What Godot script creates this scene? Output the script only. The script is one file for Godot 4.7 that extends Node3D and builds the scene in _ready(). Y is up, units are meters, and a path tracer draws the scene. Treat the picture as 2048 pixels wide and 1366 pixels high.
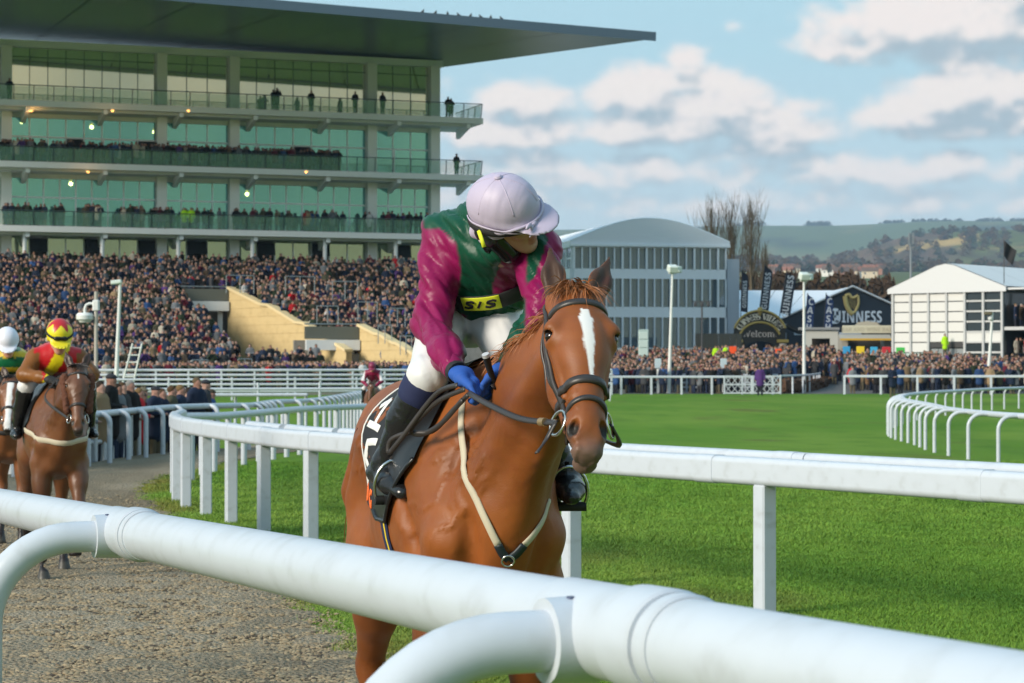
extends Node3D
# A racecourse on a bright winter afternoon: a chestnut horse and rider come back along the sand walkway past white running rails.
# Units are metres. The camera stands at the origin, EYE above the lawn, and looks along -z.

const EYE := 1.8
const FPX := 4400.0
const HORIZON := 730.0
const TO_SUN := Vector3(-0.72, 0.42, 0.55)

var M := {}
var used := {}
var rng := RandomNumberGenerator.new()
var noise_a := FastNoiseLite.new()
var noise_b := FastNoiseLite.new()
var noise_f := FastNoiseLite.new()

# ---------------------------------------------------------------- places
func at(x: float, y: float, d: float) -> Vector3:
	return Vector3((x - 1024.0) * d / FPX, EYE + (HORIZON - y) * d / FPX, -d)

const RAIL_X := [[27.0, -8.9], [35.0, -8.15], [40.4, -7.61], [45.5, -7.12], [47.6, -6.5], [49.5, -6.1], [58.0, -6.0]]

func dip(x: float, z: float) -> float:
	var e := ((x + 3.0) / 16.0) * ((x + 3.0) / 16.0) + ((z + 68.0) / 17.0) * ((z + 68.0) / 17.0)
	var back := 0.0
	if x < -5.5 and z < -32.0 and z > -58.0:
		var fx := pick(RAIL_X, -z)
		back = smoothstep(fx - 0.2, fx - 0.8, x) * smoothstep(-32.0, -37.0, z) * smoothstep(-58.0, -51.0, z)
	return -0.5 * exp(-e * 1.4) - 0.42 * back

func gp(x: float, d: float, h := 0.0) -> Vector3:
	return Vector3(x, dip(x, -d) + h, -d)

# ---------------------------------------------------------------- nodes
func numbered(called: String) -> String:
	if not used.has(called):
		used[called] = 0
		return called
	used[called] += 1
	return "%s_%03d" % [called, used[called]]

func tag(o: Node, label := "", category := "", group := "", kind := "") -> Node:
	if label: o.set_meta("label", label)
	if category: o.set_meta("category", category)
	if group: o.set_meta("group", group)
	if kind: o.set_meta("kind", kind)
	return o

func thing(called: String, label: String, category: String, where := Vector3.ZERO, turn := 0.0, group := "") -> Node3D:
	var o := Node3D.new()
	o.name = numbered(called)
	add_child(o)
	o.position = where
	o.rotation.y = turn
	tag(o, label, category, group)
	return o

func part(called: String, mesh: Mesh, m: Material, parent: Node, where := Vector3.ZERO) -> MeshInstance3D:
	var o := MeshInstance3D.new()
	o.mesh = mesh
	if m: o.material_override = m
	o.position = where
	if parent == self:
		o.name = numbered(called)
		add_child(o)
	else:
		o.name = called
		parent.add_child(o, true)
	return o

func copy_of(o: Node3D, where: Vector3, turn := 0.0, label := "") -> Node3D:
	var c: Node3D = o.duplicate()
	var base: String = String(o.name)
	var cut := base.length()
	if cut > 4 and base[cut - 4] == "_" and base.substr(cut - 3).is_valid_int(): base = base.substr(0, cut - 4)
	c.name = numbered(base)
	add_child(c)
	c.position = where
	c.rotation.y = turn
	if label: c.set_meta("label", label)
	return c

# ---------------------------------------------------------------- materials
func lin(r: float, g: float, b: float, a := 1.0) -> Color:
	var c := Color(r, g, b, a).linear_to_srgb()
	c.a = a
	return c

func mat(key: String, c: Color, rough := 0.7, metal := 0.0, spec := 0.5) -> StandardMaterial3D:
	if M.has(key): return M[key]
	var m := StandardMaterial3D.new()
	m.resource_name = key
	m.albedo_color = c
	m.roughness = rough
	m.metallic = metal
	m.metallic_specular = spec
	M[key] = m
	return m

func vmat(key: String, rough := 0.7, spec := 0.5) -> StandardMaterial3D:
	var m := mat(key, Color.WHITE, rough, 0.0, spec)
	m.vertex_color_use_as_albedo = true
	return m

func noise_tex(sd: int, freq: float, size := 256, as_normal := 0.0, octaves := 4, ridged := false) -> ImageTexture:
	var n := FastNoiseLite.new()
	n.seed = sd
	n.frequency = freq
	n.noise_type = FastNoiseLite.TYPE_SIMPLEX_SMOOTH
	n.fractal_octaves = octaves
	if ridged: n.fractal_type = FastNoiseLite.FRACTAL_RIDGED
	var im := n.get_seamless_image(size, size)
	if as_normal > 0.0:
		im.convert(Image.FORMAT_RGBA8)
		im.bump_map_to_normal_map(as_normal)
	return ImageTexture.create_from_image(im)

func ramp_tex(sd: int, freq: float, size: int, cols: Array, octaves := 4) -> ImageTexture:
	# a colour for each level of a seamless noise; colours are linear triples
	var n := FastNoiseLite.new()
	n.seed = sd
	n.frequency = freq
	n.noise_type = FastNoiseLite.TYPE_SIMPLEX_SMOOTH
	n.fractal_octaves = octaves
	var im := n.get_seamless_image(size, size)
	im.convert(Image.FORMAT_L8)
	var src := im.get_data()
	var table := PackedByteArray()
	for i in 256:
		var f := i / 255.0 * (cols.size() - 1)
		var k := mini(int(f), cols.size() - 2)
		var a: Vector3 = cols[k]
		var b: Vector3 = cols[k + 1]
		var v := a.lerp(b, f - k)
		var c := Color(v.x, v.y, v.z).linear_to_srgb()
		table.append_array(PackedByteArray([int(c.r * 255), int(c.g * 255), int(c.b * 255)]))
	var out := PackedByteArray()
	out.resize(size * size * 3)
	for i in size * size:
		var s := src[i] * 3
		out[i * 3] = table[s]
		out[i * 3 + 1] = table[s + 1]
		out[i * 3 + 2] = table[s + 2]
	return ImageTexture.create_from_image(Image.create_from_data(size, size, false, Image.FORMAT_RGB8, out))

func triplanar(m: StandardMaterial3D, scale: float, in_world := true) -> StandardMaterial3D:
	m.uv1_triplanar = true
	m.uv1_world_triplanar = in_world
	m.uv1_scale = Vector3.ONE * scale
	return m

# ---------------------------------------------------------------- shapes
func new_st() -> SurfaceTool:
	var st := SurfaceTool.new()
	st.begin(Mesh.PRIMITIVE_TRIANGLES)
	return st

func quad(st: SurfaceTool, a: Vector3, b: Vector3, c: Vector3, d: Vector3) -> void:
	# corners counter-clockwise as seen from the front
	var n := (b - a).cross(c - a).normalized()
	for p: Vector3 in [a, c, b, a, d, c]:
		st.set_normal(n)
		st.set_uv(Vector2.ZERO)
		st.add_vertex(p)

func box_to(st: SurfaceTool, t: Transform3D, s: Vector3) -> void:
	# a box of size s with its centre at the origin of t
	var h := s * 0.5
	var p := []
	for i in 8:
		p.append(t * Vector3(h.x if i & 1 else -h.x, h.y if i & 2 else -h.y, h.z if i & 4 else -h.z))
	for f in [[4, 5, 7, 6], [1, 0, 2, 3], [5, 1, 3, 7], [0, 4, 6, 2], [6, 7, 3, 2], [0, 1, 5, 4]]:
		quad(st, p[f[0]], p[f[1]], p[f[2]], p[f[3]])

func box(s: Vector3) -> Mesh:
	var st := new_st()
	box_to(st, Transform3D.IDENTITY, s)
	return st.commit()

func soft_box(s: Vector3, r: float) -> Mesh:
	# a box whose twelve edges are cut by a small chamfer
	var st := new_st()
	var h := s * 0.5
	var i := h - Vector3.ONE * r
	for ax in 3:
		for sg: float in [-1.0, 1.0]:
			var u := (ax + 1) % 3
			var w := (ax + 2) % 3
			var p := []
			for q in [[-1, -1], [1, -1], [1, 1], [-1, 1]]:
				var v := Vector3.ZERO
				v[ax] = h[ax] * sg
				v[u] = i[u] * q[0]
				v[w] = i[w] * q[1]
				p.append(v)
			if sg < 0: p.reverse()
			quad(st, p[0], p[1], p[2], p[3])
	for ax in 3:
		var u := (ax + 1) % 3
		var w := (ax + 2) % 3
		for su: float in [-1.0, 1.0]:
			for sw: float in [-1.0, 1.0]:
				var a := Vector3.ZERO
				var b := Vector3.ZERO
				a[u] = h[u] * su; a[w] = i[w] * sw
				b[u] = i[u] * su; b[w] = h[w] * sw
				var p := [a, a, b, b]
				p[0][ax] = -i[ax]; p[1][ax] = i[ax]; p[2][ax] = i[ax]; p[3][ax] = -i[ax]
				if su * sw > 0: p.reverse()
				quad(st, p[0], p[1], p[2], p[3])
	for k in 8:
		var sx := 1.0 if k & 1 else -1.0
		var sy := 1.0 if k & 2 else -1.0
		var sz := 1.0 if k & 4 else -1.0
		var a := Vector3(h.x * sx, i.y * sy, i.z * sz)
		var b := Vector3(i.x * sx, h.y * sy, i.z * sz)
		var c := Vector3(i.x * sx, i.y * sy, h.z * sz)
		var n := (b - a).cross(c - a).normalized()
		var out := Vector3(sx, sy, sz).normalized()
		var tri := [a, c, b] if n.dot(out) > 0 else [a, b, c]
		for p: Vector3 in tri:
			st.set_normal(out)
			st.set_uv(Vector2.ZERO)
			st.add_vertex(p)
	return st.commit()

func frames(pts: Array, up := Vector3.UP) -> Array:
	# a frame of axes at each point of a path: x across, y away from up's plane, z along
	var out := []
	var last := up
	for i in pts.size():
		var f: Vector3 = (pts[mini(i + 1, pts.size() - 1)] - pts[maxi(i - 1, 0)]).normalized()
		var x := last.cross(f)
		if x.length() < 0.05: x = Vector3.RIGHT.cross(f) if absf(f.x) < 0.9 else Vector3.BACK.cross(f)
		x = x.normalized()
		var y := f.cross(x).normalized()
		out.append(Transform3D(Basis(x, y, f), pts[i]))
		if up == Vector3.ZERO: last = y
	return out

func sweep_to(st: SurfaceTool, pts: Array, profile: Array, up := Vector3.UP, caps := true, scales := [], closed_path := false, hard := false) -> void:
	# profile: Vector2 points counter-clockwise; each ring is the profile in its frame
	var fr := frames(pts, up)
	if closed_path:
		for i in pts.size():
			var f: Vector3 = (pts[(i + 1) % pts.size()] - pts[(i - 1 + pts.size()) % pts.size()]).normalized()
			var x := up.cross(f).normalized()
			fr[i] = Transform3D(Basis(x, f.cross(x), f), pts[i])
	var n := profile.size()
	var rings := []
	for i in pts.size():
		var ring := []
		var s: float = scales[i] if scales.size() > i else 1.0
		for q: Vector2 in profile:
			ring.append(fr[i] * Vector3(q.x * s, q.y * s, 0))
		rings.append(ring)
	var count := pts.size() if closed_path else pts.size() - 1
	for i in count:
		var a: Array = rings[i]
		var b: Array = rings[(i + 1) % pts.size()]
		for j in n:
			var k := (j + 1) % n
			if hard:
				quad(st, a[j], a[k], b[k], b[j])
			else:
				var q := [a[j], a[k], b[k], b[j]]
				var tn := []
				for e in [[j, fr[i]], [k, fr[i]], [k, fr[(i + 1) % pts.size()]], [j, fr[(i + 1) % pts.size()]]]:
					var pr: Vector2 = profile[(e[0] + 1) % n] - profile[(e[0] - 1 + n) % n]
					tn.append((e[1].basis * Vector3(pr.y, -pr.x, 0)).normalized())
				for o in [0, 2, 1, 0, 3, 2]:
					st.set_normal(tn[o])
					st.set_uv(Vector2(float(j) / n, float(i)))
					st.add_vertex(q[o])
	if caps and not closed_path:
		for e in [0, pts.size() - 1]:
			var ring: Array = rings[e]
			var nn: Vector3 = fr[e].basis.z * (-1.0 if e == 0 else 1.0)
			for j in range(1, n - 1):
				var tri := [ring[0], ring[j], ring[j + 1]] if e == 0 else [ring[0], ring[j + 1], ring[j]]
				for p: Vector3 in tri:
					st.set_normal(nn)
					st.set_uv(Vector2.ZERO)
					st.add_vertex(p)

func circle(r: float, n := 10, sx := 1.0, sy := 1.0) -> Array:
	var out := []
	for i in n:
		var a := TAU * i / n
		out.append(Vector2(cos(a) * r * sx, sin(a) * r * sy))
	return out

func tube_to(st: SurfaceTool, pts: Array, r: float, n := 10, up := Vector3.UP, scales := []) -> void:
	sweep_to(st, pts, circle(r, n), up, true, scales)

func tube(pts: Array, r: float, n := 10, up := Vector3.UP, scales := []) -> Mesh:
	var st := new_st()
	tube_to(st, pts, r, n, up, scales)
	return st.commit()

func lathe_to(st: SurfaceTool, outline: Array, n := 20, t := Transform3D.IDENTITY) -> void:
	# outline: Vector2(radius, height) from bottom to top
	for j in outline.size() - 1:
		var a: Vector2 = outline[j]
		var b: Vector2 = outline[j + 1]
		var na := Vector2(b.y - a.y, a.x - b.x).normalized()
		for i in n:
			var u := TAU * i / n
			var v := TAU * (i + 1) / n
			var cu := Vector3(cos(u), 0, sin(u))
			var cv := Vector3(cos(v), 0, sin(v))
			var p := [cu * a.x + Vector3.UP * a.y, cu * b.x + Vector3.UP * b.y, cv * b.x + Vector3.UP * b.y, cv * a.x + Vector3.UP * a.y]
			var q := [cu * na.x + Vector3.UP * na.y, cu * na.x + Vector3.UP * na.y, cv * na.x + Vector3.UP * na.y, cv * na.x + Vector3.UP * na.y]
			for o in [0, 2, 1, 0, 3, 2]:
				st.set_normal((t.basis * q[o]).normalized())
				st.set_uv(Vector2.ZERO)
				st.add_vertex(t * p[o])

func lathe(outline: Array, n := 20) -> Mesh:
	var st := new_st()
	lathe_to(st, outline, n)
	return st.commit()

func prism_to(st: SurfaceTool, poly: Array, t: Transform3D, depth: float) -> void:
	# poly: Vector2 outline in t's xy plane, drawn out from z = 0 to z = -depth
	var pk := PackedVector2Array(poly)
	if Geometry2D.is_polygon_clockwise(pk): pk.reverse()
	var tri := Geometry2D.triangulate_polygon(pk)
	for s in [0.0, -depth]:
		var n := t.basis.z.normalized() * (1.0 if s == 0.0 else -1.0)
		for i in range(0, tri.size(), 3):
			var a := t * Vector3(pk[tri[i]].x, pk[tri[i]].y, s)
			var b := t * Vector3(pk[tri[i + 1]].x, pk[tri[i + 1]].y, s)
			var c := t * Vector3(pk[tri[i + 2]].x, pk[tri[i + 2]].y, s)
			if (b - a).cross(c - a).dot(n) > 0:
				var o := b
				b = c
				c = o
			for p: Vector3 in [a, b, c]:
				st.set_normal(n)
				st.set_uv(Vector2.ZERO)
				st.add_vertex(p)
	for i in pk.size():
		var k := (i + 1) % pk.size()
		quad(st, t * Vector3(pk[i].x, pk[i].y, -depth), t * Vector3(pk[k].x, pk[k].y, -depth), t * Vector3(pk[k].x, pk[k].y, 0), t * Vector3(pk[i].x, pk[i].y, 0))

func prism(poly: Array, depth: float, t := Transform3D.IDENTITY) -> Mesh:
	var st := new_st()
	prism_to(st, poly, t, depth)
	return st.commit()

func curve(pts: Array, n: int) -> Array:
	# a smooth line through the points, n steps for each stretch
	var out := []
	for i in pts.size() - 1:
		var p0: Vector3 = pts[maxi(i - 1, 0)]
		var p1: Vector3 = pts[i]
		var p2: Vector3 = pts[i + 1]
		var p3: Vector3 = pts[mini(i + 2, pts.size() - 1)]
		for k in n:
			out.append(p1.cubic_interpolate(p2, p0, p3, float(k) / n))
	out.append(pts[-1])
	return out

func even(pts: Array, gap: float) -> Array:
	# points at equal distances along a line
	var out := [pts[0]]
	var rest := gap
	for i in pts.size() - 1:
		var a: Vector3 = pts[i]
		var b: Vector3 = pts[i + 1]
		var l := a.distance_to(b)
		var s := 0.0
		while l - s >= rest:
			s += rest
			out.append(a.lerp(b, s / l))
			rest = gap
		rest -= l - s
	return out

func text_mesh(s: String, height: float, depth := 0.01, font := "Droid Sans", bold := false) -> TextMesh:
	var t := TextMesh.new()
	var f := SystemFont.new()
	f.font_names = PackedStringArray([font])
	if bold: f.font_weight = 700
	t.font = f
	t.text = s
	t.font_size = 64
	t.pixel_size = height / 46.0
	t.depth = depth
	return t

# ---------------------------------------------------------------- smooth bodies: a field of joined tapered bones, meshed as surface nets
class Field:
	var inv: Array[Transform3D] = []
	var ln := PackedFloat32Array()
	var il := PackedFloat32Array()
	var r0 := PackedFloat32Array()
	var dr := PackedFloat32Array()
	var sc := PackedFloat32Array()
	var kk := PackedFloat32Array()
	var op := PackedInt32Array()
	var lo := Vector3.ONE * 1e6
	var hi := -Vector3.ONE * 1e6
	var to := Transform3D.IDENTITY

	func copy() -> Field:
		var f := Field.new()
		f.inv = inv.duplicate()
		f.ln = ln.duplicate()
		f.il = il.duplicate()
		f.r0 = r0.duplicate()
		f.dr = dr.duplicate()
		f.sc = sc.duplicate()
		f.kk = kk.duplicate()
		f.op = op.duplicate()
		f.lo = lo
		f.hi = hi
		return f

	func bone(a: Vector3, b: Vector3, ra: float, rb: float, k := 0.05, sx := 1.0, sy := 1.0, side := Vector3.RIGHT, cut := false) -> void:
		a = to * a
		b = to * b
		side = to.basis * side
		var u := b - a
		var l := u.length()
		u = u / l if l > 1e-6 else (to.basis * Vector3.FORWARD).normalized()
		var v := side - u * side.dot(u)
		v = v.normalized() if v.length() > 1e-3 else u.cross(Vector3(0.3, 0.8, 0.5)).normalized()
		var w := u.cross(v)
		inv.append(Transform3D(Basis(u, v * sx, w * sy), a).affine_inverse())
		ln.append(l)
		il.append(1.0 / maxf(l, 1e-6))
		r0.append(ra)
		dr.append(rb - ra)
		sc.append(minf(1.0, minf(sx, sy)))
		kk.append(k)
		op.append(1 if cut else 0)
		if not cut:
			var r := maxf(ra, rb) * maxf(1.0, maxf(sx, sy)) + 0.02
			lo = lo.min(a.min(b) - Vector3.ONE * r)
			hi = hi.max(a.max(b) + Vector3.ONE * r)

	func both(a: Vector3, b: Vector3, ra: float, rb: float, k := 0.05, sx := 1.0, sy := 1.0, side := Vector3.RIGHT, cut := false) -> void:
		bone(a, b, ra, rb, k, sx, sy, side, cut)
		var m := Vector3(-1, 1, 1)
		bone(a * m, b * m, ra, rb, k, sx, sy, side * m, cut)

	func ball(c: Vector3, r: Vector3, k := 0.05, cut := false, turn := Basis.IDENTITY) -> void:
		# an ellipsoid with radii r along the axes of turn
		var t := to * Transform3D(turn * Basis(Vector3(r.x, 0, 0), Vector3(0, r.y, 0), Vector3(0, 0, r.z)), c)
		inv.append(t.affine_inverse())
		ln.append(0.0)
		il.append(1.0)
		r0.append(1.0)
		dr.append(0.0)
		sc.append(minf(r.x, minf(r.y, r.z)))
		kk.append(k)
		op.append(1 if cut else 0)
		if not cut:
			var q := maxf(r.x, maxf(r.y, r.z)) + 0.02
			lo = lo.min(t.origin - Vector3.ONE * q)
			hi = hi.max(t.origin + Vector3.ONE * q)

	func balls(c: Vector3, r: Vector3, k := 0.05, cut := false, turn := Basis.IDENTITY) -> void:
		ball(c, r, k, cut, turn)
		var t2 := Basis(turn.x * Vector3(1, -1, -1), turn.y * Vector3(-1, 1, 1), turn.z * Vector3(-1, 1, 1))
		ball(c * Vector3(-1, 1, 1), r, k, cut, t2)

	func slab(bx: int, g: Dictionary) -> void:
		# one slice of the grid: blocks of 16 cells, each split into 4 x 4 x 4 smaller ones of 4 cells
		var cell: float = g.cell
		var glo: Vector3 = g.lo
		var nb: Vector3 = g.nb
		var clip: Plane = g.clip
		var use_clip: bool = g.use_clip
		var n := 4
		var m := n + 1
		var bs := cell * 16.0
		var ss := cell * 4.0
		var hd := bs * 0.8660254 + cell * 1.8
		var hs := ss * 0.8660254 + cell * 1.8
		var np := inv.size()
		var verts := PackedVector3Array()
		var norms := PackedVector3Array()
		var keys := PackedInt64Array()
		var edge_key := PackedInt64Array()
		var edge_axis := PackedInt32Array()
		var vals := PackedFloat32Array()
		vals.resize(m * m * m)
		for by in int(nb.y):
			for bz in int(nb.z):
				var o16 := glo + Vector3(bx, by, bz) * bs
				var c := o16 + Vector3.ONE * bs * 0.5
				if use_clip and clip.distance_to(c) < -hd: continue
				var big := PackedInt32Array()
				var d := 1e3
				for i in np:
					var p := inv[i] * c
					var t := clampf(p.x * il[i], 0.0, 1.0)
					p.x -= t * ln[i]
					var e := (p.length() - r0[i] - dr[i] * t) * sc[i]
					var k := kk[i]
					if e < hd + k:
						big.append(i)
						if op[i] == 0:
							var h := maxf(k - absf(d - e), 0.0) / k
							d = minf(d, e) - h * h * k * 0.25
						else:
							var h := maxf(k - absf(d + e), 0.0) / k
							d = maxf(d, -e) + h * h * k * 0.25
				if big.is_empty() or absf(d) > hd: continue
				for sub in 64:
					var sx := sub & 3
					var sy := (sub >> 2) & 3
					var sz := sub >> 4
					var o := o16 + Vector3(sx, sy, sz) * ss
					c = o + Vector3.ONE * ss * 0.5
					if use_clip and clip.distance_to(c) < -hs: continue
					var ids := PackedInt32Array()
					d = 1e3
					for i in big:
						var p := inv[i] * c
						var t := clampf(p.x * il[i], 0.0, 1.0)
						p.x -= t * ln[i]
						var e := (p.length() - r0[i] - dr[i] * t) * sc[i]
						var k := kk[i]
						if e < hs + k:
							ids.append(i)
							if op[i] == 0:
								var h := maxf(k - absf(d - e), 0.0) / k
								d = minf(d, e) - h * h * k * 0.25
							else:
								var h := maxf(k - absf(d + e), 0.0) / k
								d = maxf(d, -e) + h * h * k * 0.25
					if ids.is_empty() or absf(d) > hs: continue
					var q := 0
					var any_in := false
					var any_out := false
					for z in m:
						for y in m:
							var pp := o + Vector3(0, y, z) * cell
							for x in m:
								d = 1e3
								for i in ids:
									var p := inv[i] * pp
									var t := clampf(p.x * il[i], 0.0, 1.0)
									p.x -= t * ln[i]
									var e := (p.length() - r0[i] - dr[i] * t) * sc[i]
									var k := kk[i]
									if op[i] == 0:
										var h := maxf(k - absf(d - e), 0.0) / k
										d = minf(d, e) - h * h * k * 0.25
									else:
										var h := maxf(k - absf(d + e), 0.0) / k
										d = maxf(d, -e) + h * h * k * 0.25
								vals[q] = d
								q += 1
								if d < 0.0: any_in = true
								else: any_out = true
								pp.x += cell
					if not (any_in and any_out): continue
					var kx := bx * 16 + sx * 4 + 1
					var ky := by * 16 + sy * 4 + 1
					var kz := bz * 16 + sz * 4 + 1
					for z in n:
						for y in n:
							for x in n:
								q = x + y * m + z * m * m
								var v0 := vals[q]
								var v1 := vals[q + 1]
								var v2 := vals[q + m]
								var v3 := vals[q + m + 1]
								var v4 := vals[q + m * m]
								var v5 := vals[q + m * m + 1]
								var v6 := vals[q + m * m + m]
								var v7 := vals[q + m * m + m + 1]
								var s0 := v0 < 0.0
								if s0 == (v1 < 0.0) and s0 == (v2 < 0.0) and s0 == (v3 < 0.0) and s0 == (v4 < 0.0) and s0 == (v5 < 0.0) and s0 == (v6 < 0.0) and s0 == (v7 < 0.0): continue
								var sum := Vector3.ZERO
								var cnt := 0
								if s0 != (v1 < 0.0): sum += Vector3(v0 / (v0 - v1), 0, 0); cnt += 1
								if (v2 < 0.0) != (v3 < 0.0): sum += Vector3(v2 / (v2 - v3), 1, 0); cnt += 1
								if (v4 < 0.0) != (v5 < 0.0): sum += Vector3(v4 / (v4 - v5), 0, 1); cnt += 1
								if (v6 < 0.0) != (v7 < 0.0): sum += Vector3(v6 / (v6 - v7), 1, 1); cnt += 1
								if s0 != (v2 < 0.0): sum += Vector3(0, v0 / (v0 - v2), 0); cnt += 1
								if (v1 < 0.0) != (v3 < 0.0): sum += Vector3(1, v1 / (v1 - v3), 0); cnt += 1
								if (v4 < 0.0) != (v6 < 0.0): sum += Vector3(0, v4 / (v4 - v6), 1); cnt += 1
								if (v5 < 0.0) != (v7 < 0.0): sum += Vector3(1, v5 / (v5 - v7), 1); cnt += 1
								if s0 != (v4 < 0.0): sum += Vector3(0, 0, v0 / (v0 - v4)); cnt += 1
								if (v1 < 0.0) != (v5 < 0.0): sum += Vector3(1, 0, v1 / (v1 - v5)); cnt += 1
								if (v2 < 0.0) != (v6 < 0.0): sum += Vector3(0, 1, v2 / (v2 - v6)); cnt += 1
								if (v3 < 0.0) != (v7 < 0.0): sum += Vector3(1, 1, v3 / (v3 - v7)); cnt += 1
								var pos := o + (Vector3(x, y, z) + sum / cnt) * cell
								if use_clip and clip.distance_to(pos) < 0.0: continue
								var key: int = (kx + x) + (ky + y) * 8192 + (kz + z) * 67108864
								keys.append(key)
								verts.append(pos)
								norms.append(Vector3(v1 + v3 + v5 + v7 - v0 - v2 - v4 - v6, v2 + v3 + v6 + v7 - v0 - v1 - v4 - v5, v4 + v5 + v6 + v7 - v0 - v1 - v2 - v3).normalized())
								if s0 != (v1 < 0.0): edge_key.append(key); edge_axis.append(0 if s0 else 1)
								if s0 != (v2 < 0.0): edge_key.append(key); edge_axis.append(2 if s0 else 3)
								if s0 != (v4 < 0.0): edge_key.append(key); edge_axis.append(4 if s0 else 5)
		g.done[bx] = [verts, norms, keys, edge_key, edge_axis]

	func net(cell: float, out: Dictionary, clip := Plane(), use_clip := false, limit_lo := -Vector3.ONE * 1e6, limit_hi := Vector3.ONE * 1e6) -> void:
		var glo := lo.max(limit_lo) - Vector3.ONE * cell * 2
		var ghi := hi.min(limit_hi) + Vector3.ONE * cell * 2
		var nb := ((ghi - glo) / (cell * 16.0)).ceil()
		var done := []
		done.resize(int(nb.x))
		var g := {"cell": cell, "lo": glo, "nb": nb, "clip": clip, "use_clip": use_clip, "done": done}
		var id := WorkerThreadPool.add_group_task(slab.bind(g), int(nb.x))
		WorkerThreadPool.wait_for_group_task_completion(id)
		var verts: PackedVector3Array = out.verts
		var norms: PackedVector3Array = out.norms
		var index: PackedInt32Array = out.index
		var cells := {}
		for r in done:
			var base := verts.size()
			var keys: PackedInt64Array = r[2]
			for i in keys.size(): cells[keys[i]] = base + i
			verts.append_array(r[0])
			norms.append_array(r[1])
		var du := [8192, 8192, 67108864, 67108864, 1, 1]
		var dw := [67108864, 67108864, 1, 1, 8192, 8192]
		for r in done:
			var edge_key: PackedInt64Array = r[3]
			var edge_axis: PackedInt32Array = r[4]
			for i in edge_key.size():
				var key := edge_key[i]
				var a := edge_axis[i]
				var k1: int = key - du[a]
				var k2: int = key - dw[a]
				var k3: int = k1 - dw[a]
				if not (cells.has(k1) and cells.has(k2) and cells.has(k3)): continue
				var i0: int = cells[key]
				var i1: int = cells[k1]
				var i2: int = cells[k3]
				var i3: int = cells[k2]
				if a & 1:
					index.append_array(PackedInt32Array([i0, i1, i2, i0, i2, i3]))
				else:
					index.append_array(PackedInt32Array([i0, i2, i1, i0, i3, i2]))
		out.verts = verts
		out.norms = norms
		out.index = index

func raw() -> Dictionary:
	return {"verts": PackedVector3Array(), "norms": PackedVector3Array(), "index": PackedInt32Array()}

func skin(o: Dictionary, paint = null, push = null, from := Vector3.ZERO) -> ArrayMesh:
	# the net as a mesh: paint gives each point its colour, push moves it along its normal
	var verts: PackedVector3Array = o.verts
	var norms: PackedVector3Array = o.norms
	var index: PackedInt32Array = o.index
	var count := verts.size()
	var lots := int(ceil(count / 2000.0))
	if push != null:
		var moved := []
		moved.resize(lots)
		var shift := func(lot: int) -> void:
			var out := PackedFloat32Array()
			for i in range(lot * 2000, mini(count, lot * 2000 + 2000)): out.append(float(push.call(verts[i], norms[i])))
			moved[lot] = out
		WorkerThreadPool.wait_for_group_task_completion(WorkerThreadPool.add_group_task(shift, lots))
		for lot in lots:
			var out: PackedFloat32Array = moved[lot]
			for i in out.size(): verts[lot * 2000 + i] += norms[lot * 2000 + i] * out[i]
		var acc := PackedVector3Array()
		acc.resize(count)
		for i in range(0, index.size(), 3):
			var a := index[i]
			var b := index[i + 1]
			var c := index[i + 2]
			var fn := (verts[c] - verts[a]).cross(verts[b] - verts[a])
			acc[a] += fn
			acc[b] += fn
			acc[c] += fn
		for i in count:
			var fn := acc[i].normalized()
			norms[i] = fn if fn.dot(norms[i]) > 0.0 else (norms[i] if fn.length() < 0.5 else -fn)
	var ar := []
	ar.resize(Mesh.ARRAY_MAX)
	if paint != null:
		var painted := []
		painted.resize(lots)
		var dye := func(lot: int) -> void:
			var out := PackedColorArray()
			for i in range(lot * 2000, mini(count, lot * 2000 + 2000)): out.append(paint.call(verts[i], norms[i]))
			painted[lot] = out
		WorkerThreadPool.wait_for_group_task_completion(WorkerThreadPool.add_group_task(dye, lots))
		var cols := PackedColorArray()
		for lot in painted: cols.append_array(lot)
		ar[Mesh.ARRAY_COLOR] = cols
	if from != Vector3.ZERO:
		for i in count: verts[i] -= from
	ar[Mesh.ARRAY_VERTEX] = verts
	ar[Mesh.ARRAY_NORMAL] = norms
	ar[Mesh.ARRAY_INDEX] = index
	var mesh := ArrayMesh.new()
	mesh.add_surface_from_arrays(Mesh.PRIMITIVE_TRIANGLES, ar)
	return mesh

# ---------------------------------------------------------------- camera, sky, sun
func set_camera() -> void:
	var cam := Camera3D.new()
	cam.name = "camera"
	add_child(cam)
	cam.position = Vector3(0, EYE, 0)
	cam.rotation.x = atan((HORIZON - 683.0) / FPX)
	cam.keep_aspect = Camera3D.KEEP_HEIGHT
	var lens := CameraAttributesPhysical.new()
	lens.frustum_focal_length = LENS
	lens.frustum_focus_distance = 6.9
	lens.exposure_aperture = LENS / 6.0
	lens.frustum_near = 0.1
	lens.frustum_far = 12000.0
	cam.attributes = lens
	cam.fov = rad_to_deg(2.0 * atan(683.0 / FPX))
	cam.near = 0.1
	cam.far = 12000.0
	cam.current = true

const LENS := 112.7

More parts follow.
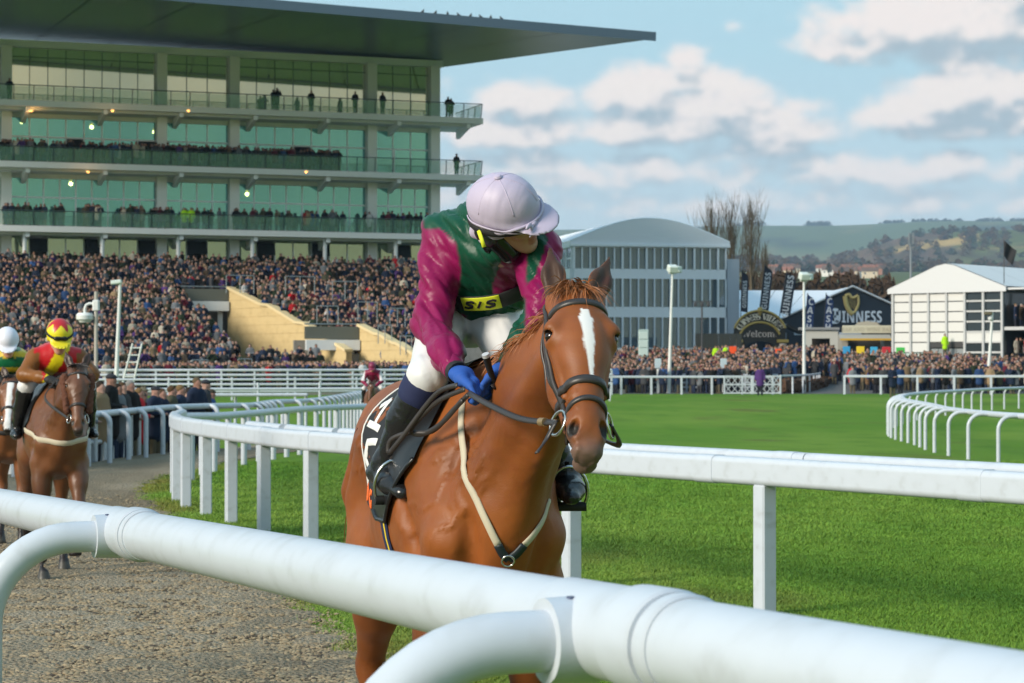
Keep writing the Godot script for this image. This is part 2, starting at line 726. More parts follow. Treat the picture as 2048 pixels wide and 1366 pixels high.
const CLOUDS := [
	[1900, 62, 300, 84, 1.15], [2010, 20, 190, 90, 1.1], [1760, 100, 190, 44, 0.9], [1930, 128, 240, 30, 0.7],
	[1965, 210, 190, 84, 1.15], [1810, 250, 140, 52, 1.05], [2110, 240, 190, 76, 1.0], [1900, 275, 220, 26, 0.8],
	[1275, 200, 135, 72, 1.15], [1420, 210, 140, 78, 1.05], [1335, 262, 280, 46, 1.0], [1540, 262, 170, 50, 0.8],
	[1060, 222, 130, 62, 0.95], [1020, 268, 190, 44, 0.9], [1470, 305, 140, 36, 0.7], [1610, 222, 80, 32, 0.6],
	[1375, 120, 48, 26, 0.6], [1255, 130, 40, 16, 0.45], [1670, 22, 56, 18, 0.5], [1470, 60, 24, 14, 0.4],
	[1400, 350, 560, 40, 0.52], [1850, 350, 380, 40, 0.52], [1600, 410, 620, 34, 0.44], [1080, 340, 220, 40, 0.52], [1010, 405, 260, 30, 0.42],
	[600, 180, 260, 60, 0.9], [150, 120, 240, 70, 0.9], [2380, 120, 200, 70, 0.9], [2700, 220, 300, 70, 0.9], [-300, 220, 300, 70, 0.9],
]

func cloud_mass(x: float, y: float, detail: bool) -> float:
	# how much cloud lies at a place of the sky, given as azimuth and height in the camera's pixel scale
	var n := noise_b.get_noise_2d(x * 0.45, y * 0.75)
	if detail: n += 0.42 * noise_b.get_noise_2d(x * 1.6 + 900.0, y * 2.6)
	var best := -1.0
	if x > -700.0 and x < 3200.0 and y > -60.0:
		for c in CLOUDS:
			var u: float = (x - c[0]) / c[2]
			var v: float = (y - c[1]) / c[3]
			if v > 0.0: v *= 1.35
			best = maxf(best, float(c[4]) * (1.15 - (u * u + v * v)))
		return best + n * 0.90 - 0.08
	var w := noise_b.get_noise_2d(x * 0.12 + 300.0, y * 0.22)
	return w * 1.7 + n * 0.7 - 0.05 - (0.35 if y < -600 else 0.0)

func sky_color(az: float, el: float, detail: bool) -> Color:
	var up := clampf(el / 90.0, 0.0, 1.0)
	var low := Vector3(0.50, 0.575, 0.600)
	var mid := Vector3(0.340, 0.530, 0.610)
	var top := Vector3(0.20, 0.44, 0.66)
	var t := clampf(el / 10.0, 0.0, 1.0)
	var c := low.lerp(mid, t * t * (3.0 - 2.0 * t))
	c = c.lerp(top, smoothstep(0.10, 0.9, up))
	if el < 0.0: c = low.lerp(Vector3(0.30, 0.34, 0.30), clampf(-el / 8.0, 0.0, 1.0))
	elif el > 0.3:
		var x := 1024.0 + az / 360.0 * TAU * FPX
		var y := HORIZON - el / 360.0 * TAU * FPX
		var m := cloud_mass(x, y, detail)
		var a := smoothstep(-0.30, 0.70, m)
		if a > 0.0:
			var toward := cloud_mass(x - 14.0, y - 40.0, detail)
			var lit := clampf(0.52 + (m - toward) * 0.70, 0.0, 1.0)
			var shade := Vector3(0.31, 0.375, 0.415)
			var bright := Vector3(0.76, 0.675, 0.625)
			var cc := shade.lerp(bright, smoothstep(0.10, 0.80, lit))
			cc = cc.lerp(low, clampf(1.0 - el / 5.5, 0.0, 0.6))
			c = c.lerp(cc, a * 0.93)
	return Color(c.x, c.y, c.z).linear_to_srgb()

func set_sky() -> void:
	noise_f.seed = 71
	noise_f.frequency = 0.09
	noise_f.fractal_octaves = 2
	noise_f.fractal_gain = 0.35
	noise_b.seed = 21
	noise_b.frequency = 0.011
	noise_b.fractal_octaves = 5
	noise_b.fractal_gain = 0.55
	var w := 4096
	var h := 2048
	var small := Image.create(512, 256, false, Image.FORMAT_RGB8)
	for j in 256:
		for i in 512:
			small.set_pixel(i, j, sky_color((i + 0.5) / 512.0 * 360.0 - 180.0, 90.0 - (j + 0.5) / 256.0 * 180.0, false))
	small.resize(w, h, Image.INTERPOLATE_CUBIC)
	for j in range(h / 2 - 170, h / 2 + 2):
		for i in range(w / 2 - 260, w / 2 + 260):
			small.set_pixel(i, j, sky_color((i + 0.5) / w * 360.0 - 180.0, 90.0 - (j + 0.5) / h * 180.0, true))
	var pano := PanoramaSkyMaterial.new()
	pano.panorama = ImageTexture.create_from_image(small)
	pano.energy_multiplier = 1.0
	var sky := Sky.new()
	sky.sky_material = pano
	var env := Environment.new()
	env.background_mode = Environment.BG_SKY
	env.sky = sky
	env.sky_rotation = Vector3(0, PI, 0)
	env.background_energy_multiplier = 1.0
	env.tonemap_mode = Environment.TONE_MAPPER_LINEAR
	env.tonemap_exposure = 1.42
	env.sdfgi_enabled = true
	env.ssao_enabled = true
	env.ssil_enabled = true
	env.fog_enabled = true
	env.fog_density = 0.00010
	env.fog_light_color = Color(0.78, 0.89, 1.0)
	var we := WorldEnvironment.new()
	we.name = "world_environment"
	we.environment = env
	add_child(we)

func set_sun() -> void:
	var sun := DirectionalLight3D.new()
	sun.name = "sun"
	add_child(sun)
	sun.look_at_from_position(Vector3.ZERO, -TO_SUN, Vector3.UP)
	sun.light_energy = 1.15
	sun.light_color = Color(1.0, 0.955, 0.885)
	sun.light_angular_distance = 20.0
	sun.shadow_enabled = true

# ---------------------------------------------------------------- ground
func sand_edge(d: float) -> float:
	# where the turf begins, to the right of the walkway
	var k := [[6.0, 0.5], [10.0, 0.1], [12.5, -0.55], [14.0, -0.95], [18.0, -1.95], [22.0, -3.0], [26.0, -4.0], [29.0, -4.75], [31.0, -5.15], [33.0, -5.5], [36.0, -5.6], [40.0, -5.4], [46.0, -4.9], [52.0, -4.0], [60.0, -4.2], [75.0, -5.2]]
	for i in k.size() - 1:
		if d <= k[i + 1][0]:
			return lerpf(k[i][1], k[i + 1][1], clampf((d - k[i][0]) / (k[i + 1][0] - k[i][0]), 0.0, 1.0))
	return k[-1][1]

func sand_left(d: float) -> float:
	var k := [[6.0, -6.0], [30.0, -9.0], [40.0, -8.2], [46.0, -7.3], [52.0, -6.6], [60.0, -6.3], [75.0, -6.6]]
	for i in k.size() - 1:
		if d <= k[i + 1][0]:
			return lerpf(k[i][1], k[i + 1][1], clampf((d - k[i][0]) / (k[i + 1][0] - k[i][0]), 0.0, 1.0))
	return k[-1][1]

func grid_mesh(xs: Array, zs: Array, height: Callable, paint = null) -> ArrayMesh:
	var v := PackedVector3Array()
	var n := PackedVector3Array()
	var c := PackedColorArray()
	var idx := PackedInt32Array()
	for z: float in zs:
		for x: float in xs:
			var y: float = height.call(x, z)
			v.append(Vector3(x, y, z))
			var e := 0.05
			n.append(Vector3(y - height.call(x + e, z), e, y - height.call(x, z + e)).normalized())
			if paint != null: c.append(paint.call(x, y, z))
	var w := xs.size()
	for j in zs.size() - 1:
		for i in w - 1:
			var a := j * w + i
			idx.append_array(PackedInt32Array([a, a + 1, a + w + 1, a, a + w + 1, a + w]))
	var ar := []
	ar.resize(Mesh.ARRAY_MAX)
	ar[Mesh.ARRAY_VERTEX] = v
	ar[Mesh.ARRAY_NORMAL] = n
	if paint != null: ar[Mesh.ARRAY_COLOR] = c
	ar[Mesh.ARRAY_INDEX] = idx
	var m := ArrayMesh.new()
	m.add_surface_from_arrays(Mesh.PRIMITIVE_TRIANGLES, ar)
	return m

func spaced(a: float, b: float, n: int) -> Array:
	var out := []
	for i in n + 1: out.append(lerpf(a, b, float(i) / n))
	return out

func turf_tint(x: float, z: float) -> Color:
	# patches of deeper and yellower turf, worn brown tracks across the course
	var p := noise_a.get_noise_2d(x * 1.1, z * 0.45)
	var q := noise_a.get_noise_2d(x * 7.0 + 50.0, z * 3.0)
	var c := Vector3(0.105, 0.222, 0.028).lerp(Vector3(0.165, 0.270, 0.045), clampf(0.5 + p * 1.1, 0, 1))
	c = c.lerp(Vector3(0.075, 0.165, 0.022), clampf(q * 0.9, 0, 0.6))
	var dirt := clampf(noise_a.get_noise_2d(x * 2.2 + 400.0, z * 0.75 + 90.0) * 2.2 - 0.75, 0.0, 0.55)
	c = c.lerp(Vector3(0.13, 0.115, 0.045), dirt)
	var e := x - sand_edge(-z)
	if -z < 60.0 and e < 0.7: c = c.lerp(Vector3(0.20, 0.17, 0.045), clampf(0.75 - e, 0, 0.6) * clampf(0.5 + q * 2.0, 0, 1))
	return Color(c.x, c.y, c.z)

func make_ground() -> void:
	noise_a.seed = 5
	noise_a.frequency = 0.09
	noise_a.fractal_octaves = 4
	var turf := vmat("turf", 0.95, 0.2)
	turf.albedo_texture = ramp_tex(11, 0.045, 512, [Vector3(0.45, 0.5, 0.4), Vector3(0.95, 0.95, 0.85), Vector3(1, 1, 0.95), Vector3(1, 1, 1)], 5)
	turf.normal_enabled = true
	turf.normal_texture = noise_tex(12, 0.06, 512, 6.0, 5)
	turf.normal_scale = 1.6
	triplanar(turf, 0.55)
	var xs := spaced(-60, -8, 52) + spaced(-7.6, 12, 98) + spaced(13, 60, 47)
	var zs := spaced(-150, -60, 90) + spaced(-59.6, -8, 172) + spaced(-7, 3, 5)
	xs = [-4500.0, -1200.0, -300.0, -120.0] + xs + [120.0, 300.0, 1200.0, 4500.0]
	zs = [-7000.0, -2600.0, -900.0, -400.0, -240.0, -190.0] + zs + [30.0, 120.0, 500.0, 2500.0]
	var g := part("lawn", grid_mesh(xs, zs, func(x, z): return dip(x, z), func(x, _y, z): return turf_tint(x, z)), turf, self)
	tag(g, "green racecourse turf running out to the far rails", "", "", "structure")
	var sand := vmat("sand", 0.95, 0.25)
	sand.albedo_texture = ramp_tex(31, 0.05, 512, [Vector3(0.16, 0.14, 0.12), Vector3(0.7, 0.66, 0.6), Vector3(1, 1, 1), Vector3(1, 0.97, 0.92)], 5)
	sand.normal_enabled = true
	sand.normal_texture = noise_tex(32, 0.05, 512, 9.0, 5)
	sand.normal_scale = 2.0
	triplanar(sand, 0.9)
	var v := PackedVector3Array()
	var n := PackedVector3Array()
	var c := PackedColorArray()
	var idx := PackedInt32Array()
	var rows := []
	var d := 6.0
	while d < 75.0:
		rows.append(d)
		d *= 1.0055 if d < 40.0 else 1.02
	var cols := 90
	for dd: float in rows:
		var l := sand_left(dd)
		var r := sand_edge(dd) + noise_a.get_noise_2d(dd * 9.0, 7.0) * 0.22 + noise_a.get_noise_2d(dd * 40.0, 3.0) * 0.10
		for i in cols + 1:
			var x := lerpf(l, r, pow(float(i) / cols, 0.8))
			var b := noise_a.get_noise_2d(x * 28.0, dd * 22.0) * 0.022 + noise_a.get_noise_2d(x * 6.0, dd * 5.0) * 0.03
			if i == cols: b = -0.006
			v.append(Vector3(x, dip(x, -dd) + 0.016 + maxf(b, -0.010), -dd))
			n.append(Vector3.UP)
			var t := noise_a.get_noise_2d(x * 5.0 + 33.0, dd * 2.0)
			var q := Vector3(0.30, 0.25, 0.178).lerp(Vector3(0.39, 0.333, 0.25), clampf(0.5 + t * 1.3, 0, 1))
			var wet := clampf((noise_a.get_noise_2d(x * 1.6 + 8.0, dd * 0.9) - 0.05) * 2.5, 0, 0.6)
			q = q.lerp(Vector3(0.19, 0.15, 0.10), wet)
			c.append(Color(q.x, q.y, q.z))
	for j in rows.size() - 1:
		for i in cols:
			var a := j * (cols + 1) + i
			idx.append_array(PackedInt32Array([a, a + cols + 2, a + 1, a, a + cols + 1, a + cols + 2]))
	var acc := PackedVector3Array()
	acc.resize(v.size())
	for i in range(0, idx.size(), 3):
		var fn := (v[idx[i + 2]] - v[idx[i]]).cross(v[idx[i + 1]] - v[idx[i]])
		for k in 3: acc[idx[i + k]] += fn
	for i in v.size():
		var fn := acc[i].normalized()
		n[i] = fn if fn.y > 0 else -fn
	var ar := []
	ar.resize(Mesh.ARRAY_MAX)
	ar[Mesh.ARRAY_VERTEX] = v
	ar[Mesh.ARRAY_NORMAL] = n
	ar[Mesh.ARRAY_COLOR] = c
	ar[Mesh.ARRAY_INDEX] = idx
	var m := ArrayMesh.new()
	m.add_surface_from_arrays(Mesh.PRIMITIVE_TRIANGLES, ar)
	tag(part("walkway_path", m, sand, self), "trodden sand and fibre walkway between the rails", "", "", "structure")

# ---------------------------------------------------------------- straps and cloths laid on a field
func value(f: Field, p0: Vector3) -> float:
	var d := 1e3
	for i in f.inv.size():
		var p := f.inv[i] * p0
		var t := clampf(p.x * f.il[i], 0.0, 1.0)
		p.x -= t * f.ln[i]
		var e := (p.length() - f.r0[i] - f.dr[i] * t) * f.sc[i]
		var k := f.kk[i]
		if f.op[i] == 0:
			var h := maxf(k - absf(d - e), 0.0) / k
			d = minf(d, e) - h * h * k * 0.25
		else:
			var h := maxf(k - absf(d + e), 0.0) / k
			d = maxf(d, -e) + h * h * k * 0.25
	return d

func slope(f: Field, p: Vector3) -> Vector3:
	var e := 0.006
	return Vector3(value(f, p + Vector3(e, 0, 0)) - value(f, p - Vector3(e, 0, 0)), value(f, p + Vector3(0, e, 0)) - value(f, p - Vector3(0, e, 0)), value(f, p + Vector3(0, 0, e)) - value(f, p - Vector3(0, 0, e))).normalized()

func onto(f: Field, from: Vector3, dir: Vector3, reach := 0.8, lift := 0.0) -> Vector3:
	# the outermost point of the body along a ray from inside it, lifted off the surface
	var t := reach
	var step := 0.02
	while t > 0.0:
		if value(f, from + dir * t) < lift:
			break
		t -= step
	var a := t
	var b := t + step
	for i in 8:
		var c := (a + b) * 0.5
		if value(f, from + dir * c) < lift: a = c
		else: b = c
	return from + dir * b

func ribbon_to(st: SurfaceTool, pts: Array, outs: Array, width: float, thick: float, closed := false, widths := []) -> void:
	# a flat strap along pts whose face looks along outs
	var n := pts.size()
	var rings := []
	for i in n:
		var f: Vector3 = (pts[(i + 1) % n if closed else mini(i + 1, n - 1)] - pts[(i - 1 + n) % n if closed else maxi(i - 1, 0)]).normalized()
		var up: Vector3 = outs[i]
		var s := f.cross(up).normalized()
		up = s.cross(f).normalized()
		var w: float = (widths[i] if widths.size() > i else width) * 0.5
		var p: Vector3 = pts[i]
		rings.append([p - s * w, p - s * w * 0.86 + up * thick, p + s * w * 0.86 + up * thick, p + s * w, p + s * w - up * thick * 0.2, p - s * w - up * thick * 0.2])
	for i in (n if closed else n - 1):
		var a: Array = rings[i]
		var b: Array = rings[(i + 1) % n]
		for j in 6:
			var k := (j + 1) % 6
			quad(st, a[j], b[j], b[k], a[k])
	if not closed:
		for e in [0, n - 1]:
			var r: Array = rings[e]
			if e == 0:
				quad(st, r[0], r[1], r[2], r[3])
			else:
				quad(st, r[3], r[2], r[1], r[0])

func ribbon(pts: Array, outs: Array, width: float, thick: float, closed := false, widths := []) -> Mesh:
	var st := new_st()
	ribbon_to(st, pts, outs, width, thick, closed, widths)
	st.generate_normals()
	return st.commit()

func laid(f: Field, pts: Array, lift := 0.003, steps := 6) -> Array:
	# a smooth line through the points, dropped or raised onto the body: [points, outward directions]
	var line := curve(pts, steps)
	var p := []
	var o := []
	for q: Vector3 in line:
		for it in 3:
			var v := value(f, q) - lift
			var g := slope(f, q)
			q += g * -clampf(v, -0.05, 0.05)
		p.append(q)
		o.append(slope(f, q))
	return [p, o]

# ---------------------------------------------------------------- horse
func horse_field(k: Dictionary) -> Field:
	# forward +z, up +y; hooves at y = 0
	var f := Field.new()
	f.bone(Vector3(0, 1.255, -0.30), Vector3(0, 1.245, 0.20), 0.320, 0.330, 0.12, 0.80, 1.0)
	f.bone(Vector3(0, 1.25, 0.20), Vector3(0, 1.22, 0.44), 0.325, 0.26, 0.12, 0.66, 1.0)
	f.bone(Vector3(0, 1.17, -0.05), Vector3(0, 1.20, -0.45), 0.265, 0.21, 0.12, 0.82, 1.0)
	f.bone(Vector3(0, 1.49, -0.05), Vector3(0, 1.555, 0.36), 0.09, 0.095, 0.14, 0.75, 1.0)
	f.bone(Vector3(0, 1.40, -0.30), Vector3(0, 1.41, -0.60), 0.235, 0.230, 0.12, 0.92, 1.0)
	f.bone(Vector3(0, 1.40, -0.60), Vector3(0, 1.33, -0.78), 0.205, 0.12, 0.10, 1.0, 1.0)
	f.both(Vector3(0.128, 1.44, -0.40), Vector3(0.126, 1.24, -0.63), 0.118, 0.148, 0.06)
	f.both(Vector3(0.128, 1.22, -0.55), Vector3(0.125, 0.97, -0.55), 0.145, 0.120, 0.05, 0.95)
	f.both(Vector3(0.095, 1.30, -0.74), Vector3(0.115, 0.92, -0.72), 0.110, 0.075, 0.035)
	f.both(Vector3(0.150, 1.12, -0.42), Vector3(0.150, 1.02, -0.40), 0.105, 0.09, 0.06)
	f.balls(Vector3(0.285, 1.25, -0.335), Vector3(0.05, 0.15, 0.07), 0.08, true, Basis(Vector3.RIGHT, 0.5))
	f.both(Vector3(0.092, 1.47, 0.24), Vector3(0.122, 1.15, 0.50), 0.090, 0.102, 0.045)
	f.both(Vector3(0.122, 1.16, 0.51), Vector3(0.125, 1.00, 0.38), 0.100, 0.098, 0.03)
	f.both(Vector3(0.130, 1.30, 0.17), Vector3(0.132, 1.05, 0.31), 0.090, 0.098, 0.04)
	f.both(Vector3(0.066, 1.13, 0.530), Vector3(0.074, 0.98, 0.49), 0.092, 0.080, 0.022)
	f.bone(Vector3(0, 1.02, 0.40), Vector3(0, 0.96, 0.2), 0.13, 0.12, 0.08)
	for s: float in [-1.0, 1.0]:
		var fl: Array = k.front[0] if s < 0 else k.front[1]
		var hl: Array = k.hind[0] if s < 0 else k.hind[1]
		var e := Vector3(0.160 * s, 0.98, 0.40)
		var kn := Vector3(0.145 * s, fl[0].y, fl[0].x)
		var ft := Vector3(0.140 * s, fl[1].y, fl[1].x)
		var ho := Vector3(0.140 * s, fl[2].y, fl[2].x)
		f.bone(e, e.lerp(kn, 0.45), 0.108, 0.083, 0.06, 0.9)
		f.bone(e.lerp(kn, 0.35), kn, 0.078, 0.047, 0.05)
		f.bone(kn + (e - kn) * 0.08, kn + (ft - kn) * 0.1, 0.053, 0.046, 0.03)
		f.bone(kn, ft, 0.037, 0.034, 0.03)
		f.bone(ft + Vector3(0, 0.01, -0.01), ft + Vector3(0, -0.015, -0.008), 0.043, 0.04, 0.02)
		f.bone(ft, ho + Vector3(0, 0.03, -0.01), 0.034, 0.036, 0.02)
		f.bone(ho + Vector3(0, 0.035, -0.008), ho + Vector3(0, -0.035, 0.012), 0.046, 0.062, 0.012)
		f.ball(ho + Vector3(0, -0.125, 0), Vector3(0.3, 0.065, 0.3), 0.01, true)
		var st := Vector3(0.15 * s, 1.02, -0.50)
		var hk := Vector3(0.135 * s, hl[0].y, hl[0].x)
		var hf := Vector3(0.135 * s, hl[1].y, hl[1].x)
		var hh := Vector3(0.135 * s, hl[2].y, hl[2].x)
		f.bone(st, st.lerp(hk, 0.5), 0.145, 0.09, 0.08, 0.85)
		f.bone(st.lerp(hk, 0.4), hk, 0.085, 0.048, 0.05)
		f.bone(hk + Vector3(0, 0.045, -0.045), hk + Vector3(0, -0.03, 0.0), 0.034, 0.05, 0.03)
		f.bone(hk, hf, 0.044, 0.037, 0.03)
		f.bone(hf + Vector3(0, 0.01, -0.01), hf + Vector3(0, -0.015, -0.008), 0.045, 0.042, 0.02)
		f.bone(hf, hh + Vector3(0, 0.03, -0.01), 0.036, 0.038, 0.02)
		f.bone(hh + Vector3(0, 0.035, -0.008), hh + Vector3(0, -0.035, 0.012), 0.046, 0.062, 0.012)
		f.ball(hh + Vector3(0, -0.125, 0), Vector3(0.3, 0.065, 0.3), 0.01, true)
	# neck
	var poll: Vector3 = k.poll
	var nb := Vector3(0, 1.36, 0.40)
	var nm: Vector3 = k.get("mid", nb.lerp(poll, 0.5) + Vector3(0, -0.03, 0.03))
	f.bone(nb, nm, 0.195, 0.145, 0.10, 0.50)
	f.bone(nm, poll + Vector3(0, -0.07, -0.06), 0.155, 0.100, 0.07, 0.54)
	f.bone(Vector3(0, 1.18, 0.50), nm + Vector3(0, -0.10, 0.03), 0.14, 0.085, 0.08, 0.68)
	f.bone(Vector3(0, 1.55, 0.27), nm + Vector3(0, 0.09, -0.06), 0.05, 0.045, 0.10, 0.55)
	for s: float in [-1.0, 1.0]:
		f.bone(Vector3(0.088 * s, 1.24, 0.50), nm + Vector3(0.050 * s, -0.06, 0.05), 0.076, 0.058, 0.035)
		f.bone(nm + Vector3(0.055 * s, -0.06, 0.05), poll + Vector3(0.035 * s, -0.13, -0.05), 0.056, 0.045, 0.04)
	# head: x across, -y down the face, z out of the face
	var h: Transform3D = k.head
	f.to = h
	f.bone(Vector3(0, -0.01, -0.055), Vector3(0, -0.15, -0.035), 0.076, 0.088, 0.05, 1.02)
	f.bone(Vector3(0, -0.10, 0.018), Vector3(0, -0.22, 0.022), 0.055, 0.060, 0.05, 1.15, 0.8)
	f.bone(Vector3(0, -0.20, -0.012), Vector3(0, -0.47, 0.006), 0.080, 0.048, 0.04, 0.74)
	f.bone(Vector3(0, -0.18, 0.022), Vector3(0, -0.47, 0.026), 0.045, 0.032, 0.04, 1.05, 0.75)
	f.both(Vector3(0.046, -0.13, -0.10), Vector3(0.044, -0.25, -0.105), 0.060, 0.062, 0.025, 0.60)
	f.both(Vector3(0.036, -0.24, -0.10), Vector3(0.022, -0.47, -0.055), 0.048, 0.028, 0.035, 0.75)
	f.both(Vector3(0.072, -0.185, 0.0), Vector3(0.056, -0.36, 0.0), 0.014, 0.007, 0.016)
	f.balls(Vector3(0.077, -0.155, 0.012), Vector3(0.030, 0.040, 0.036), 0.022)
	f.both(Vector3(0.060, -0.105, 0.032), Vector3(0.086, -0.140, 0.034), 0.016, 0.017, 0.025)
	f.bone(Vector3(0, -0.46, 0.002), Vector3(0, -0.535, -0.004), 0.052, 0.046, 0.03, 0.86)
	f.balls(Vector3(0.030, -0.500, 0.022), Vector3(0.024, 0.046, 0.028), 0.018)
	f.ball(Vector3(0, -0.560, 0.006), Vector3(0.040, 0.032, 0.034), 0.015)
	f.ball(Vector3(0, -0.553, -0.052), Vector3(0.036, 0.030, 0.030), 0.015)
	f.balls(Vector3(0.086, -0.158, 0.018), Vector3(0.020, 0.0185, 0.024), 0.012, true)
	f.balls(Vector3(0.044, -0.502, 0.040), Vector3(0.012, 0.027, 0.018), 0.010, true, Basis(Vector3(0, 0, 1), 0.35))
	f.bone(Vector3(-0.06, -0.535, -0.030), Vector3(0.06, -0.535, -0.030), 0.0045, 0.0045, 0.008, 1, 1, Vector3.UP, true)
	for s: float in [-1.0, 1.0]:
		var er: Vector3 = k.ears[0 if s < 0 else 1]
		var b0 := Vector3(0.052 * s, 0.035, -0.050)
		var out := er.normalized()
		var fr := Vector3(0.35 * s, 0.0, 1.0)
		fr = (fr - out * fr.dot(out)).normalized()
		var sd := out.cross(fr)
		f.bone(b0, b0 + er * 0.5, 0.030, 0.034, 0.025, 1.0, 0.62, sd)
		f.bone(b0 + er * 0.45, b0 + er, 0.034, 0.004, 0.012, 1.0, 0.55, sd)
		f.bone(b0 + er * 0.22 + fr * 0.021, b0 + er * 0.85 + fr * 0.012, 0.022, 0.007, 0.008, 0.9, 0.6, sd, true)
	f.to = Transform3D.IDENTITY
	return f

func furrowed(f: Field) -> Field:
	# the same body with shallow furrows between the muscles of shoulder, chest and quarters
	var g := f.copy()
	for sg: float in [-1.0, 1.0]:
		for q in [[Vector3(0.22, 1.40, 0.20), Vector3(0.25, 1.26, 0.30), Vector3(0.24, 1.10, 0.40)], [Vector3(0.09, 1.22, 0.62), Vector3(0.11, 1.10, 0.62), Vector3(0.11, 0.98, 0.58)],
				[Vector3(0.25, 1.40, -0.50), Vector3(0.28, 1.20, -0.62), Vector3(0.26, 1.0, -0.66)], [Vector3(0.13, 1.60, 0.62), Vector3(0.15, 1.48, 0.56), Vector3(0.16, 1.36, 0.52)]]:
			var pts := []
			for p: Vector3 in q: pts.append(p * Vector3(sg, 1, 1))
			var l: Array = laid(f, pts, 0.002, 3)[0]
			for i in l.size() - 1:
				var fade := sin(PI * (i + 0.7) / (l.size() + 0.4))
				g.bone(l[i], l[i + 1], 0.006 * fade, 0.006 * fade, 0.05, 1, 1, Vector3.RIGHT, true)
	return g

func coat_paint(k: Dictionary) -> Callable:
	var hi: Transform3D = k.head.affine_inverse()
	var coat: Vector3 = k.coat
	var dark: Vector3 = k.dark
	var points: Vector3 = k.points
	var blaze: Array = k.blaze
	var leg_top: float = k.get("leg_top", 0.0)
	return func(p: Vector3, _n: Vector3) -> Color:
		var w := noise_a.get_noise_3d(p.x * 9.0, p.y * 22.0, p.z * 9.0)
		var w2 := noise_a.get_noise_3d(p.x * 60.0, p.y * 130.0, p.z * 60.0)
		var c := coat.lerp(dark, clampf(0.28 + w * 0.75 + w2 * 0.25, 0.0, 1.0))
		var q: Vector3 = hi * p
		if p.y < leg_top + 0.15: c = c.lerp(points, smoothstep(leg_top + 0.15, leg_top - 0.05, p.y + w * 0.1))
		if p.y < 0.09: c = Vector3(0.045, 0.04, 0.035)
		if q.y < 0.30 and q.y > -0.65 and absf(q.x) < 0.2 and q.z > -0.22 and q.z < 0.3:
			# muzzle, white face marking, ear linings
			var mz := smoothstep(-0.47, -0.56, q.y + w2 * 0.02 + clampf(q.z * 0.9, -0.04, 0.03))
			c = c.lerp(k.muzzle, mz)
			if q.z > -0.02:
				for b in blaze:
					var t: float = clampf((q.y - b[0]) / (b[1] - b[0]), 0.0, 1.0)
					var wd: float = lerpf(b[2], b[3], t) * (1.0 + w2 * 0.35)
					var mid: float = lerpf(b[4], b[5], t)
					if q.y > minf(b[0], b[1]) - 0.01 and q.y < maxf(b[0], b[1]) + 0.01:
						c = c.lerp(Vector3(0.72, 0.70, 0.68), 1.0 - smoothstep(wd * 0.8, wd * 1.12, absf(q.x - mid)))
			if q.y > 0.045 and absf(q.x) > 0.03:
				var ear: Vector3 = k.ears[0 if q.x < 0 else 1]
				var fr := Vector3(0.35 * signf(q.x), 0, 1)
				var out := ear.normalized()
				fr = (fr - out * fr.dot(out)).normalized()
				var r := q - Vector3(0.052 * signf(q.x), 0.035, -0.05)
				var m := smoothstep(0.012, 0.004, r.dot(fr)) if r.dot(fr) > -0.004 else 0.0
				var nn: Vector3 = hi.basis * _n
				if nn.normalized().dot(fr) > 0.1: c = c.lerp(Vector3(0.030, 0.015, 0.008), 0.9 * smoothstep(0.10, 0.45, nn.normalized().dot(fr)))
				c = c.lerp(coat, m * 0.0)
			# bare skin round the eye and in the nostril
			var ex := Vector3(absf(q.x), q.y, q.z)
			c = c.lerp(Vector3(0.05, 0.03, 0.022), 1.0 - smoothstep(0.018, 0.027, ex.distance_to(Vector3(0.088, -0.157, 0.020))))
			c = c.lerp(Vector3(0.022, 0.016, 0.014), 1.0 - smoothstep(0.016, 0.032, ex.distance_to(Vector3(0.043, -0.503, 0.030))))
			c = c.lerp(Vector3(0.03, 0.02, 0.016), 1.0 - smoothstep(0.003, 0.007, Vector2(q.y + 0.535, q.z + 0.03).length()) if absf(q.x) > 0.02 and q.z < 0.0 and q.z > -0.06 else 0.0)
		return Color(c.x, c.y, c.z)

func strand_to(st: SurfaceTool, root: Vector3, dir: Vector3, fall: Vector3, length: float, width: float, segs := 4, curl := 0.0) -> void:
	var p := root
	var v := dir.normalized()
	var last_a := Vector3.ZERO
	var last_b := Vector3.ZERO
	var side := v.cross(Vector3(sin(root.y * 90.0), 0.3, cos(root.z * 70.0))).normalized()
	for i in segs + 1:
		var t := float(i) / segs
		var w := width * (1.0 - t * 0.92) * 0.5
		var a := p - side * w
		var b := p + side * w
		if i > 0:
			quad(st, last_a, last_b, b, a)
		last_a = a
		last_b = b
		v = (v + fall * (0.8 * t + 0.25) + side * curl * sin(t * 5.0 + root.y * 30.0)).normalized()
		p += v * length / segs

